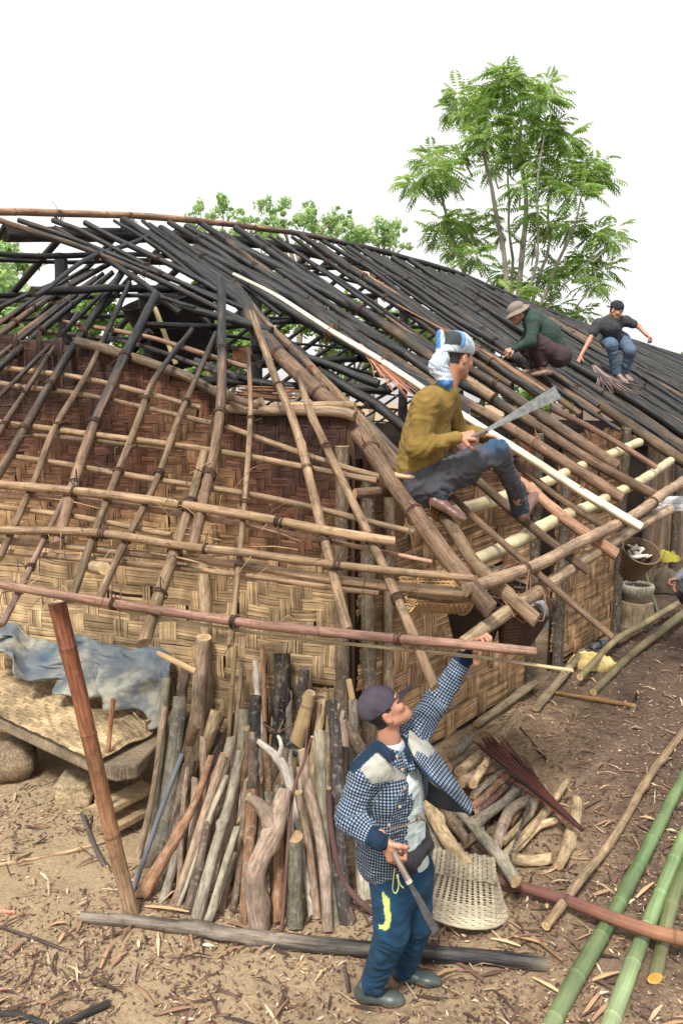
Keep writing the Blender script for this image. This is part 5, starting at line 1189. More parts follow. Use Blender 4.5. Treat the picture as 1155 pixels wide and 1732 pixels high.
def figure_part(name, sol, h, mat, parent, col, rough=.85, fold=0, paint=None, extra=(), smooth_it=1, freq=55):
    V, Fc = sol.mesh(h); parts = [(V, Fc)]
    for sx in extra: parts.append(sx)
    allV = []; allF = []; b = 0
    for V_, F__ in parts:
        for _ in range(smooth_it):       # light relax to take the grid away
            acc = np.zeros_like(V_); cn = np.zeros(len(V_))
            for a_, b_ in ((0, 1), (1, 2), (2, 3), (3, 0)):
                np.add.at(acc, F__[:, a_], V_[F__[:, b_]]); np.add.at(cn, F__[:, a_], 1); np.add.at(acc, F__[:, b_], V_[F__[:, a_]]); np.add.at(cn, F__[:, b_], 1)
            V_ = V_ * .45 + acc / np.maximum(cn, 1)[:, None] * .55
        allV.append(V_); allF.append(F__ + b); b += len(V_)
    V = np.concatenate(allV); Fc = np.concatenate(allF); nrm = vnorm(V, Fc)
    uvw, tt, fo, w = sol.uv(V)
    if fold:
        amp = fold * (.35 + fo)
        e = np.array([noise.noise(Vector(v) * 9) for v in V]); e2 = np.array([noise.noise(Vector((v[0] * 24, v[1] * 24, v[2] * 24))) for v in V])
        sn = np.sin(uvw[:, 1] * freq + 2.6 * np.sin(uvw[:, 2] * 1.0 + w) + 6 * e); dsp = amp * ((1 - np.abs(sn)) ** 2 * 1.3 - .5 + e * .55 + e2 * .22)
        for _ in range(5):
            ac = np.zeros(len(V)); cn = np.zeros(len(V))
            for a_, b_ in ((0, 1), (1, 2), (2, 3), (3, 0)):
                np.add.at(ac, Fc[:, a_], dsp[Fc[:, b_]]); np.add.at(cn, Fc[:, a_], 1); np.add.at(ac, Fc[:, b_], dsp[Fc[:, a_]]); np.add.at(cn, Fc[:, b_], 1)
            dsp = dsp * .4 + ac / np.maximum(cn, 1) * .6
        V = V + nrm * dsp[:, None]
    n = len(V); Cc = np.tile(np.array([*col, rough]), (n, 1))
    if paint: paint(V, nrm, uvw, Cc)
    me = bpy.data.meshes.new(name); me.from_pydata(V.tolist(), [], Fc.tolist()); ob = bpy.data.objects.new(name, me); COL.objects.link(ob); me.materials.append(mat)
    a = me.color_attributes.new('Col', 'FLOAT_COLOR', 'POINT'); a.data.foreach_set('color', Cc.astype(np.float32).ravel())
    pcv = uvw.copy(); pcv[:, 2] = 0
    bb = me.attributes.new('pc', 'FLOAT_VECTOR', 'POINT'); bb.data.foreach_set('vector', pcv.astype(np.float32).ravel())
    me.polygons.foreach_set('use_smooth', [True] * len(me.polygons)); me.update()
    ob.parent = parent; ob.matrix_parent_inverse = Matrix.Translation(wloc(parent)).inverted() if parent else Matrix()
    return ob
def cloth_mat(name, check=False, weave_scale=420, pal=((.010, .018, .04, 1), (.05, .085, .14, 1), (.34, .385, .42, 1))):
    m, n, b = nodes_mat(name); L = n.links
    col = N(n, 'ShaderNodeAttribute', attribute_name='Col'); out = col.outputs['Color']; tc = N(n, 'ShaderNodeTexCoord')
    if check:
        pc = N(n, 'ShaderNodeAttribute', attribute_name='pc'); sep = N(n, 'ShaderNodeSeparateXYZ'); L.new(pc.outputs['Vector'], sep.inputs[0])
        vals = []
        for q in (0, 1):
            mu = N(n, 'ShaderNodeMath', operation='MULTIPLY'); mu.inputs[1].default_value = check; L.new(sep.outputs[q], mu.inputs[0])
            si = N(n, 'ShaderNodeMath', operation='SINE'); L.new(mu.outputs[0], si.inputs[0])
            mr = N(n, 'ShaderNodeMapRange'); mr.inputs[1].default_value = -.15; mr.inputs[2].default_value = .35; L.new(si.outputs[0], mr.inputs[0]); vals.append(mr.outputs[0])
        ad = N(n, 'ShaderNodeMath', operation='ADD'); L.new(vals[0], ad.inputs[0]); L.new(vals[1], ad.inputs[1])
        ramp = N(n, 'ShaderNodeValToRGB'); e = ramp.color_ramp; e.interpolation = 'LINEAR'; e.elements[0].position = .05; e.elements[0].color = pal[0]; e.elements[1].position = .95; e.elements[1].color = pal[2]; k = e.elements.new(.5); k.color = pal[1]
        hf = N(n, 'ShaderNodeMath', operation='MULTIPLY'); hf.inputs[1].default_value = .5; L.new(ad.outputs[0], hf.inputs[0]); L.new(hf.outputs[0], ramp.inputs[0])
        mx = N(n, 'ShaderNodeMix', data_type='RGBA'); L.new(col.outputs['Alpha'], mx.inputs[0]); L.new(out, mx.inputs[6]); L.new(ramp.outputs[0], mx.inputs[7]); out = mx.outputs[2]
    nz = N(n, 'ShaderNodeTexNoise'); nz.inputs['Scale'].default_value = 14; nz.inputs['Detail'].default_value = 6; L.new(tc.outputs['Object'], nz.inputs['Vector'])
    r = N(n, 'ShaderNodeMapRange'); r.inputs[1].default_value = .3; r.inputs[2].default_value = .7; r.inputs[3].default_value = .80; r.inputs[4].default_value = 1.18; L.new(nz.outputs[0], r.inputs[0])
    vm = N(n, 'ShaderNodeVectorMath', operation='SCALE'); L.new(out, vm.inputs[0]); L.new(r.outputs[0], vm.inputs['Scale']); L.new(vm.outputs[0], b.inputs['Base Color'])
    b.inputs['Roughness'].default_value = .88; b.inputs['Specular IOR Level'].default_value = .15; b.inputs['Sheen Weight'].default_value = .02
    n2 = N(n, 'ShaderNodeTexNoise'); n2.inputs['Scale'].default_value = weave_scale; n2.inputs['Detail'].default_value = 2; L.new(tc.outputs['Object'], n2.inputs['Vector'])
    bp = N(n, 'ShaderNodeBump'); bp.inputs['Strength'].default_value = .3; bp.inputs['Distance'].default_value = .002; L.new(n2.outputs[0], bp.inputs['Height'])
    n3 = N(n, 'ShaderNodeTexNoise'); n3.inputs['Scale'].default_value = 22; n3.inputs['Detail'].default_value = 4; n3.inputs['Distortion'].default_value = 1.2; L.new(tc.outputs['Object'], n3.inputs['Vector'])
    b2 = N(n, 'ShaderNodeBump'); b2.inputs['Strength'].default_value = .45; b2.inputs['Distance'].default_value = .012; L.new(n3.outputs[0], b2.inputs['Height']); L.new(bp.outputs[0], b2.inputs['Normal']); L.new(b2.outputs[0], b.inputs['Normal'])
    return m
M_CLOTH = cloth_mat('cloth'); M_CHECK = cloth_mat('checked_cloth', check=2 * math.pi / .0145); M_SCARF = cloth_mat('checked_scarf', check=2 * math.pi / .012, pal=((.22, .32, .44, 1), (.45, .54, .62, 1), (.78, .82, .85, 1)))
m, n, b = nodes_mat('skin'); L = n.links; c_ = N(n, 'ShaderNodeAttribute', attribute_name='Col'); L.new(c_.outputs['Color'], b.inputs['Base Color']); b.inputs['Roughness'].default_value = .5; b.inputs['Subsurface Weight'].default_value = .08; b.inputs['Subsurface Radius'].default_value = (.02, .008, .004)
z_ = N(n, 'ShaderNodeTexNoise'); z_.inputs['Scale'].default_value = 90; tc_ = N(n, 'ShaderNodeTexCoord'); L.new(tc_.outputs['Object'], z_.inputs['Vector']); bp_ = N(n, 'ShaderNodeBump'); bp_.inputs['Strength'].default_value = .2; bp_.inputs['Distance'].default_value = .002; L.new(z_.outputs[0], bp_.inputs['Height']); L.new(bp_.outputs[0], b.inputs['Normal'])
M_SKIN = m
SKIN = (.42, .205, .13)
def V3(*a): return np.array(a, float)
def A_(v): return np.array(v, float)
def unit(v): v = A_(v); return v / np.linalg.norm(v)
def head_solid(c, fwd, up, sc=1.0, neck=None):
    f = unit(fwd); u = A_(up) - f * (A_(up) @ f); u = unit(u); r = np.cross(f, u); c = A_(c); M = np.stack([r, f, u])
    def L(x, y, z): return c + (r * x + f * y + u * z) * sc
    s = Solid(); q = sc
    s.ell(L(0, -.012, .03), (.075 * q, .096 * q, .09 * q), M, k=.03 * q)
    s.ell(L(0, .028, -.035), (.058 * q, .060 * q, .082 * q), M, k=.035 * q)
    s.ell(L(0, .062, -.098), (.024 * q, .022 * q, .020 * q), M, k=.03 * q)
    s.cap(L(-.05, .0, -.065), L(-.015, .055, -.1), .02 * q, .018 * q, k=.03 * q); s.cap(L(.05, .0, -.065), L(.015, .055, -.1), .02 * q, .018 * q, k=.03 * q)
    s.cap(L(-.032, .078, .014), L(.032, .078, .014), .013 * q, k=.012 * q)
    for e in (-1, 1):
        s.ell(L(e * .038, .062, -.03), (.024 * q, .022 * q, .02 * q), M, k=.02 * q)
        s.ell(L(e * .030, .098, -.002), (.017 * q, .013 * q, .010 * q), M, k=.008 * q, sub=True)
        s.ell(L(e * .030, .078, -.003), (.013 * q, .012 * q, .009 * q), M, k=.004 * q)
        s.ell(L(e * .078, -.012, -.018), (.009 * q, .020 * q, .033 * q), M, k=.008 * q)
        s.ell(L(e * .086, -.006, -.014), (.006 * q, .010 * q, .016 * q), M, k=.005 * q, sub=True)
        s.ell(L(e * .012, .098, -.040), (.009 * q, .010 * q, .008 * q), M, k=.006 * q)
    s.cap(L(0, .086, .0), L(0, .108, -.034), .008 * q, .012 * q, k=.012 * q)
    s.cap(L(-.018, .084, -.064), L(.018, .084, -.064), .0075 * q, k=.006 * q); s.cap(L(-.015, .083, -.074), L(.015, .083, -.074), .0085 * q, k=.006 * q)
    s.cap(L(0, -.03, -.05), neck if neck is not None else L(0, -.045, -.17), .052 * q, .058 * q, k=.03 * q)
    def paint(V, C, skin=SKIN, hair=True, brow=True):
        X = (V - c) / sc; x, y, z = X @ r, X @ f, X @ u
        def blob(m, cc, w=1): C[m, :3] = np.array(cc)
        near = np.abs(x) < .14
        lip = (y > .075) & (np.abs(x) < .022) & (z < -.058) & (z > -.082); blob(lip & near, (skin[0] * .8, skin[1] * .55, skin[2] * .6))
        eye = (y > .075) & (np.abs(np.abs(x) - .030) < .011) & (np.abs(z + .003) < .0045); blob(eye & near, (.05, .03, .025))
        if brow: bw = (y > .065) & (np.abs(np.abs(x) - .031) < .019) & (np.abs(z - .018) < .005); blob(bw & near, (.03, .02, .018))
        if hair:
            h = (np.abs(x) < .12) & (((z > .0) & (y < .03)) | ((z > -.055) & (y < -.035)) | (z > .06)) & (z > -.07) & (np.sum(X ** 2, 1) < .03) & ~((np.abs(x) > .0775) & (z < .02))
            blob(h, (.018, .014, .013))
        sh = (y > .03) & (z < -.085) & near & (np.sum(X ** 2, 1) < .03); C[sh, :3] *= .86
    return s, paint, (r, f, u), L
def hand_solid(w, d, nrm, side, curl=(1.1, 1.2, .8), sc=1.0, thumb=None, spread=.0):
    """w wrist, d towards the knuckles, nrm palm normal (fingers close towards it), side +1/-1 where the thumb is"""
    w = A_(w); d = unit(d); nrm = A_(nrm) - d * (A_(nrm) @ d); nrm = unit(nrm); s_ = np.cross(d, nrm)
    S = Solid(); q = sc
    S.cap(w - d * .03 * q, w + d * .01 * q, .024 * q, .025 * q, flat=(nrm, .75), k=.01)
    for x in (-.026, -.009, .009, .026):
        S.cap(w + d * .012 * q + s_ * x * .6 * q, w + d * .082 * q + s_ * x * q, .015 * q, .0115 * q, k=.012 * q)
    Ls = [(.038, .024, .019), (.044, .028, .021), (.041, .026, .020), (.031, .019, .017)]
    for i, x in enumerate((-.030, -.010, .010, .029)):
        if side < 0: L3 = Ls[::-1][i]
        else: L3 = Ls[::-1][::-1][i] if False else Ls[3 - i]
        # index finger sits on the thumb side
        p = w + d * .086 * q + s_ * x * q; a = 0
        for j in range(3):
            a += curl[j] * (1 + .06 * (i - 1.5) * (1 if side > 0 else -1)); dd = d * math.cos(a) + nrm * math.sin(a) + s_ * x * spread * 10
            e = p + dd * L3[j] * q; r0 = (.0098, .0088, .0078)[j] * q; S.cap(p, e, r0, r0 * .92, k=.0035 * q); p = e
    tb = w + d * .022 * q + s_ * side * .026 * q
    t1, t2, t3 = thumb if thumb else ((.75, .55, .35), (.25, .6, .75), (-.25, .45, .85))
    p = tb
    for (a1, a2, a3), l, r0 in zip((t1, t2, t3), (.038, .030, .024), (.0145, .0115, .0098)):
        dd = unit(s_ * side * a1 + d * a2 + nrm * a3); e = p + dd * l * q; S.cap(p, e, r0 * q, r0 * .88 * q, k=.006 * q); p = e
    return S
def shoe_mesh(name, heel, toe, ankle, col, parent, sc=1.0, sole=(.05, .05, .05), low=False, rough=.42):
    heel, toe, ankle = A_(heel), A_(toe), A_(ankle); d = unit(toe - heel); up = unit(ankle - heel + 1e-6); up = up - d * (up @ d); up = unit(up); s_ = np.cross(d, up); L = np.linalg.norm(toe - heel)
    S = Solid(); q = sc
    S.cap(heel + d * .035 * q + up * .035 * q, heel + d * L * .35 + up * .04 * q, .036 * q, .036 * q, k=.03)
    S.cap(heel + d * L * .35 + up * .036 * q, heel + d * L * .72 + up * .028 * q, .038 * q, .043 * q, flat=(up, .72), k=.03)
    S.cap(heel + d * L * .7 + up * .026 * q, toe - d * .035 * q + up * .024 * q, .043 * q, .034 * q, flat=(up, .65), k=.02)
    if not low: S.cap(heel + d * .05 * q + up * .04 * q, heel + d * .055 * q + up * .085 * q, .036 * q, .034 * q, k=.03)
    S.cuts.append((heel + up * .002, -up))
    def paint(V, n, uv, C):
        z = (V - heel) @ up; C[z < .016 * q, :3] = np.array(sole); C[:, 3] = rough
        dirt = np.array([noise.noise(Vector(v) * 30) for v in V]); m = (z < .03 * q) & (dirt > -.05); C[m, :3] = C[m, :3] * .5 + np.array((.24, .17, .10)) * .5
    return figure_part(name, S, .005, M_RUB if not low else M_RUB, parent, col, paint=paint)
m, n, b = nodes_mat('rubber'); L = n.links; c_ = N(n, 'ShaderNodeAttribute', attribute_name='Col'); L.new(c_.outputs['Color'], b.inputs['Base Color']); L.new(c_.outputs['Alpha'], b.inputs['Roughness']); M_RUB = m
m, n, b = nodes_mat('blade_steel'); L = n.links; tc_ = N(n, 'ShaderNodeTexCoord'); z_ = N(n, 'ShaderNodeTexNoise'); z_.inputs['Scale'].default_value = 30; z_.inputs['Detail'].default_value = 6; L.new(tc_.outputs['Object'], z_.inputs['Vector']); cr_ = N(n, 'ShaderNodeValToRGB'); cr_.color_ramp.elements[0].color = (.10, .105, .10, 1); cr_.color_ramp.elements[1].color = (.19, .20, .20, 1); cr_.color_ramp.elements[0].position = .35; cr_.color_ramp.elements[1].position = .65; L.new(z_.outputs[0], cr_.inputs[0]); L.new(cr_.outputs[0], b.inputs['Base Color']); b.inputs['Metallic'].default_value = .75; b.inputs['Roughness'].default_value = .42; M_STEEL = m
def blade(mb, pts, widths, W, th, col=(.2, .2, .2)):
    """blade as a thick tapered sheet following pts; widths across direction W"""
    W = Vector(W).normalized(); vs = []; n_ = len(pts)
    for p, w in zip(pts, widths):
        p = Vector(p); T = (Vector(pts[-1]) - Vector(pts[0])).normalized(); Wp = (W - T * W.dot(T)).normalized(); Nn = T.cross(Wp)
        vs += [p - Wp * w / 2 + Nn * th, p + Wp * w / 2, p - Wp * w / 2 - Nn * th]
    fs = [(3 * i + a, 3 * i + (a + 1) % 3, 3 * i + 3 + (a + 1) % 3, 3 * i + 3 + a) for i in range(n_ - 1) for a in range(3)] + [(0, 2, 1), (3 * n_ - 3, 3 * n_ - 2, 3 * n_ - 1)]
    mb.add(vs, fs, (*col, .4))
def body_solid(J):
    S = Solid()
    S.cap(J['pelvis'], J['chest'], .10, .11, k=.05); S.cap(J['chest'], J['neck'], .10, .05, k=.05)
    for a, b_, ra, rb in (('ls', 'le', .042, .036), ('le', 'lw', .036, .025), ('rs', 're', .042, .036), ('re', 'rw', .036, .025)): S.cap(J[a], J[b_], ra, rb, k=.02)
    for a, b_, ra, rb in (('lh', 'lk', .068, .05), ('lk', 'la', .045, .032), ('rh', 'rk', .068, .05), ('rk', 'ra', .045, .032)): S.cap(J[a], J[b_], ra, rb, k=.03)
    S.cap(J['ls'], J['rs'], .045, k=.05)
    return S
def person(label, J, head, hands, h=.012):
    """J: joints. head: (centre, fwd, up, scale). hands: list of hand solids"""
    root = empty('person', ((J['la'][0] + J['ra'][0]) / 2, (J['la'][1] + J['ra'][1]) / 2, min(J['la'][2], J['ra'][2]) - .08), label, 'person')
    hs_, hp, fr, HL = head_solid(*head, neck=A_(J['neck']))
    B = body_solid(J); ex = [hs_.mesh(.0042)] + [s.mesh(.0032) for s in hands]
    def paint(V, n_, uv, C):
        hp(V, C)
        for s in hands: pass
        e = np.array([noise.noise(Vector(v) * 14) for v in V]); C[:, :3] *= (1 + .16 * e)[:, None]; C[:, 3] = .5
    body = figure_part('body', B, h, M_SKIN, root, SKIN, paint=paint, extra=ex)
    return root, fr, HL
def jv(px, py, Y): return A_(at(px, py, Y))

# ======== the man in the checked jacket on the ground
Y0 = 3.36
J = dict(pelvis=jv(680, 1462, 3.40), chest=jv(668, 1330, 3.36), neck=jv(660, 1262, 3.36), rs=jv(618, 1302, 3.25), re=jv(590, 1385, 3.20), rw=jv(644, 1420, 3.08), ls=jv(700, 1240, 3.48), le=jv(738, 1188, 3.58), lw=jv(788, 1108, 3.62),
         rh=jv(664, 1468, 3.33), rk=jv(662, 1575, 3.27), ra=jv(630, 1658, 3.34), lh=jv(700, 1462, 3.45), lk=jv(704, 1560, 3.40), la=jv(688, 1634, 3.48))
fwd1 = (.74, .10, .66); up1 = (-.62, -.08, .78); hc1 = jv(650, 1198, 3.37)
rd = unit(A_(LL(1060, 904, -.07)) - A_(LL(780, 1090, -.07)))     # the pole he grips
gc = A_(LL(797, 1079, -.07))
hL = hand_solid(gc - V3(0, 0, .085) - np.cross(rd, (0, 0, 1)) * -.032, V3(0, 0, 1) + .1 * rd, np.cross((0, 0, 1), rd) * -1, -1, curl=(1.0, 1.3, .9), sc=.98)
hR = hand_solid(jv(652, 1424, 3.06), jv(672, 1462, 3.00) - jv(652, 1424, 3.06), V3(.45, .85, -.1), -1, curl=(.9, 1.2, .8), sc=1.0)
hR2 = hand_solid(jv(650, 1422, 3.08), jv(668, 1458, 3.05) - jv(650, 1422, 3.08), V3(.55, .8, .2), 1, curl=(.9, 1.2, .8), sc=1.0)
P1, fr1, HL1 = person('man on the ground in blue checked jacket reaching up to grip the eave pole', J, (hc1, fwd1, up1, .94), [hL, hR2], h=.012)
# trousers
S = Solid()
S.cap(J['pelvis'] + V3(-.01, 0, .03), J['pelvis'] + V3(0, 0, -.05), .135, .145, flat=((-.5, .8, 0), 1), k=.06, fold=.3)
S.cap(J['rh'] + V3(-.01, 0, -.02), J['rk'], .108, .082, k=.05, fold=.4); S.cap(J['rk'], jv(634, 1655, 3.34), .084, .058, k=.03, fold=1.1)
S.cap(J['lh'] + V3(.0, 0, -.02), J['lk'], .098, .076, k=.05, fold=.4); S.cap(J['lk'], jv(686, 1634, 3.48), .076, .056, k=.03, fold=1.2)
S.cap(jv(634, 1650, 3.34), jv(630, 1664, 3.345), .060, .060, k=.02, fold=1.5); S.cap(jv(687, 1628, 3.48), jv(686, 1640, 3.48), .058, .058, k=.02, fold=1.5)
def pnt(V, n_, uv, C):
    x, y = proj(V); fr_ = (n_ @ V3(0, -1, .3)) > 0
    m = inpoly(x, y, [(645, 1507), (658, 1520), (661, 1555), (659, 1569), (651, 1574), (641, 1570), (640, 1563), (648, 1565), (652, 1556), (648, 1530)]) & fr_
    C[m, :3] = (.50, .62, .16)
    e = np.array([noise.noise(Vector(v) * 6) for v in V]); C[~m, :3] *= (1 + .3 * e[~m])[:, None]
figure_part('trousers', S, .0065, M_CLOTH, P1, (.013, .045, .088), fold=.008, paint=pnt)
# shirt and belt bag
S = Solid(); S.cap(J['pelvis'] + V3(.0, -.01, .03), J['chest'] + V3(.01, -.01, .02), .125, .115, k=.05, fold=.6); S.cap(J['chest'], J['neck'] + V3(0, 0, -.01), .10, .062, k=.05); S.cap(J['rs'] + V3(.05, 0, -.02), J['ls'] + V3(-.02, 0, -.02), .05, k=.05)
figure_part('shirt', S, .007, M_CLOTH, P1, (.52, .60, .60), fold=.006)
S = Solid(); S.cap(jv(665, 1452, 3.22), jv(690, 1462, 3.20), .03, .035, k=.03); S.cap(jv(690, 1462, 3.20), jv(724, 1430, 3.30), .038, .028, k=.03, fold=1); S.cap(jv(724, 1430, 3.30), jv(716, 1395, 3.42), .026, .02, k=.02, fold=1)
figure_part('waist_bag', S, .006, M_CLOTH, P1, (.028, .028, .032), fold=.006)
mb = MB(); tube(mb, [jv(660, 1403, 3.20), jv(685, 1396, 3.19), jv(708, 1386, 3.22), jv(718, 1388, 3.30)], [.004], (.2, .15, .1), step=.02, n=5); tube(mb, [jv(704, 1388, 3.20), jv(706, 1378, 3.19), jv(712, 1384, 3.19), jv(704, 1392, 3.19)], [.005], (.16, .12, .09), step=.01, n=5); mb.build('string_belt', M_CANE, P1)
mb = MB(); tube(mb, [jv(667, 1470, 3.02), jv(665, 1490, 3.05), jv(664, 1505, 3.08), jv(669, 1511, 3.08), jv(674, 1500, 3.07), jv(672, 1480, 3.04), jv(676, 1495, 3.06), jv(682, 1502, 3.07)], [.003], (.62, .7, .3), step=.01, n=5); mb.build('drawstring', M_CANE, P1)
# jacket
S = Solid(); J2 = J
S.cap(jv(648, 1450, 3.34), jv(652, 1340, 3.33), .135, .135, flat=((.5, .86, 0), .9), k=.05, fold=.9)
S.cap(jv(652, 1340, 3.33), jv(652, 1290, 3.34), .13, .105, k=.05, fold=.3); S.cap(jv(690, 1330, 3.45), jv(690, 1270, 3.44), .10, .09, k=.05)
S.cap(J['rs'] + V3(.04, .0, .0), J['ls'] + V3(.0, 0, 0), .072, .07, k=.06); S.cap(J['rs'] + V3(.0, 0, -.01), J['re'], .076, .064, k=.035, fold=.8); S.cap(J['re'], J['rw'] + V3(-.01, 0, 0), .066, .048, k=.03, fold=1.2)
S.cap(J['ls'] + V3(.0, 0, 0), J['le'], .078, .062, k=.035, fold=1.2); S.cap(J['le'], J['lw'] + V3(-.0, 0, 0), .062, .046, k=.03, fold=1.2)
# collar
for a, b_ in (((640, 1262, 3.29), (628, 1280, 3.26)), ((640, 1262, 3.29), (664, 1285, 3.20)), ((680, 1252, 3.38), (690, 1272, 3.30)), ((690, 1272, 3.30), (697, 1300, 3.26))):
    S.cap(jv(*a), jv(*b_), .022, .02, k=.02)
# opening down the front, showing the shirt
S.cap(jv(676, 1275, 3.20), jv(704, 1335, 3.15), .042, .066, k=.012, sub=True); S.cap(jv(706, 1335, 3.15), jv(700, 1440, 3.12), .085, .13, k=.012, sub=True); S.cap(jv(692, 1450, 3.12), jv(700, 1490, 3.12), .12, .13, k=.012, sub=True); S.cap(J['neck'] + V3(.01, -.02, .02), hc1, .06, .07, k=.01, sub=True)
def pjk(V, n_, uv, C):
    C[:, 3] = 1.0; x, y = proj(V); fr_ = (n_ @ V3(0, -1, .35)) > -.1
    nav = (.012, .028, .055)
    m = inpoly(x, y, [(609, 1300), (640, 1268), (652, 1285), (688, 1312), (690, 1317), (629, 1326), (622, 1318)]) & fr_; C[m, :3] = (.34, .34, .30); C[m, 3] = 0
    m = (inpoly(x, y, [(586, 1302), (604, 1275), (630, 1246), (645, 1258), (640, 1270), (609, 1298), (600, 1308)]) & fr_) | inpoly(x, y, [(634, 1250), (645, 1255), (676, 1280), (658, 1290), (636, 1272)]) & fr_; C[m, :3] = nav; C[m, 3] = 0
    d = np.linalg.norm(V - J['rw'], axis=1); t = (V - J['rw']) @ unit(J['rw'] - J['re']); m = (d < .09) & (t > -.045); C[m, :3] = nav; C[m, 3] = 0
    t = (V - J['lw']) @ unit(J['lw'] - J['le']); d = np.linalg.norm(V - J['lw'], axis=1); m = (d < .09) & (t > -.05); C[m, :3] = nav; C[m, 3] = 0
    m = inpoly(x, y, [(683, 1246), (700, 1255), (694, 1275), (699, 1290), (690, 1292), (680, 1262)]) & fr_; C[m, :3] = nav; C[m, 3] = 0
figure_part('jacket', S, .0065, M_CHECK, P1, (.03, .06, .12), fold=.0075, paint=pjk)
def flap():
    outer = [(692, 1232, 3.42), (722, 1252, 3.42), (750, 1288, 3.36), (778, 1330, 3.33), (800, 1366, 3.32)]
    inner = [(690, 1262, 3.32), (702, 1290, 3.22), (726, 1318, 3.16), (762, 1350, 3.20), (795, 1382, 3.28)]
    mb = MB(); nu, nv = 44, 16; vs = []; cs = []; pcs = []
    def lerp(L_, t): q = t * (len(L_) - 1); i = min(int(q), len(L_) - 2); f = q - i; return [L_[i][k] * (1 - f) + L_[i + 1][k] * f for k in range(3)]
    for j in range(nv + 1):
        for i in range(nu + 1):
            u = i / nu; v = j / nv; a, b_ = lerp(outer, u), lerp(inner, u); p = [a[k] * (1 - v) + b_[k] * v for k in range(3)]
            P = at(p[0], p[1], p[2] - .05 * math.sin(v * math.pi) + .012 * math.sin(u * 14 + v * 3) + .02 * noise.noise(Vector((u * 5, v * 4, 2))))
            vs.append(P); nav = v > .90; x, y = p[0], p[1]
            yoke = (u < .20); pocket = (inpoly(np.array([x]), np.array([y]), [(704, 1262), (716, 1243), (735, 1258), (736, 1272), (724, 1282), (703, 1270)])[0])
            cs.append((.012, .028, .055, 0) if nav else (.34, .34, .30, 0) if (yoke and v > .1) or pocket else (.03, .06, .12, 1)); pcs.append((u * .42, v * .16, 0))
    mb.add(vs, [(j * (nu + 1) + i, j * (nu + 1) + i + 1, (j + 1) * (nu + 1) + i + 1, (j + 1) * (nu + 1) + i) for j in range(nv) for i in range(nu)], cs, pcs)
    o = mb.build('jacket_flap', M_CHECK, P1); s_ = o.modifiers.new('s', 'SOLIDIFY'); s_.thickness = .006; s_.offset = 0
    # grey lining of the back panel seen under the flap
    up_ = [(708, 1300, 3.42), (730, 1325, 3.42), (765, 1350, 3.40), (790, 1374, 3.38)]; dn = [(712, 1345, 3.44), (736, 1364, 3.44), (765, 1372, 3.42), (790, 1376, 3.38)]
    mb = MB(); vs = []
    for j in range(7):
        for i in range(21):
            u = i / 20; v = j / 6; a, b_ = lerp(up_, u), lerp(dn, u); vs.append(at(*[a[k] * (1 - v) + b_[k] * v + (.015 * math.sin(u * 9 + v * 2) if k == 2 else 0) for k in range(3)]))
    mb.add(vs, [(j * 21 + i, j * 21 + i + 1, (j + 1) * 21 + i + 1, (j + 1) * 21 + i) for j in range(6) for i in range(20)], (.06, .062, .07, 0))
    o = mb.build('jacket_lining', M_CLOTH, P1); s_ = o.modifiers.new('s', 'SOLIDIFY'); s_.thickness = .006
flap()
mb = MB()
for x, y, Y in ((680, 1301, 3.165), (684, 1332, 3.15), (676, 1364, 3.135), (658, 1395, 3.12), (671, 1279, 3.19)):
    c = Vector(jv(x, y, Y)); tube(mb, [c, c + Vector((0, -.005, .001))], [.006], (.6, .56, .42), step=.01, n=10)
mb.build('buttons', M_CANE, P1)
# cap
def cap_mesh(c, fr, sc, col, parent, back=False, brim_up=.0, brimd=None, low=.03):
    r, f, u = fr; S = Solid(); M = np.stack([r, f, u])
    def L(x, y, z): return c + (r * x + f * y + u * z) * sc
    S.ell(L(0, -.014, .038), (.086 * sc, .106 * sc, .094 * sc), M, k=.02)
    S.cuts.append((L(0, 0, .018), -unit(u * 1 + f * .12)))
    V_, F_ = S.mesh(.005)
    sg = -1 if back else 1; bm_ = MB(); vs = []
    for j in range(9):
        for i in range(17):
            u = -1 + i / 8; v = j / 8; x = u * .068 * (1 - .12 * v * v); y0 = .088 * math.sqrt(max(0, 1 - (x / .088) ** 2)) - .008; y1 = .072 + .098 * math.sqrt(max(0, 1 - (u * .93) ** 2))
            vs.append(L(x, sg * (y0 + (max(y1, y0 + .004) - y0) * v), .026 + brim_up * v - .012 * u * u))
    bm_.add(vs, [(j * 17 + i, j * 17 + i + 1, (j + 1) * 17 + i + 1, (j + 1) * 17 + i) for j in range(8) for i in range(16)], (*col, .8))
    def paint(V, n_, uv, C):
        e = np.array([noise.noise(Vector(v) * 20) for v in V]); C[:, :3] *= (1 + .25 * e)[:, None]
    cp_ = figure_part('cap', S, .005, M_CLOTH, parent, col, paint=paint, fold=.0015)
    bo = bm_.build('brim', M_CLOTH, cp_); sd = bo.modifiers.new('s', 'SOLIDIFY'); sd.thickness = .006; sd.offset = 0
    mb = MB(); tube(mb, [L(0, -.014, .131), L(0, -.014, .136)], [.008 * sc], col, step=.004, n=8); mb.build('top_button', M_CLOTH, cp_)
    return cp_
cap_mesh(hc1, fr1, .94, (.06, .052, .07), P1, brim_up=.02)
cg = (np.array([0.0]), )
shoe_mesh('shoe', A_(gp(601, 1684)), A_(gp(686, 1702)), J['ra'], (.050, .065, .062), P1)
shoe_mesh('shoe', A_(gp(664, 1656)), A_(gp(748, 1676)), J['la'], (.045, .060, .058), P1)
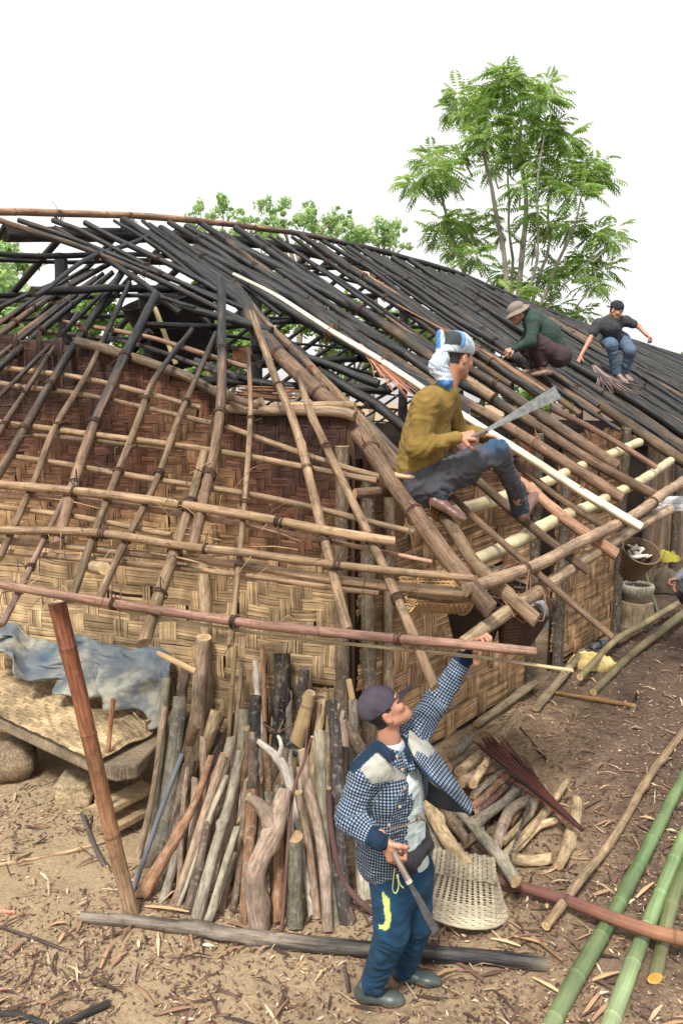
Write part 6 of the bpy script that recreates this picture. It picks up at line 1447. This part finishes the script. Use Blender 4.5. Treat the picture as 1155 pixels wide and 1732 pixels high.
# his bush knife
t = empty('machete', tuple(jv(690, 1490, 3.0)), 'small bush knife held low in the right hand of the man in the checked jacket', 'knife')
hA, hB, hC = jv(664, 1440, 3.02), jv(692, 1492, 2.98), jv(738, 1576, 2.95)
mb = MB(); tube(mb, [hA, hB], [.012, .014], (.22, .18, .15), step=.03, n=9, cut=(.2, .15, .1)); tube(mb, [hB - unit(hB - hA) * .012, hB + unit(hB - hA) * .004], [.0155], (.4, .38, .33), step=.01, n=10, rough=.4); mb.build('handle', M_WOOD, t)
mb = MB(); dd = unit(hC - hB); blade(mb, [hB, hB + dd * .08, hB + dd * .17, hC], [.018, .026, .036, .032], (.8, .1, .35), .003); mb.build('blade', M_STEEL, t, smooth=False)

# ======== the man in the mustard sweater crouching on the roof
yb = LL(760, 880, 0).y
Yt = yb + .10
J = dict(pelvis=jv(712, 806, Yt), chest=jv(727, 702, Yt), neck=jv(757, 655, Yt), rs=jv(722, 684, Yt - .16), re=jv(706, 757, Yt - .20), rw=jv(776, 740, Yt - .26), ls=jv(757, 680, Yt + .16), le=jv(775, 730, Yt + .22), lw=jv(815, 735, Yt + .12),
         rh=jv(722, 808, Yt - .08), rk=jv(843, 758, Yt - .10), ra=jv(880, 856, Yt - .02), lh=jv(722, 806, Yt + .12), lk=jv(812, 772, Yt + .12), la=jv(748, 842, Yt + .02))
ft2 = LL(885, 888, .02); ft1 = LL(760, 884, .02)
J['ra'] = jv(880, 858, ft2.y); J['la'] = jv(745, 842, ft1.y + .04)
hc2 = jv(774, 604, Yt + .01); sc2 = 1.0
h1 = hand_solid(J['rw'], jv(812, 735, Yt - .26) - J['rw'], V3(.15, .75, -.65), -1, curl=(1.0, 1.3, .8), sc=1.0)
h2 = hand_solid(J['lw'], V3(1, -.3, -.2), V3(0, -.2, -1), 1, curl=(.5, .5, .4), sc=.95)
P2, fr2, HL2 = person('man in mustard sweater and checked headscarf squatting on the roof edge with a long blade', J, (hc2, (.78, .56, -.20), (.12, .1, 1), sc2), [h1, h2], h=.013)
S = Solid()
S.cap(jv(706, 795, Yt), jv(718, 745, Yt), .142, .138, k=.05, fold=.8); S.cap(jv(718, 745, Yt), jv(728, 695, Yt), .138, .135, flat=((0, 1, 0), 1.05), k=.06, fold=.3); S.cap(J['rs'], J['ls'], .078, k=.07)
S.cap(jv(738, 680, Yt), jv(754, 664, Yt), .10, .075, k=.05)
S.cap(J['rs'] + V3(-.01, 0, 0), J['re'], .086, .068, k=.03, fold=.8); S.cap(J['re'], J['rw'] - unit(J['rw'] - J['re']) * .03, .068, .044, k=.03, fold=1.2); S.cap(J['rw'] - unit(J['rw'] - J['re']) * .05, J['rw'] - unit(J['rw'] - J['re']) * .01, .043, .04, k=.01, fold=.3)
S.cap(J['ls'], J['le'], .075, .06, k=.03, fold=.8); S.cap(J['le'], J['lw'], .06, .045, k=.03, fold=1)
figure_part('sweater', S, .008, M_CLOTH, P2, (.205, .135, .038), fold=.010)
S = Solid(); S.cap(jv(702, 803, Yt), jv(705, 798, Yt), .140, .142, flat=((0, 0, 1), .3), k=.02, fold=.3); figure_part('cloth_belt', S, .008, M_CLOTH, P2, (.52, .36, .22), fold=.006)
S = Solid(); g = (.075, .075, .088)
S.cap(jv(714, 818, Yt), jv(708, 804, Yt), .155, .145, k=.05, fold=.5)
S.cap(jv(728, 815, Yt - .08), J['rk'] + V3(-.01, 0, -.02), .105, .078, k=.05, fold=1.1); S.cap(J['rk'] + V3(-.005, 0, -.02), J['ra'] + V3(0, 0, .03), .074, .052, k=.03, fold=1.3)
S.cap(J['lh'], J['lk'], .10, .075, k=.05, fold=.8); S.cap(J['lk'], J['la'] + V3(0, 0, .05), .075, .055, k=.03, fold=1)
S.cap(jv(740, 825, Yt), jv(790, 800, Yt), .07, .08, k=.05, fold=1)
def p2(V, n_, uv, C):
    d = np.linalg.norm(V - jv(838, 748, Yt - .12), axis=1); w = np.clip(1.6 - d / .075, 0, 1)[:, None]; C[:, :3] = C[:, :3] * (1 - w) + np.array((.035, .075, .14)) * w
figure_part('trousers', S, .008, M_CLOTH, P2, g, fold=.012, paint=p2)
S = Solid(); S.cap(J['ra'] + V3(-.035, 0, .12), J['ra'] + V3(0, 0, -.02), .066, .06, k=.02, fold=.4); figure_part('sock', S, .006, M_CLOTH, P2, (.035, .05, .06), fold=.006)
S = Solid(); S.cap(J['la'] + V3(.0, 0, .06), J['la'] + V3(0, 0, -.01), .052, .05, k=.02, fold=1.5); figure_part('sock', S, .006, M_CLOTH, P2, (.035, .05, .06), fold=.006)
shoe_mesh('shoe', jv(883, 886, ft2.y - .03), jv(908, 836, ft2.y + .13), J['ra'] + V3(-.03, -.05, .06), (.135, .068, .058), P2, sole=(.25, .17, .13), low=True, sc=.98)
shoe_mesh('shoe', jv(722, 852, ft1.y + .05), jv(786, 886, ft1.y - .06), J['la'] + V3(0, 0, .08), (.135, .068, .058), P2, sole=(.25, .17, .13), low=True, sc=.98)
# headscarf
r_, f_, u_ = fr2; S = Solid(); Mx = np.stack([r_, f_, u_])
def H2(x, y, z): return hc2 + (r_ * x + f_ * y + u_ * z) * sc2
S.ell(H2(0, -.01, .055), (.092, .112, .090), Mx, k=.03); S.cap(H2(-.05, -.05, .09), H2(.05, -.05, .08), .05, k=.05); S.cap(H2(0, -.09, .0), H2(-.01, -.125, -.04), .045, .05, k=.03); 
S.cuts.append((H2(0, 0, .018), -unit(u_ - f_ * .12)))
def psc(V, n_, uv, C):
    C[:, 3] = 1.0; q = V - hc2; x, y, z = q @ r_, q @ f_, q @ u_
    m = (y < -.075) & (z > .045); C[m, :3] = (.04, .05, .05); C[m, 3] = 0
    m2 = (y < -.055) & (y > -.08) & (z > .03); C[m2, :3] = (.12, .25, .46); C[m2, 3] = 0
sc_o = figure_part('headscarf', S, .005, M_SCARF, P2, (.45, .55, .62), fold=.0035, paint=psc, freq=90)
S = Solid(); S.cap(jv(748, 600, Yt - .04), jv(742, 618, Yt - .05), .045, .058, k=.03, fold=1); S.cap(jv(742, 618, Yt - .05), jv(752, 645, Yt - .06), .055, .045, k=.03, fold=1.3); S.cap(jv(750, 640, Yt - .06), jv(757, 660, Yt - .05), .045, .03, k=.02, fold=1.3); S.cap(jv(744, 565, Yt - .02), jv(748, 600, Yt - .04), .03, .04, k=.03, fold=1)
def pkn(V, n_, uv, C):
    C[:, 3] = 1.0; x, y = proj(V); m = (y > 643) | (y < 590) & (x < 745); C[m, :3] = (.07, .19, .44); C[m, 3] = 0
figure_part('scarf_knot', S, .005, M_SCARF, sc_o, (.45, .55, .62), fold=.007, paint=pkn)
t = empty('machete', tuple(jv(850, 715, Yt - .28)), 'long grey blade widening to a square end held by the man in the mustard sweater', 'knife')
a1, a2, a3 = jv(793, 742, Yt - .27), jv(824, 727, Yt - .28), jv(943, 663, Yt - .32)
mb = MB(); tube(mb, [a1, a2], [.012, .013], (.12, .11, .10), step=.03, n=9); mb.build('handle', M_WOOD, t)
mb = MB(); dd = a3 - a2; blade(mb, [a2, a2 + dd * .2, a2 + dd * .5, a2 + dd * .8, a3], [.024, .032, .052, .070, .082], (.35, .1, .9), .003); mb.build('blade', M_STEEL, t, smooth=False)

# ======== the man in the bucket hat
f3 = LL(915, 636, .05); Y3 = f3.y
J = dict(pelvis=jv(945, 598, Y3 + .05), chest=jv(912, 556, Y3 + .02), neck=jv(892, 534, Y3), ls=jv(902, 546, Y3 - .16), le=jv(897, 578, Y3 - .24), lw=jv(870, 590, Y3 - .20), rs=jv(902, 545, Y3 + .16), re=jv(886, 580, Y3 + .22), rw=jv(866, 592, Y3 + .02),
         lh=jv(943, 602, Y3 - .06), lk=jv(901, 571, Y3 - .12), la=jv(917, 622, Y3 - .05), rh=jv(943, 602, Y3 + .12), rk=jv(890, 590, Y3 + .2), ra=jv(905, 625, Y3 + .15))
hc3 = jv(873, 529, Y3)
h1 = hand_solid(J['lw'], V3(-1, .1, -.3), V3(0, .6, -.8), 1, sc=1.0); h2 = hand_solid(J['rw'], V3(-1, -.2, -.2), V3(0, -.7, -.7), -1, sc=1.0)
P3, fr3, HL3 = person('man in dark green shirt and tan bucket hat squatting on the charred roof poles', J, (hc3, (-.84, -.12, -.52), (-.45, -.1, .88), 1.0), [h1, h2], h=.014)
S = Solid(); S.cap(jv(942, 592, Y3 + .03), jv(922, 566, Y3 + .02), .14, .16, k=.06, fold=.6); S.cap(jv(922, 566, Y3 + .02), jv(903, 545, Y3), .16, .13, k=.06, fold=.3); S.cap(jv(900, 541, Y3), J['neck'], .1, .07, k=.05); S.cap(J['ls'], J['rs'], .075, k=.07)
S.cap(J['ls'], J['le'], .08, .066, k=.03, fold=.8); S.cap(J['le'], J['lw'], .062, .045, k=.03, fold=1); S.cap(J['rs'], J['re'], .08, .06, k=.03, fold=.8); S.cap(J['re'], J['rw'], .06, .045, k=.03, fold=1)
figure_part('long_sleeved_shirt', S, .010, M_CLOTH, P3, (.034, .058, .050), fold=.009)
S = Solid(); S.cap(jv(945, 600, Y3 + .03), jv(938, 590, Y3 + .03), .155, .14, k=.05, fold=.5); S.cap(J['lh'], J['lk'], .115, .088, k=.05, fold=.7); S.cap(J['lk'], J['la'] + V3(0, 0, .06), .088, .066, k=.04, fold=.9); S.cap(J['rh'], J['rk'], .11, .08, k=.05, fold=.7); S.cap(J['rk'], J['ra'] + V3(0, 0, .06), .08, .062, k=.04, fold=.9)
figure_part('trousers', S, .010, M_CLOTH, P3, (.062, .042, .045), fold=.010)
shoe_mesh('shoe', jv(934, 634, Y3 - .03), jv(896, 637, Y3 - .08), J['la'] + V3(.02, 0, .1), (.24, .15, .13), P3, sole=(.4, .32, .22), low=True)
shoe_mesh('shoe', jv(918, 634, Y3 + .17), jv(880, 632, Y3 + .17), J['ra'] + V3(.02, 0, .1), (.24, .15, .13), P3, sole=(.4, .32, .22), low=True)
S = Solid(); r_, f_, u_ = fr3; Mx = np.stack([r_, f_, u_]); H3 = lambda x, y, z: hc3 + r_ * x + f_ * y + u_ * z
S.ell(H3(0, -.012, .045), (.092, .11, .082), Mx, k=.02); S.cuts.append((H3(0, 0, .03), -u_))
hat = figure_part('bucket_hat', S, .006, M_CLOTH, P3, (.20, .165, .14), fold=.004)
bm_ = MB(); vs = []
for j in range(6):
    for k in range(36):
        th = 2 * math.pi * k / 36; c, s_ = math.cos(th), math.sin(th); v = j / 5; vs.append(H3(c * (.084 + .05 * v), -.012 + s_ * (.102 + .058 * v), .036 - .042 * v + .006 * math.sin(3 * th + 1)))
bm_.add(vs, [(j * 36 + k, j * 36 + (k + 1) % 36, (j + 1) * 36 + (k + 1) % 36, (j + 1) * 36 + k) for j in range(5) for k in range(36)], (.22, .185, .155, .9)); bo = bm_.build('brim', M_CLOTH, hat); sd = bo.modifiers.new('s', 'SOLIDIFY'); sd.thickness = .006
mb = MB(); tube(mb, [HL3(0, 0, 0) * 0 + jv(866, 594, Y3 - .2), jv(853, 603, Y3 - .22), jv(846, 609, Y3 - .22)], [.011, .008, .004], (.3, .26, .2), step=.02, n=7, flat=.5); tag(mb.build('small_knife', M_CANE), 'short pale knife in the hands of the man in the bucket hat', 'knife')

# ======== the man in the backward cap
f4 = LL(1050, 648, .05); Y4 = f4.y
J = dict(pelvis=jv(1040, 577, Y4 + .32), chest=jv(1031, 553, Y4 + .12), neck=jv(1036, 537, Y4 + .08), rs=jv(1011, 548, Y4 + .12), re=jv(995, 578, Y4 + .05), rw=jv(981, 603, Y4 - .02), ls=jv(1057, 543, Y4 + .14), le=jv(1079, 552, Y4 + .12), lw=jv(1093, 567, Y4 + .02),
         rh=jv(1026, 577, Y4 + .28), rk=jv(1034, 584, Y4 - .12), ra=jv(1041, 634, Y4 - .02), lh=jv(1052, 574, Y4 + .3), lk=jv(1065, 594, Y4 - .06), la=jv(1055, 634, Y4 + .1))
hc4 = jv(1042, 524, Y4 + .02)
h1 = hand_solid(J['rw'], V3(-.4, -.2, -.75), V3(.2, .1, -1), 1, curl=(.3, .3, .2), sc=1.0); h2 = hand_solid(J['lw'], V3(.6, -.3, -.5), V3(-.5, 0, -.7), -1, sc=1.05)
P4, fr4, HL4 = person('man in grey t-shirt, backward cap and blue trousers crouching near the ridge', J, (hc4, (.62, -.62, -.42), (.2, -.25, .9), 1.0), [h1, h2], h=.012)
S = Solid(); S.cap(jv(1040, 576, Y4 + .26), J['chest'], .13, .145, k=.06, fold=.6); S.cap(J['chest'], jv(1034, 542, Y4 + .1), .14, .10, k=.06, fold=.3); S.cap(J['rs'], J['ls'], .078, k=.06); S.cap(J['rs'], J['rs'] * .5 + J['re'] * .5, .08, .068, k=.03, fold=.5); S.cap(J['ls'], J['ls'] * .4 + J['le'] * .6, .08, .066, k=.03, fold=.5)
S.cap(J['neck'] + V3(0, 0, .02), hc4, .06, k=.01, sub=True)
figure_part('t_shirt', S, .010, M_CLOTH, P4, (.05, .052, .058), fold=.008)
# arms of the body need a little more bulk where bare
S = Solid(); S.cap(J['pelvis'], jv(1040, 570, Y4 + .3), .15, .13, k=.05, fold=.4)
for a, b_, c in (('rh', 'rk', 'ra'), ('lh', 'lk', 'la')): S.cap(J[a], J[b_], .11, .085, k=.05, fold=.7); S.cap(J[b_], J[c] + V3(0, 0, .03), .083, .068, k=.04, fold=1)
figure_part('trousers', S, .010, M_CLOTH, P4, (.085, .125, .185), fold=.009)
cap_mesh(hc4, fr4, 1.0, (.03, .03, .036), P4, back=True, brim_up=-.02)
shoe_mesh('shoe', jv(1036, 634, Y4 + .02), jv(1062, 652, Y4 - .16), J['ra'] + V3(0, 0, .12), (.22, .15, .13), P4, sole=(.3, .22, .18), low=True)
shoe_mesh('shoe', jv(1050, 634, Y4 + .14), jv(1068, 648, Y4 + .0), J['la'] + V3(0, 0, .12), (.20, .14, .12), P4, sole=(.3, .22, .18), low=True)

# ======== the person mostly outside the right edge
Y5 = 7.8
def z5(x, z, dy=0): return V3(x, Y5 + dy, z)
bx = at(1196, 1000, Y5).x
J = dict(pelvis=z5(bx, .88), chest=z5(bx - .02, 1.22), neck=z5(bx - .02, 1.45), rs=z5(bx - .03, 1.36, .17), re=z5(bx - .10, 1.10, .2), rw=z5(bx - .28, 1.0, .1), ls=z5(bx - .03, 1.36, -.17), le=z5(bx - .12, 1.10, -.2), lw=z5(bx - .30, .98, -.12),
         lh=z5(bx, .86, -.09), lk=z5(bx - .05, .47, -.1), la=z5(bx - .05, .09, -.1), rh=z5(bx, .86, .09), rk=z5(bx, .47, .1), ra=z5(bx + .02, .09, .12))
h1 = hand_solid(J['lw'], V3(-1, 0, -.2), V3(0, .3, -1), 1); h2 = hand_solid(J['rw'], V3(-1, 0, -.2), V3(0, -.3, -1), -1)
P5, fr5, HL5 = person('person in grey sleeves and dark trousers cut off by the right edge of the picture', J, (z5(bx - .03, 1.60), (-1, 0, -.1), (0, 0, 1), .97), [h1, h2], h=.015)
S = Solid(); S.cap(J['pelvis'], J['chest'], .14, .155, k=.06, fold=.7); S.cap(J['chest'], J['neck'] - V3(0, 0, .04), .14, .08, k=.06); S.cap(J['ls'], J['rs'], .08, k=.06)
for a, b_, c in (('ls', 'le', 'lw'), ('rs', 're', 'rw')): S.cap(J[a], J[b_], .08, .062, k=.03, fold=.8); S.cap(J[b_], J[c], .062, .045, k=.03, fold=1)
figure_part('jacket', S, .012, M_CLOTH, P5, (.17, .18, .20), fold=.01)
S = Solid(); S.cap(J['pelvis'] + V3(0, 0, .02), J['pelvis'] - V3(0, 0, .04), .145, .145, k=.05, fold=.4)
for a, b_, c in (('rh', 'rk', 'ra'), ('lh', 'lk', 'la')): S.cap(J[a], J[b_], .105, .08, k=.05, fold=.6); S.cap(J[b_], J[c], .085, .06, k=.04, fold=1)
figure_part('trousers', S, .012, M_CLOTH, P5, (.03, .022, .028), fold=.01)
for q, dy in (('la', -.1), ('ra', .12)): shoe_mesh('shoe', J[q] + V3(.07, 0, -.085), J[q] + V3(-.19, 0, -.085), J[q] + V3(.07, 0, .1), (.25, .17, .14), P5)
S = Solid(); S.cap(z5(bx - .30, .93, -.12), z5(bx - .26, .84, -.1), .10, .08, k=.03, fold=1); figure_part('hat', S, .01, M_CLOTH, None, (.04, .04, .048), fold=.012)
for ob in COL.objects:
    if ob.name == 'hat' and ob.parent is None: tag(ob, 'dark crumpled hat held by the person at the right edge', 'hat')
# ------------------------------------------------------------ trees beyond the house
def leaf_mat(name, c1, c2, tr=.45):
    m, n, b = nodes_mat(name); L = n.links; out = [x for x in n.nodes if x.type == 'OUTPUT_MATERIAL'][0]
    col = N(n, 'ShaderNodeAttribute', attribute_name='Col'); mx = N(n, 'ShaderNodeMix', data_type='RGBA'); mx.inputs[6].default_value = (*c1, 1); mx.inputs[7].default_value = (*c2, 1)
    sp_ = N(n, 'ShaderNodeSeparateColor'); L.new(col.outputs['Color'], sp_.inputs[0]); L.new(sp_.outputs[0], mx.inputs[0]); L.new(mx.outputs[2], b.inputs['Base Color']); b.inputs['Roughness'].default_value = .5; b.inputs['Specular IOR Level'].default_value = .3
    t = N(n, 'ShaderNodeBsdfTranslucent'); L.new(mx.outputs[2], t.inputs['Color']); ms = N(n, 'ShaderNodeMixShader'); ms.inputs[0].default_value = tr
    L.new(b.outputs[0], ms.inputs[1]); L.new(t.outputs[0], ms.inputs[2]); L.new(ms.outputs[0], out.inputs['Surface']); return m
M_LEAF = leaf_mat('compound_leaves', (.12, .24, .055), (.42, .58, .15), .6)
M_LEAF2 = leaf_mat('pale_leaves', (.26, .42, .16), (.50, .66, .30), .55)
M_LEAF3 = leaf_mat('bush_leaves', (.12, .24, .05), (.36, .54, .14), .55)
def frond(mb, p, d, L, rs, val):
    """pinnate leaf: rib and pairs of leaflets, drooping"""
    d = Vector(d).normalized(); s = d.cross(Vector((0, 0, 1)));
    if s.length < .1: s = Vector((1, 0, 0))
    s.normalize(); n_ = 8; q = Vector(p); st = L / n_; dr = rs.uniform(.06, .16)
    for i in range(n_):
        d = (d + Vector((0, 0, -dr))).normalized(); q2 = q + d * st; upv = s.cross(d)
        ll = L * .30 * math.sin(math.pi * (i + 1.2) / (n_ + 1.6)) + .03; w = ll * .17
        for e in (-1, 1):
            t = (s * e + d * .55 + upv * rs.uniform(-.25, .05)).normalized(); tip = q2 + t * ll + Vector((0, 0, -ll * .3)); md = q2 + t * ll * .5; wv = d * w
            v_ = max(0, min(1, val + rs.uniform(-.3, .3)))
            mb.add([q2, md + wv, tip, md - wv], [(0, 1, 2, 3)], (v_, v_, v_, 1))
        q = q2
def big_tree():
    rs = random.Random(21); Y = 21.0
    root = empty('tree', tuple(at(872, 560, Y) - Vector((0, 0, 1))), 'tall airy tree with several pale stems and feathery bright green leaves beyond the ridge', 'tree')
    def T(pts, r0, r1, mb):
        r0 *= .7; r1 *= .7
        P = [at(x, y, Y + dz) for x, y, dz in pts]; tube(mb, P, [r0, r1], (.46, .42, .36), step=.4, n=7, wob=.12, lump=.1, cap=False)
    mb = MB()
    base = (866, 600, 0)
    T([base, (881, 445, 0), (888, 322, .3), (879, 248, .4), (885, 184, .4), (888, 140, .4)], .12, .03, mb)
    T([base, (851, 430, -.4), (829, 322, -.6), (814, 240, -.8), (808, 190, -.8)], .11, .03, mb)
    T([(868, 600, 0), (780, 456, .4), (758, 370, .7), (743, 326, .8), (735, 290, .8)], .09, .03, mb)
    T([(872, 600, 0), (922, 434, .4), (927, 341, .6), (945, 280, .8)], .08, .025, mb)
    T([(874, 600, 0), (945, 440, -.4), (975, 370, -.8), (990, 300, -1)], .08, .02, mb)
    T([(868, 600, 0), (862, 440, .8), (858, 300, 1.2), (850, 180, 1.4)], .08, .02, mb)
    T([(874, 600, 0), (905, 440, -1), (906, 330, -1.2), (920, 230, -1.4)], .07, .02, mb)
    T([(880, 590, 0), (950, 490, -.3), (1010, 430, -.5)], .05, .015, mb); T([(870, 590, 0), (830, 480, 0), (800, 420, 0)], .05, .015, mb)
    CL = [(x, y + 14, r * .88) for x, y, r in [(850, 130, 38), (820, 150, 40), (880, 150, 34), (915, 155, 36), (790, 175, 34), (768, 172, 20), (775, 150, 16), (858, 112, 22), (925, 130, 18), (830, 195, 44), (880, 205, 40), (925, 205, 40), (955, 225, 34), (860, 245, 36), (905, 255, 40), (960, 265, 36), (985, 280, 34), (815, 225, 30), (1005, 270, 28), (1018, 290, 16), (935, 300, 34), (975, 315, 32), (835, 270, 26), (880, 300, 22), (738, 272, 36), (720, 300, 26), (700, 298, 20), (762, 290, 30), (730, 250, 22), (780, 250, 18), (775, 362, 34), (745, 385, 24), (800, 385, 30), (745, 360, 18), (820, 350, 18), (770, 410, 26), (800, 420, 28), (965, 370, 34), (1005, 385, 34), (1035, 395, 22), (1040, 375, 14), (930, 370, 22), (990, 430, 34), (1020, 445, 24), (955, 440, 30), (1000, 470, 26), (850, 450, 26), (830, 480, 30), (870, 490, 34), (905, 470, 30), (930, 455, 24), (910, 510, 30), (870, 530, 30), (940, 505, 24), (965, 525, 26), (985, 520, 20), (900, 345, 18), (850, 380, 16), (905, 400, 18)]]
    lm = MB()
    for cx, cy, cr in CL:
        dz = rs.uniform(-1.6, 1.6); c = at(cx, cy, Y + dz); R_ = cr * pxm(c); nf = int(12 + cr * cr * .036)
        hub = c - Vector((0, 0, R_ * .6)); tube(mb, [at(872 + (cx - 872) * .8, cy + 35, Y + dz * .7), c], [.025, .012], (.34, .3, .22), step=.4, n=5, wob=.06, cap=False)
        for _ in range(nf):
            a = rs.uniform(0, 2 * math.pi); el = rs.uniform(-.6, .9); d = Vector((math.cos(a) * math.cos(el), math.sin(a) * math.cos(el), math.sin(el)))
            p = c + d * R_ * rs.uniform(.0, .6); L = rs.uniform(.28, .66)
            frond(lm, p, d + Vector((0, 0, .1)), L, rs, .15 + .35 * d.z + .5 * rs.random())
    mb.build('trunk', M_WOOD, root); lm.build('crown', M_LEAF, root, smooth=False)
big_tree()
def leafy(label, Y, clusters, n_per, size, mat, trunk=None, group=None, seed=1, name='tree', droop=0):
    rs = random.Random(seed); cx0 = sum(c[0] for c in clusters) / len(clusters); cyb = max(c[1] + c[2] for c in clusters)
    b = at(cx0, cyb, Y); bz = gz(b.x, b.y); root = empty(name, (b.x, b.y, bz), label, 'tree', group)
    lm = MB(); mb = MB(); tube(mb, [Vector((b.x, b.y, bz)), Vector((b.x + rs.uniform(-.3, .3), b.y, (bz + b.z) / 2)), at(cx0, cyb - 5, Y)], [.16, .1], (.25, .2, .15), step=.5, n=8, wob=.15, cap=False)
    for cx, cy, cr in clusters:
        c = at(cx, cy, Y + rs.uniform(-1.5, 1.5)); R_ = cr * pxm(c)
        tube(mb, [Vector((b.x, b.y, max(bz + 1, b.z - 1))), (b + c) / 2 + Vector((rs.uniform(-.3, .3), 0, 0)), c], [.08, .04, .015], (.25, .2, .15), step=.5, n=6, wob=.1, cap=False)
        sub = [(Vector((rs.gauss(0, 1), rs.gauss(0, 1), rs.gauss(0, .8))) * R_ * .45 + c, R_ * rs.uniform(.15, .5)) for _ in range(9)]
        for _ in range(int(n_per * (cr / 30) ** 2)):
            sc_, sr = rs.choice(sub); d = Vector((rs.gauss(0, 1), rs.gauss(0, 1), rs.gauss(0, 1))).normalized(); p = sc_ + d * sr * rs.uniform(.5, 1.05)
            t = Vector((rs.gauss(0, 1), rs.gauss(0, 1), rs.gauss(-.4, .6) - droop)).normalized(); s = t.cross(d)
            if s.length < .05: continue
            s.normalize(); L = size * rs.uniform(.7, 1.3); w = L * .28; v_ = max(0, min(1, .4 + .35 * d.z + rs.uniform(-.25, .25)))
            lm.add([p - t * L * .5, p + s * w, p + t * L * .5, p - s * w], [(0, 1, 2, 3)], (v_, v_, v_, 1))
    mb.build('trunk', M_WOOD, root); lm.build('crown', mat, root, smooth=False)
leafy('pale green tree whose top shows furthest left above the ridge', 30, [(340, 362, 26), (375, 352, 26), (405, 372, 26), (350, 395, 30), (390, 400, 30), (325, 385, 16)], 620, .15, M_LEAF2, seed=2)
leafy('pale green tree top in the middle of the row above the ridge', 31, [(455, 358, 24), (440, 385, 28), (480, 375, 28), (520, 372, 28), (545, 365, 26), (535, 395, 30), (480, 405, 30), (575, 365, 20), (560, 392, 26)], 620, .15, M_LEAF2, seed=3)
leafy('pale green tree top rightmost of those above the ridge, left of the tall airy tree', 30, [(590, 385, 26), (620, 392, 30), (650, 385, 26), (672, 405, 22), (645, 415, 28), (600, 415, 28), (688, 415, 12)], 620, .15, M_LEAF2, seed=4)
for i, (cl, Y, lab) in enumerate([
    ([(20, 520, 60), (-40, 470, 70), (90, 560, 60), (10, 440, 40), (60, 600, 50)], 19, 'hazy green thicket seen through the roof poles at the far left'),
    ([(160, 520, 50), (200, 570, 60), (240, 600, 50), (130, 600, 50)], 18, 'leafy bush glimpsed through the open roof left of the sooty basket'),
    ([(330, 500, 50), (380, 540, 60), (420, 580, 60), (360, 620, 50)], 17, 'leafy bush glimpsed through the rafters below the roof apex'),
    ([(480, 500, 60), (540, 540, 60), (600, 590, 60), (660, 560, 60)], 22, 'green bush glimpsed between the charred rafters in the middle of the roof'),
    ([(720, 560, 60), (780, 590, 60), (840, 640, 60), (860, 580, 60)], 25, 'green bush glimpsed between charred rafters behind the checked headscarf'),
    ([(930, 640, 60), (1000, 660, 60), (1070, 670, 60), (1140, 650, 40), (1150, 615, 22)], 34, 'low green tree just over the ridge at the right edge')]):
    leafy(lab, Y, cl, 420, .17 if i < 5 else .3, M_LEAF3 if i else M_LEAF2, seed=30 + i, name='bush' if i < 5 else 'tree')
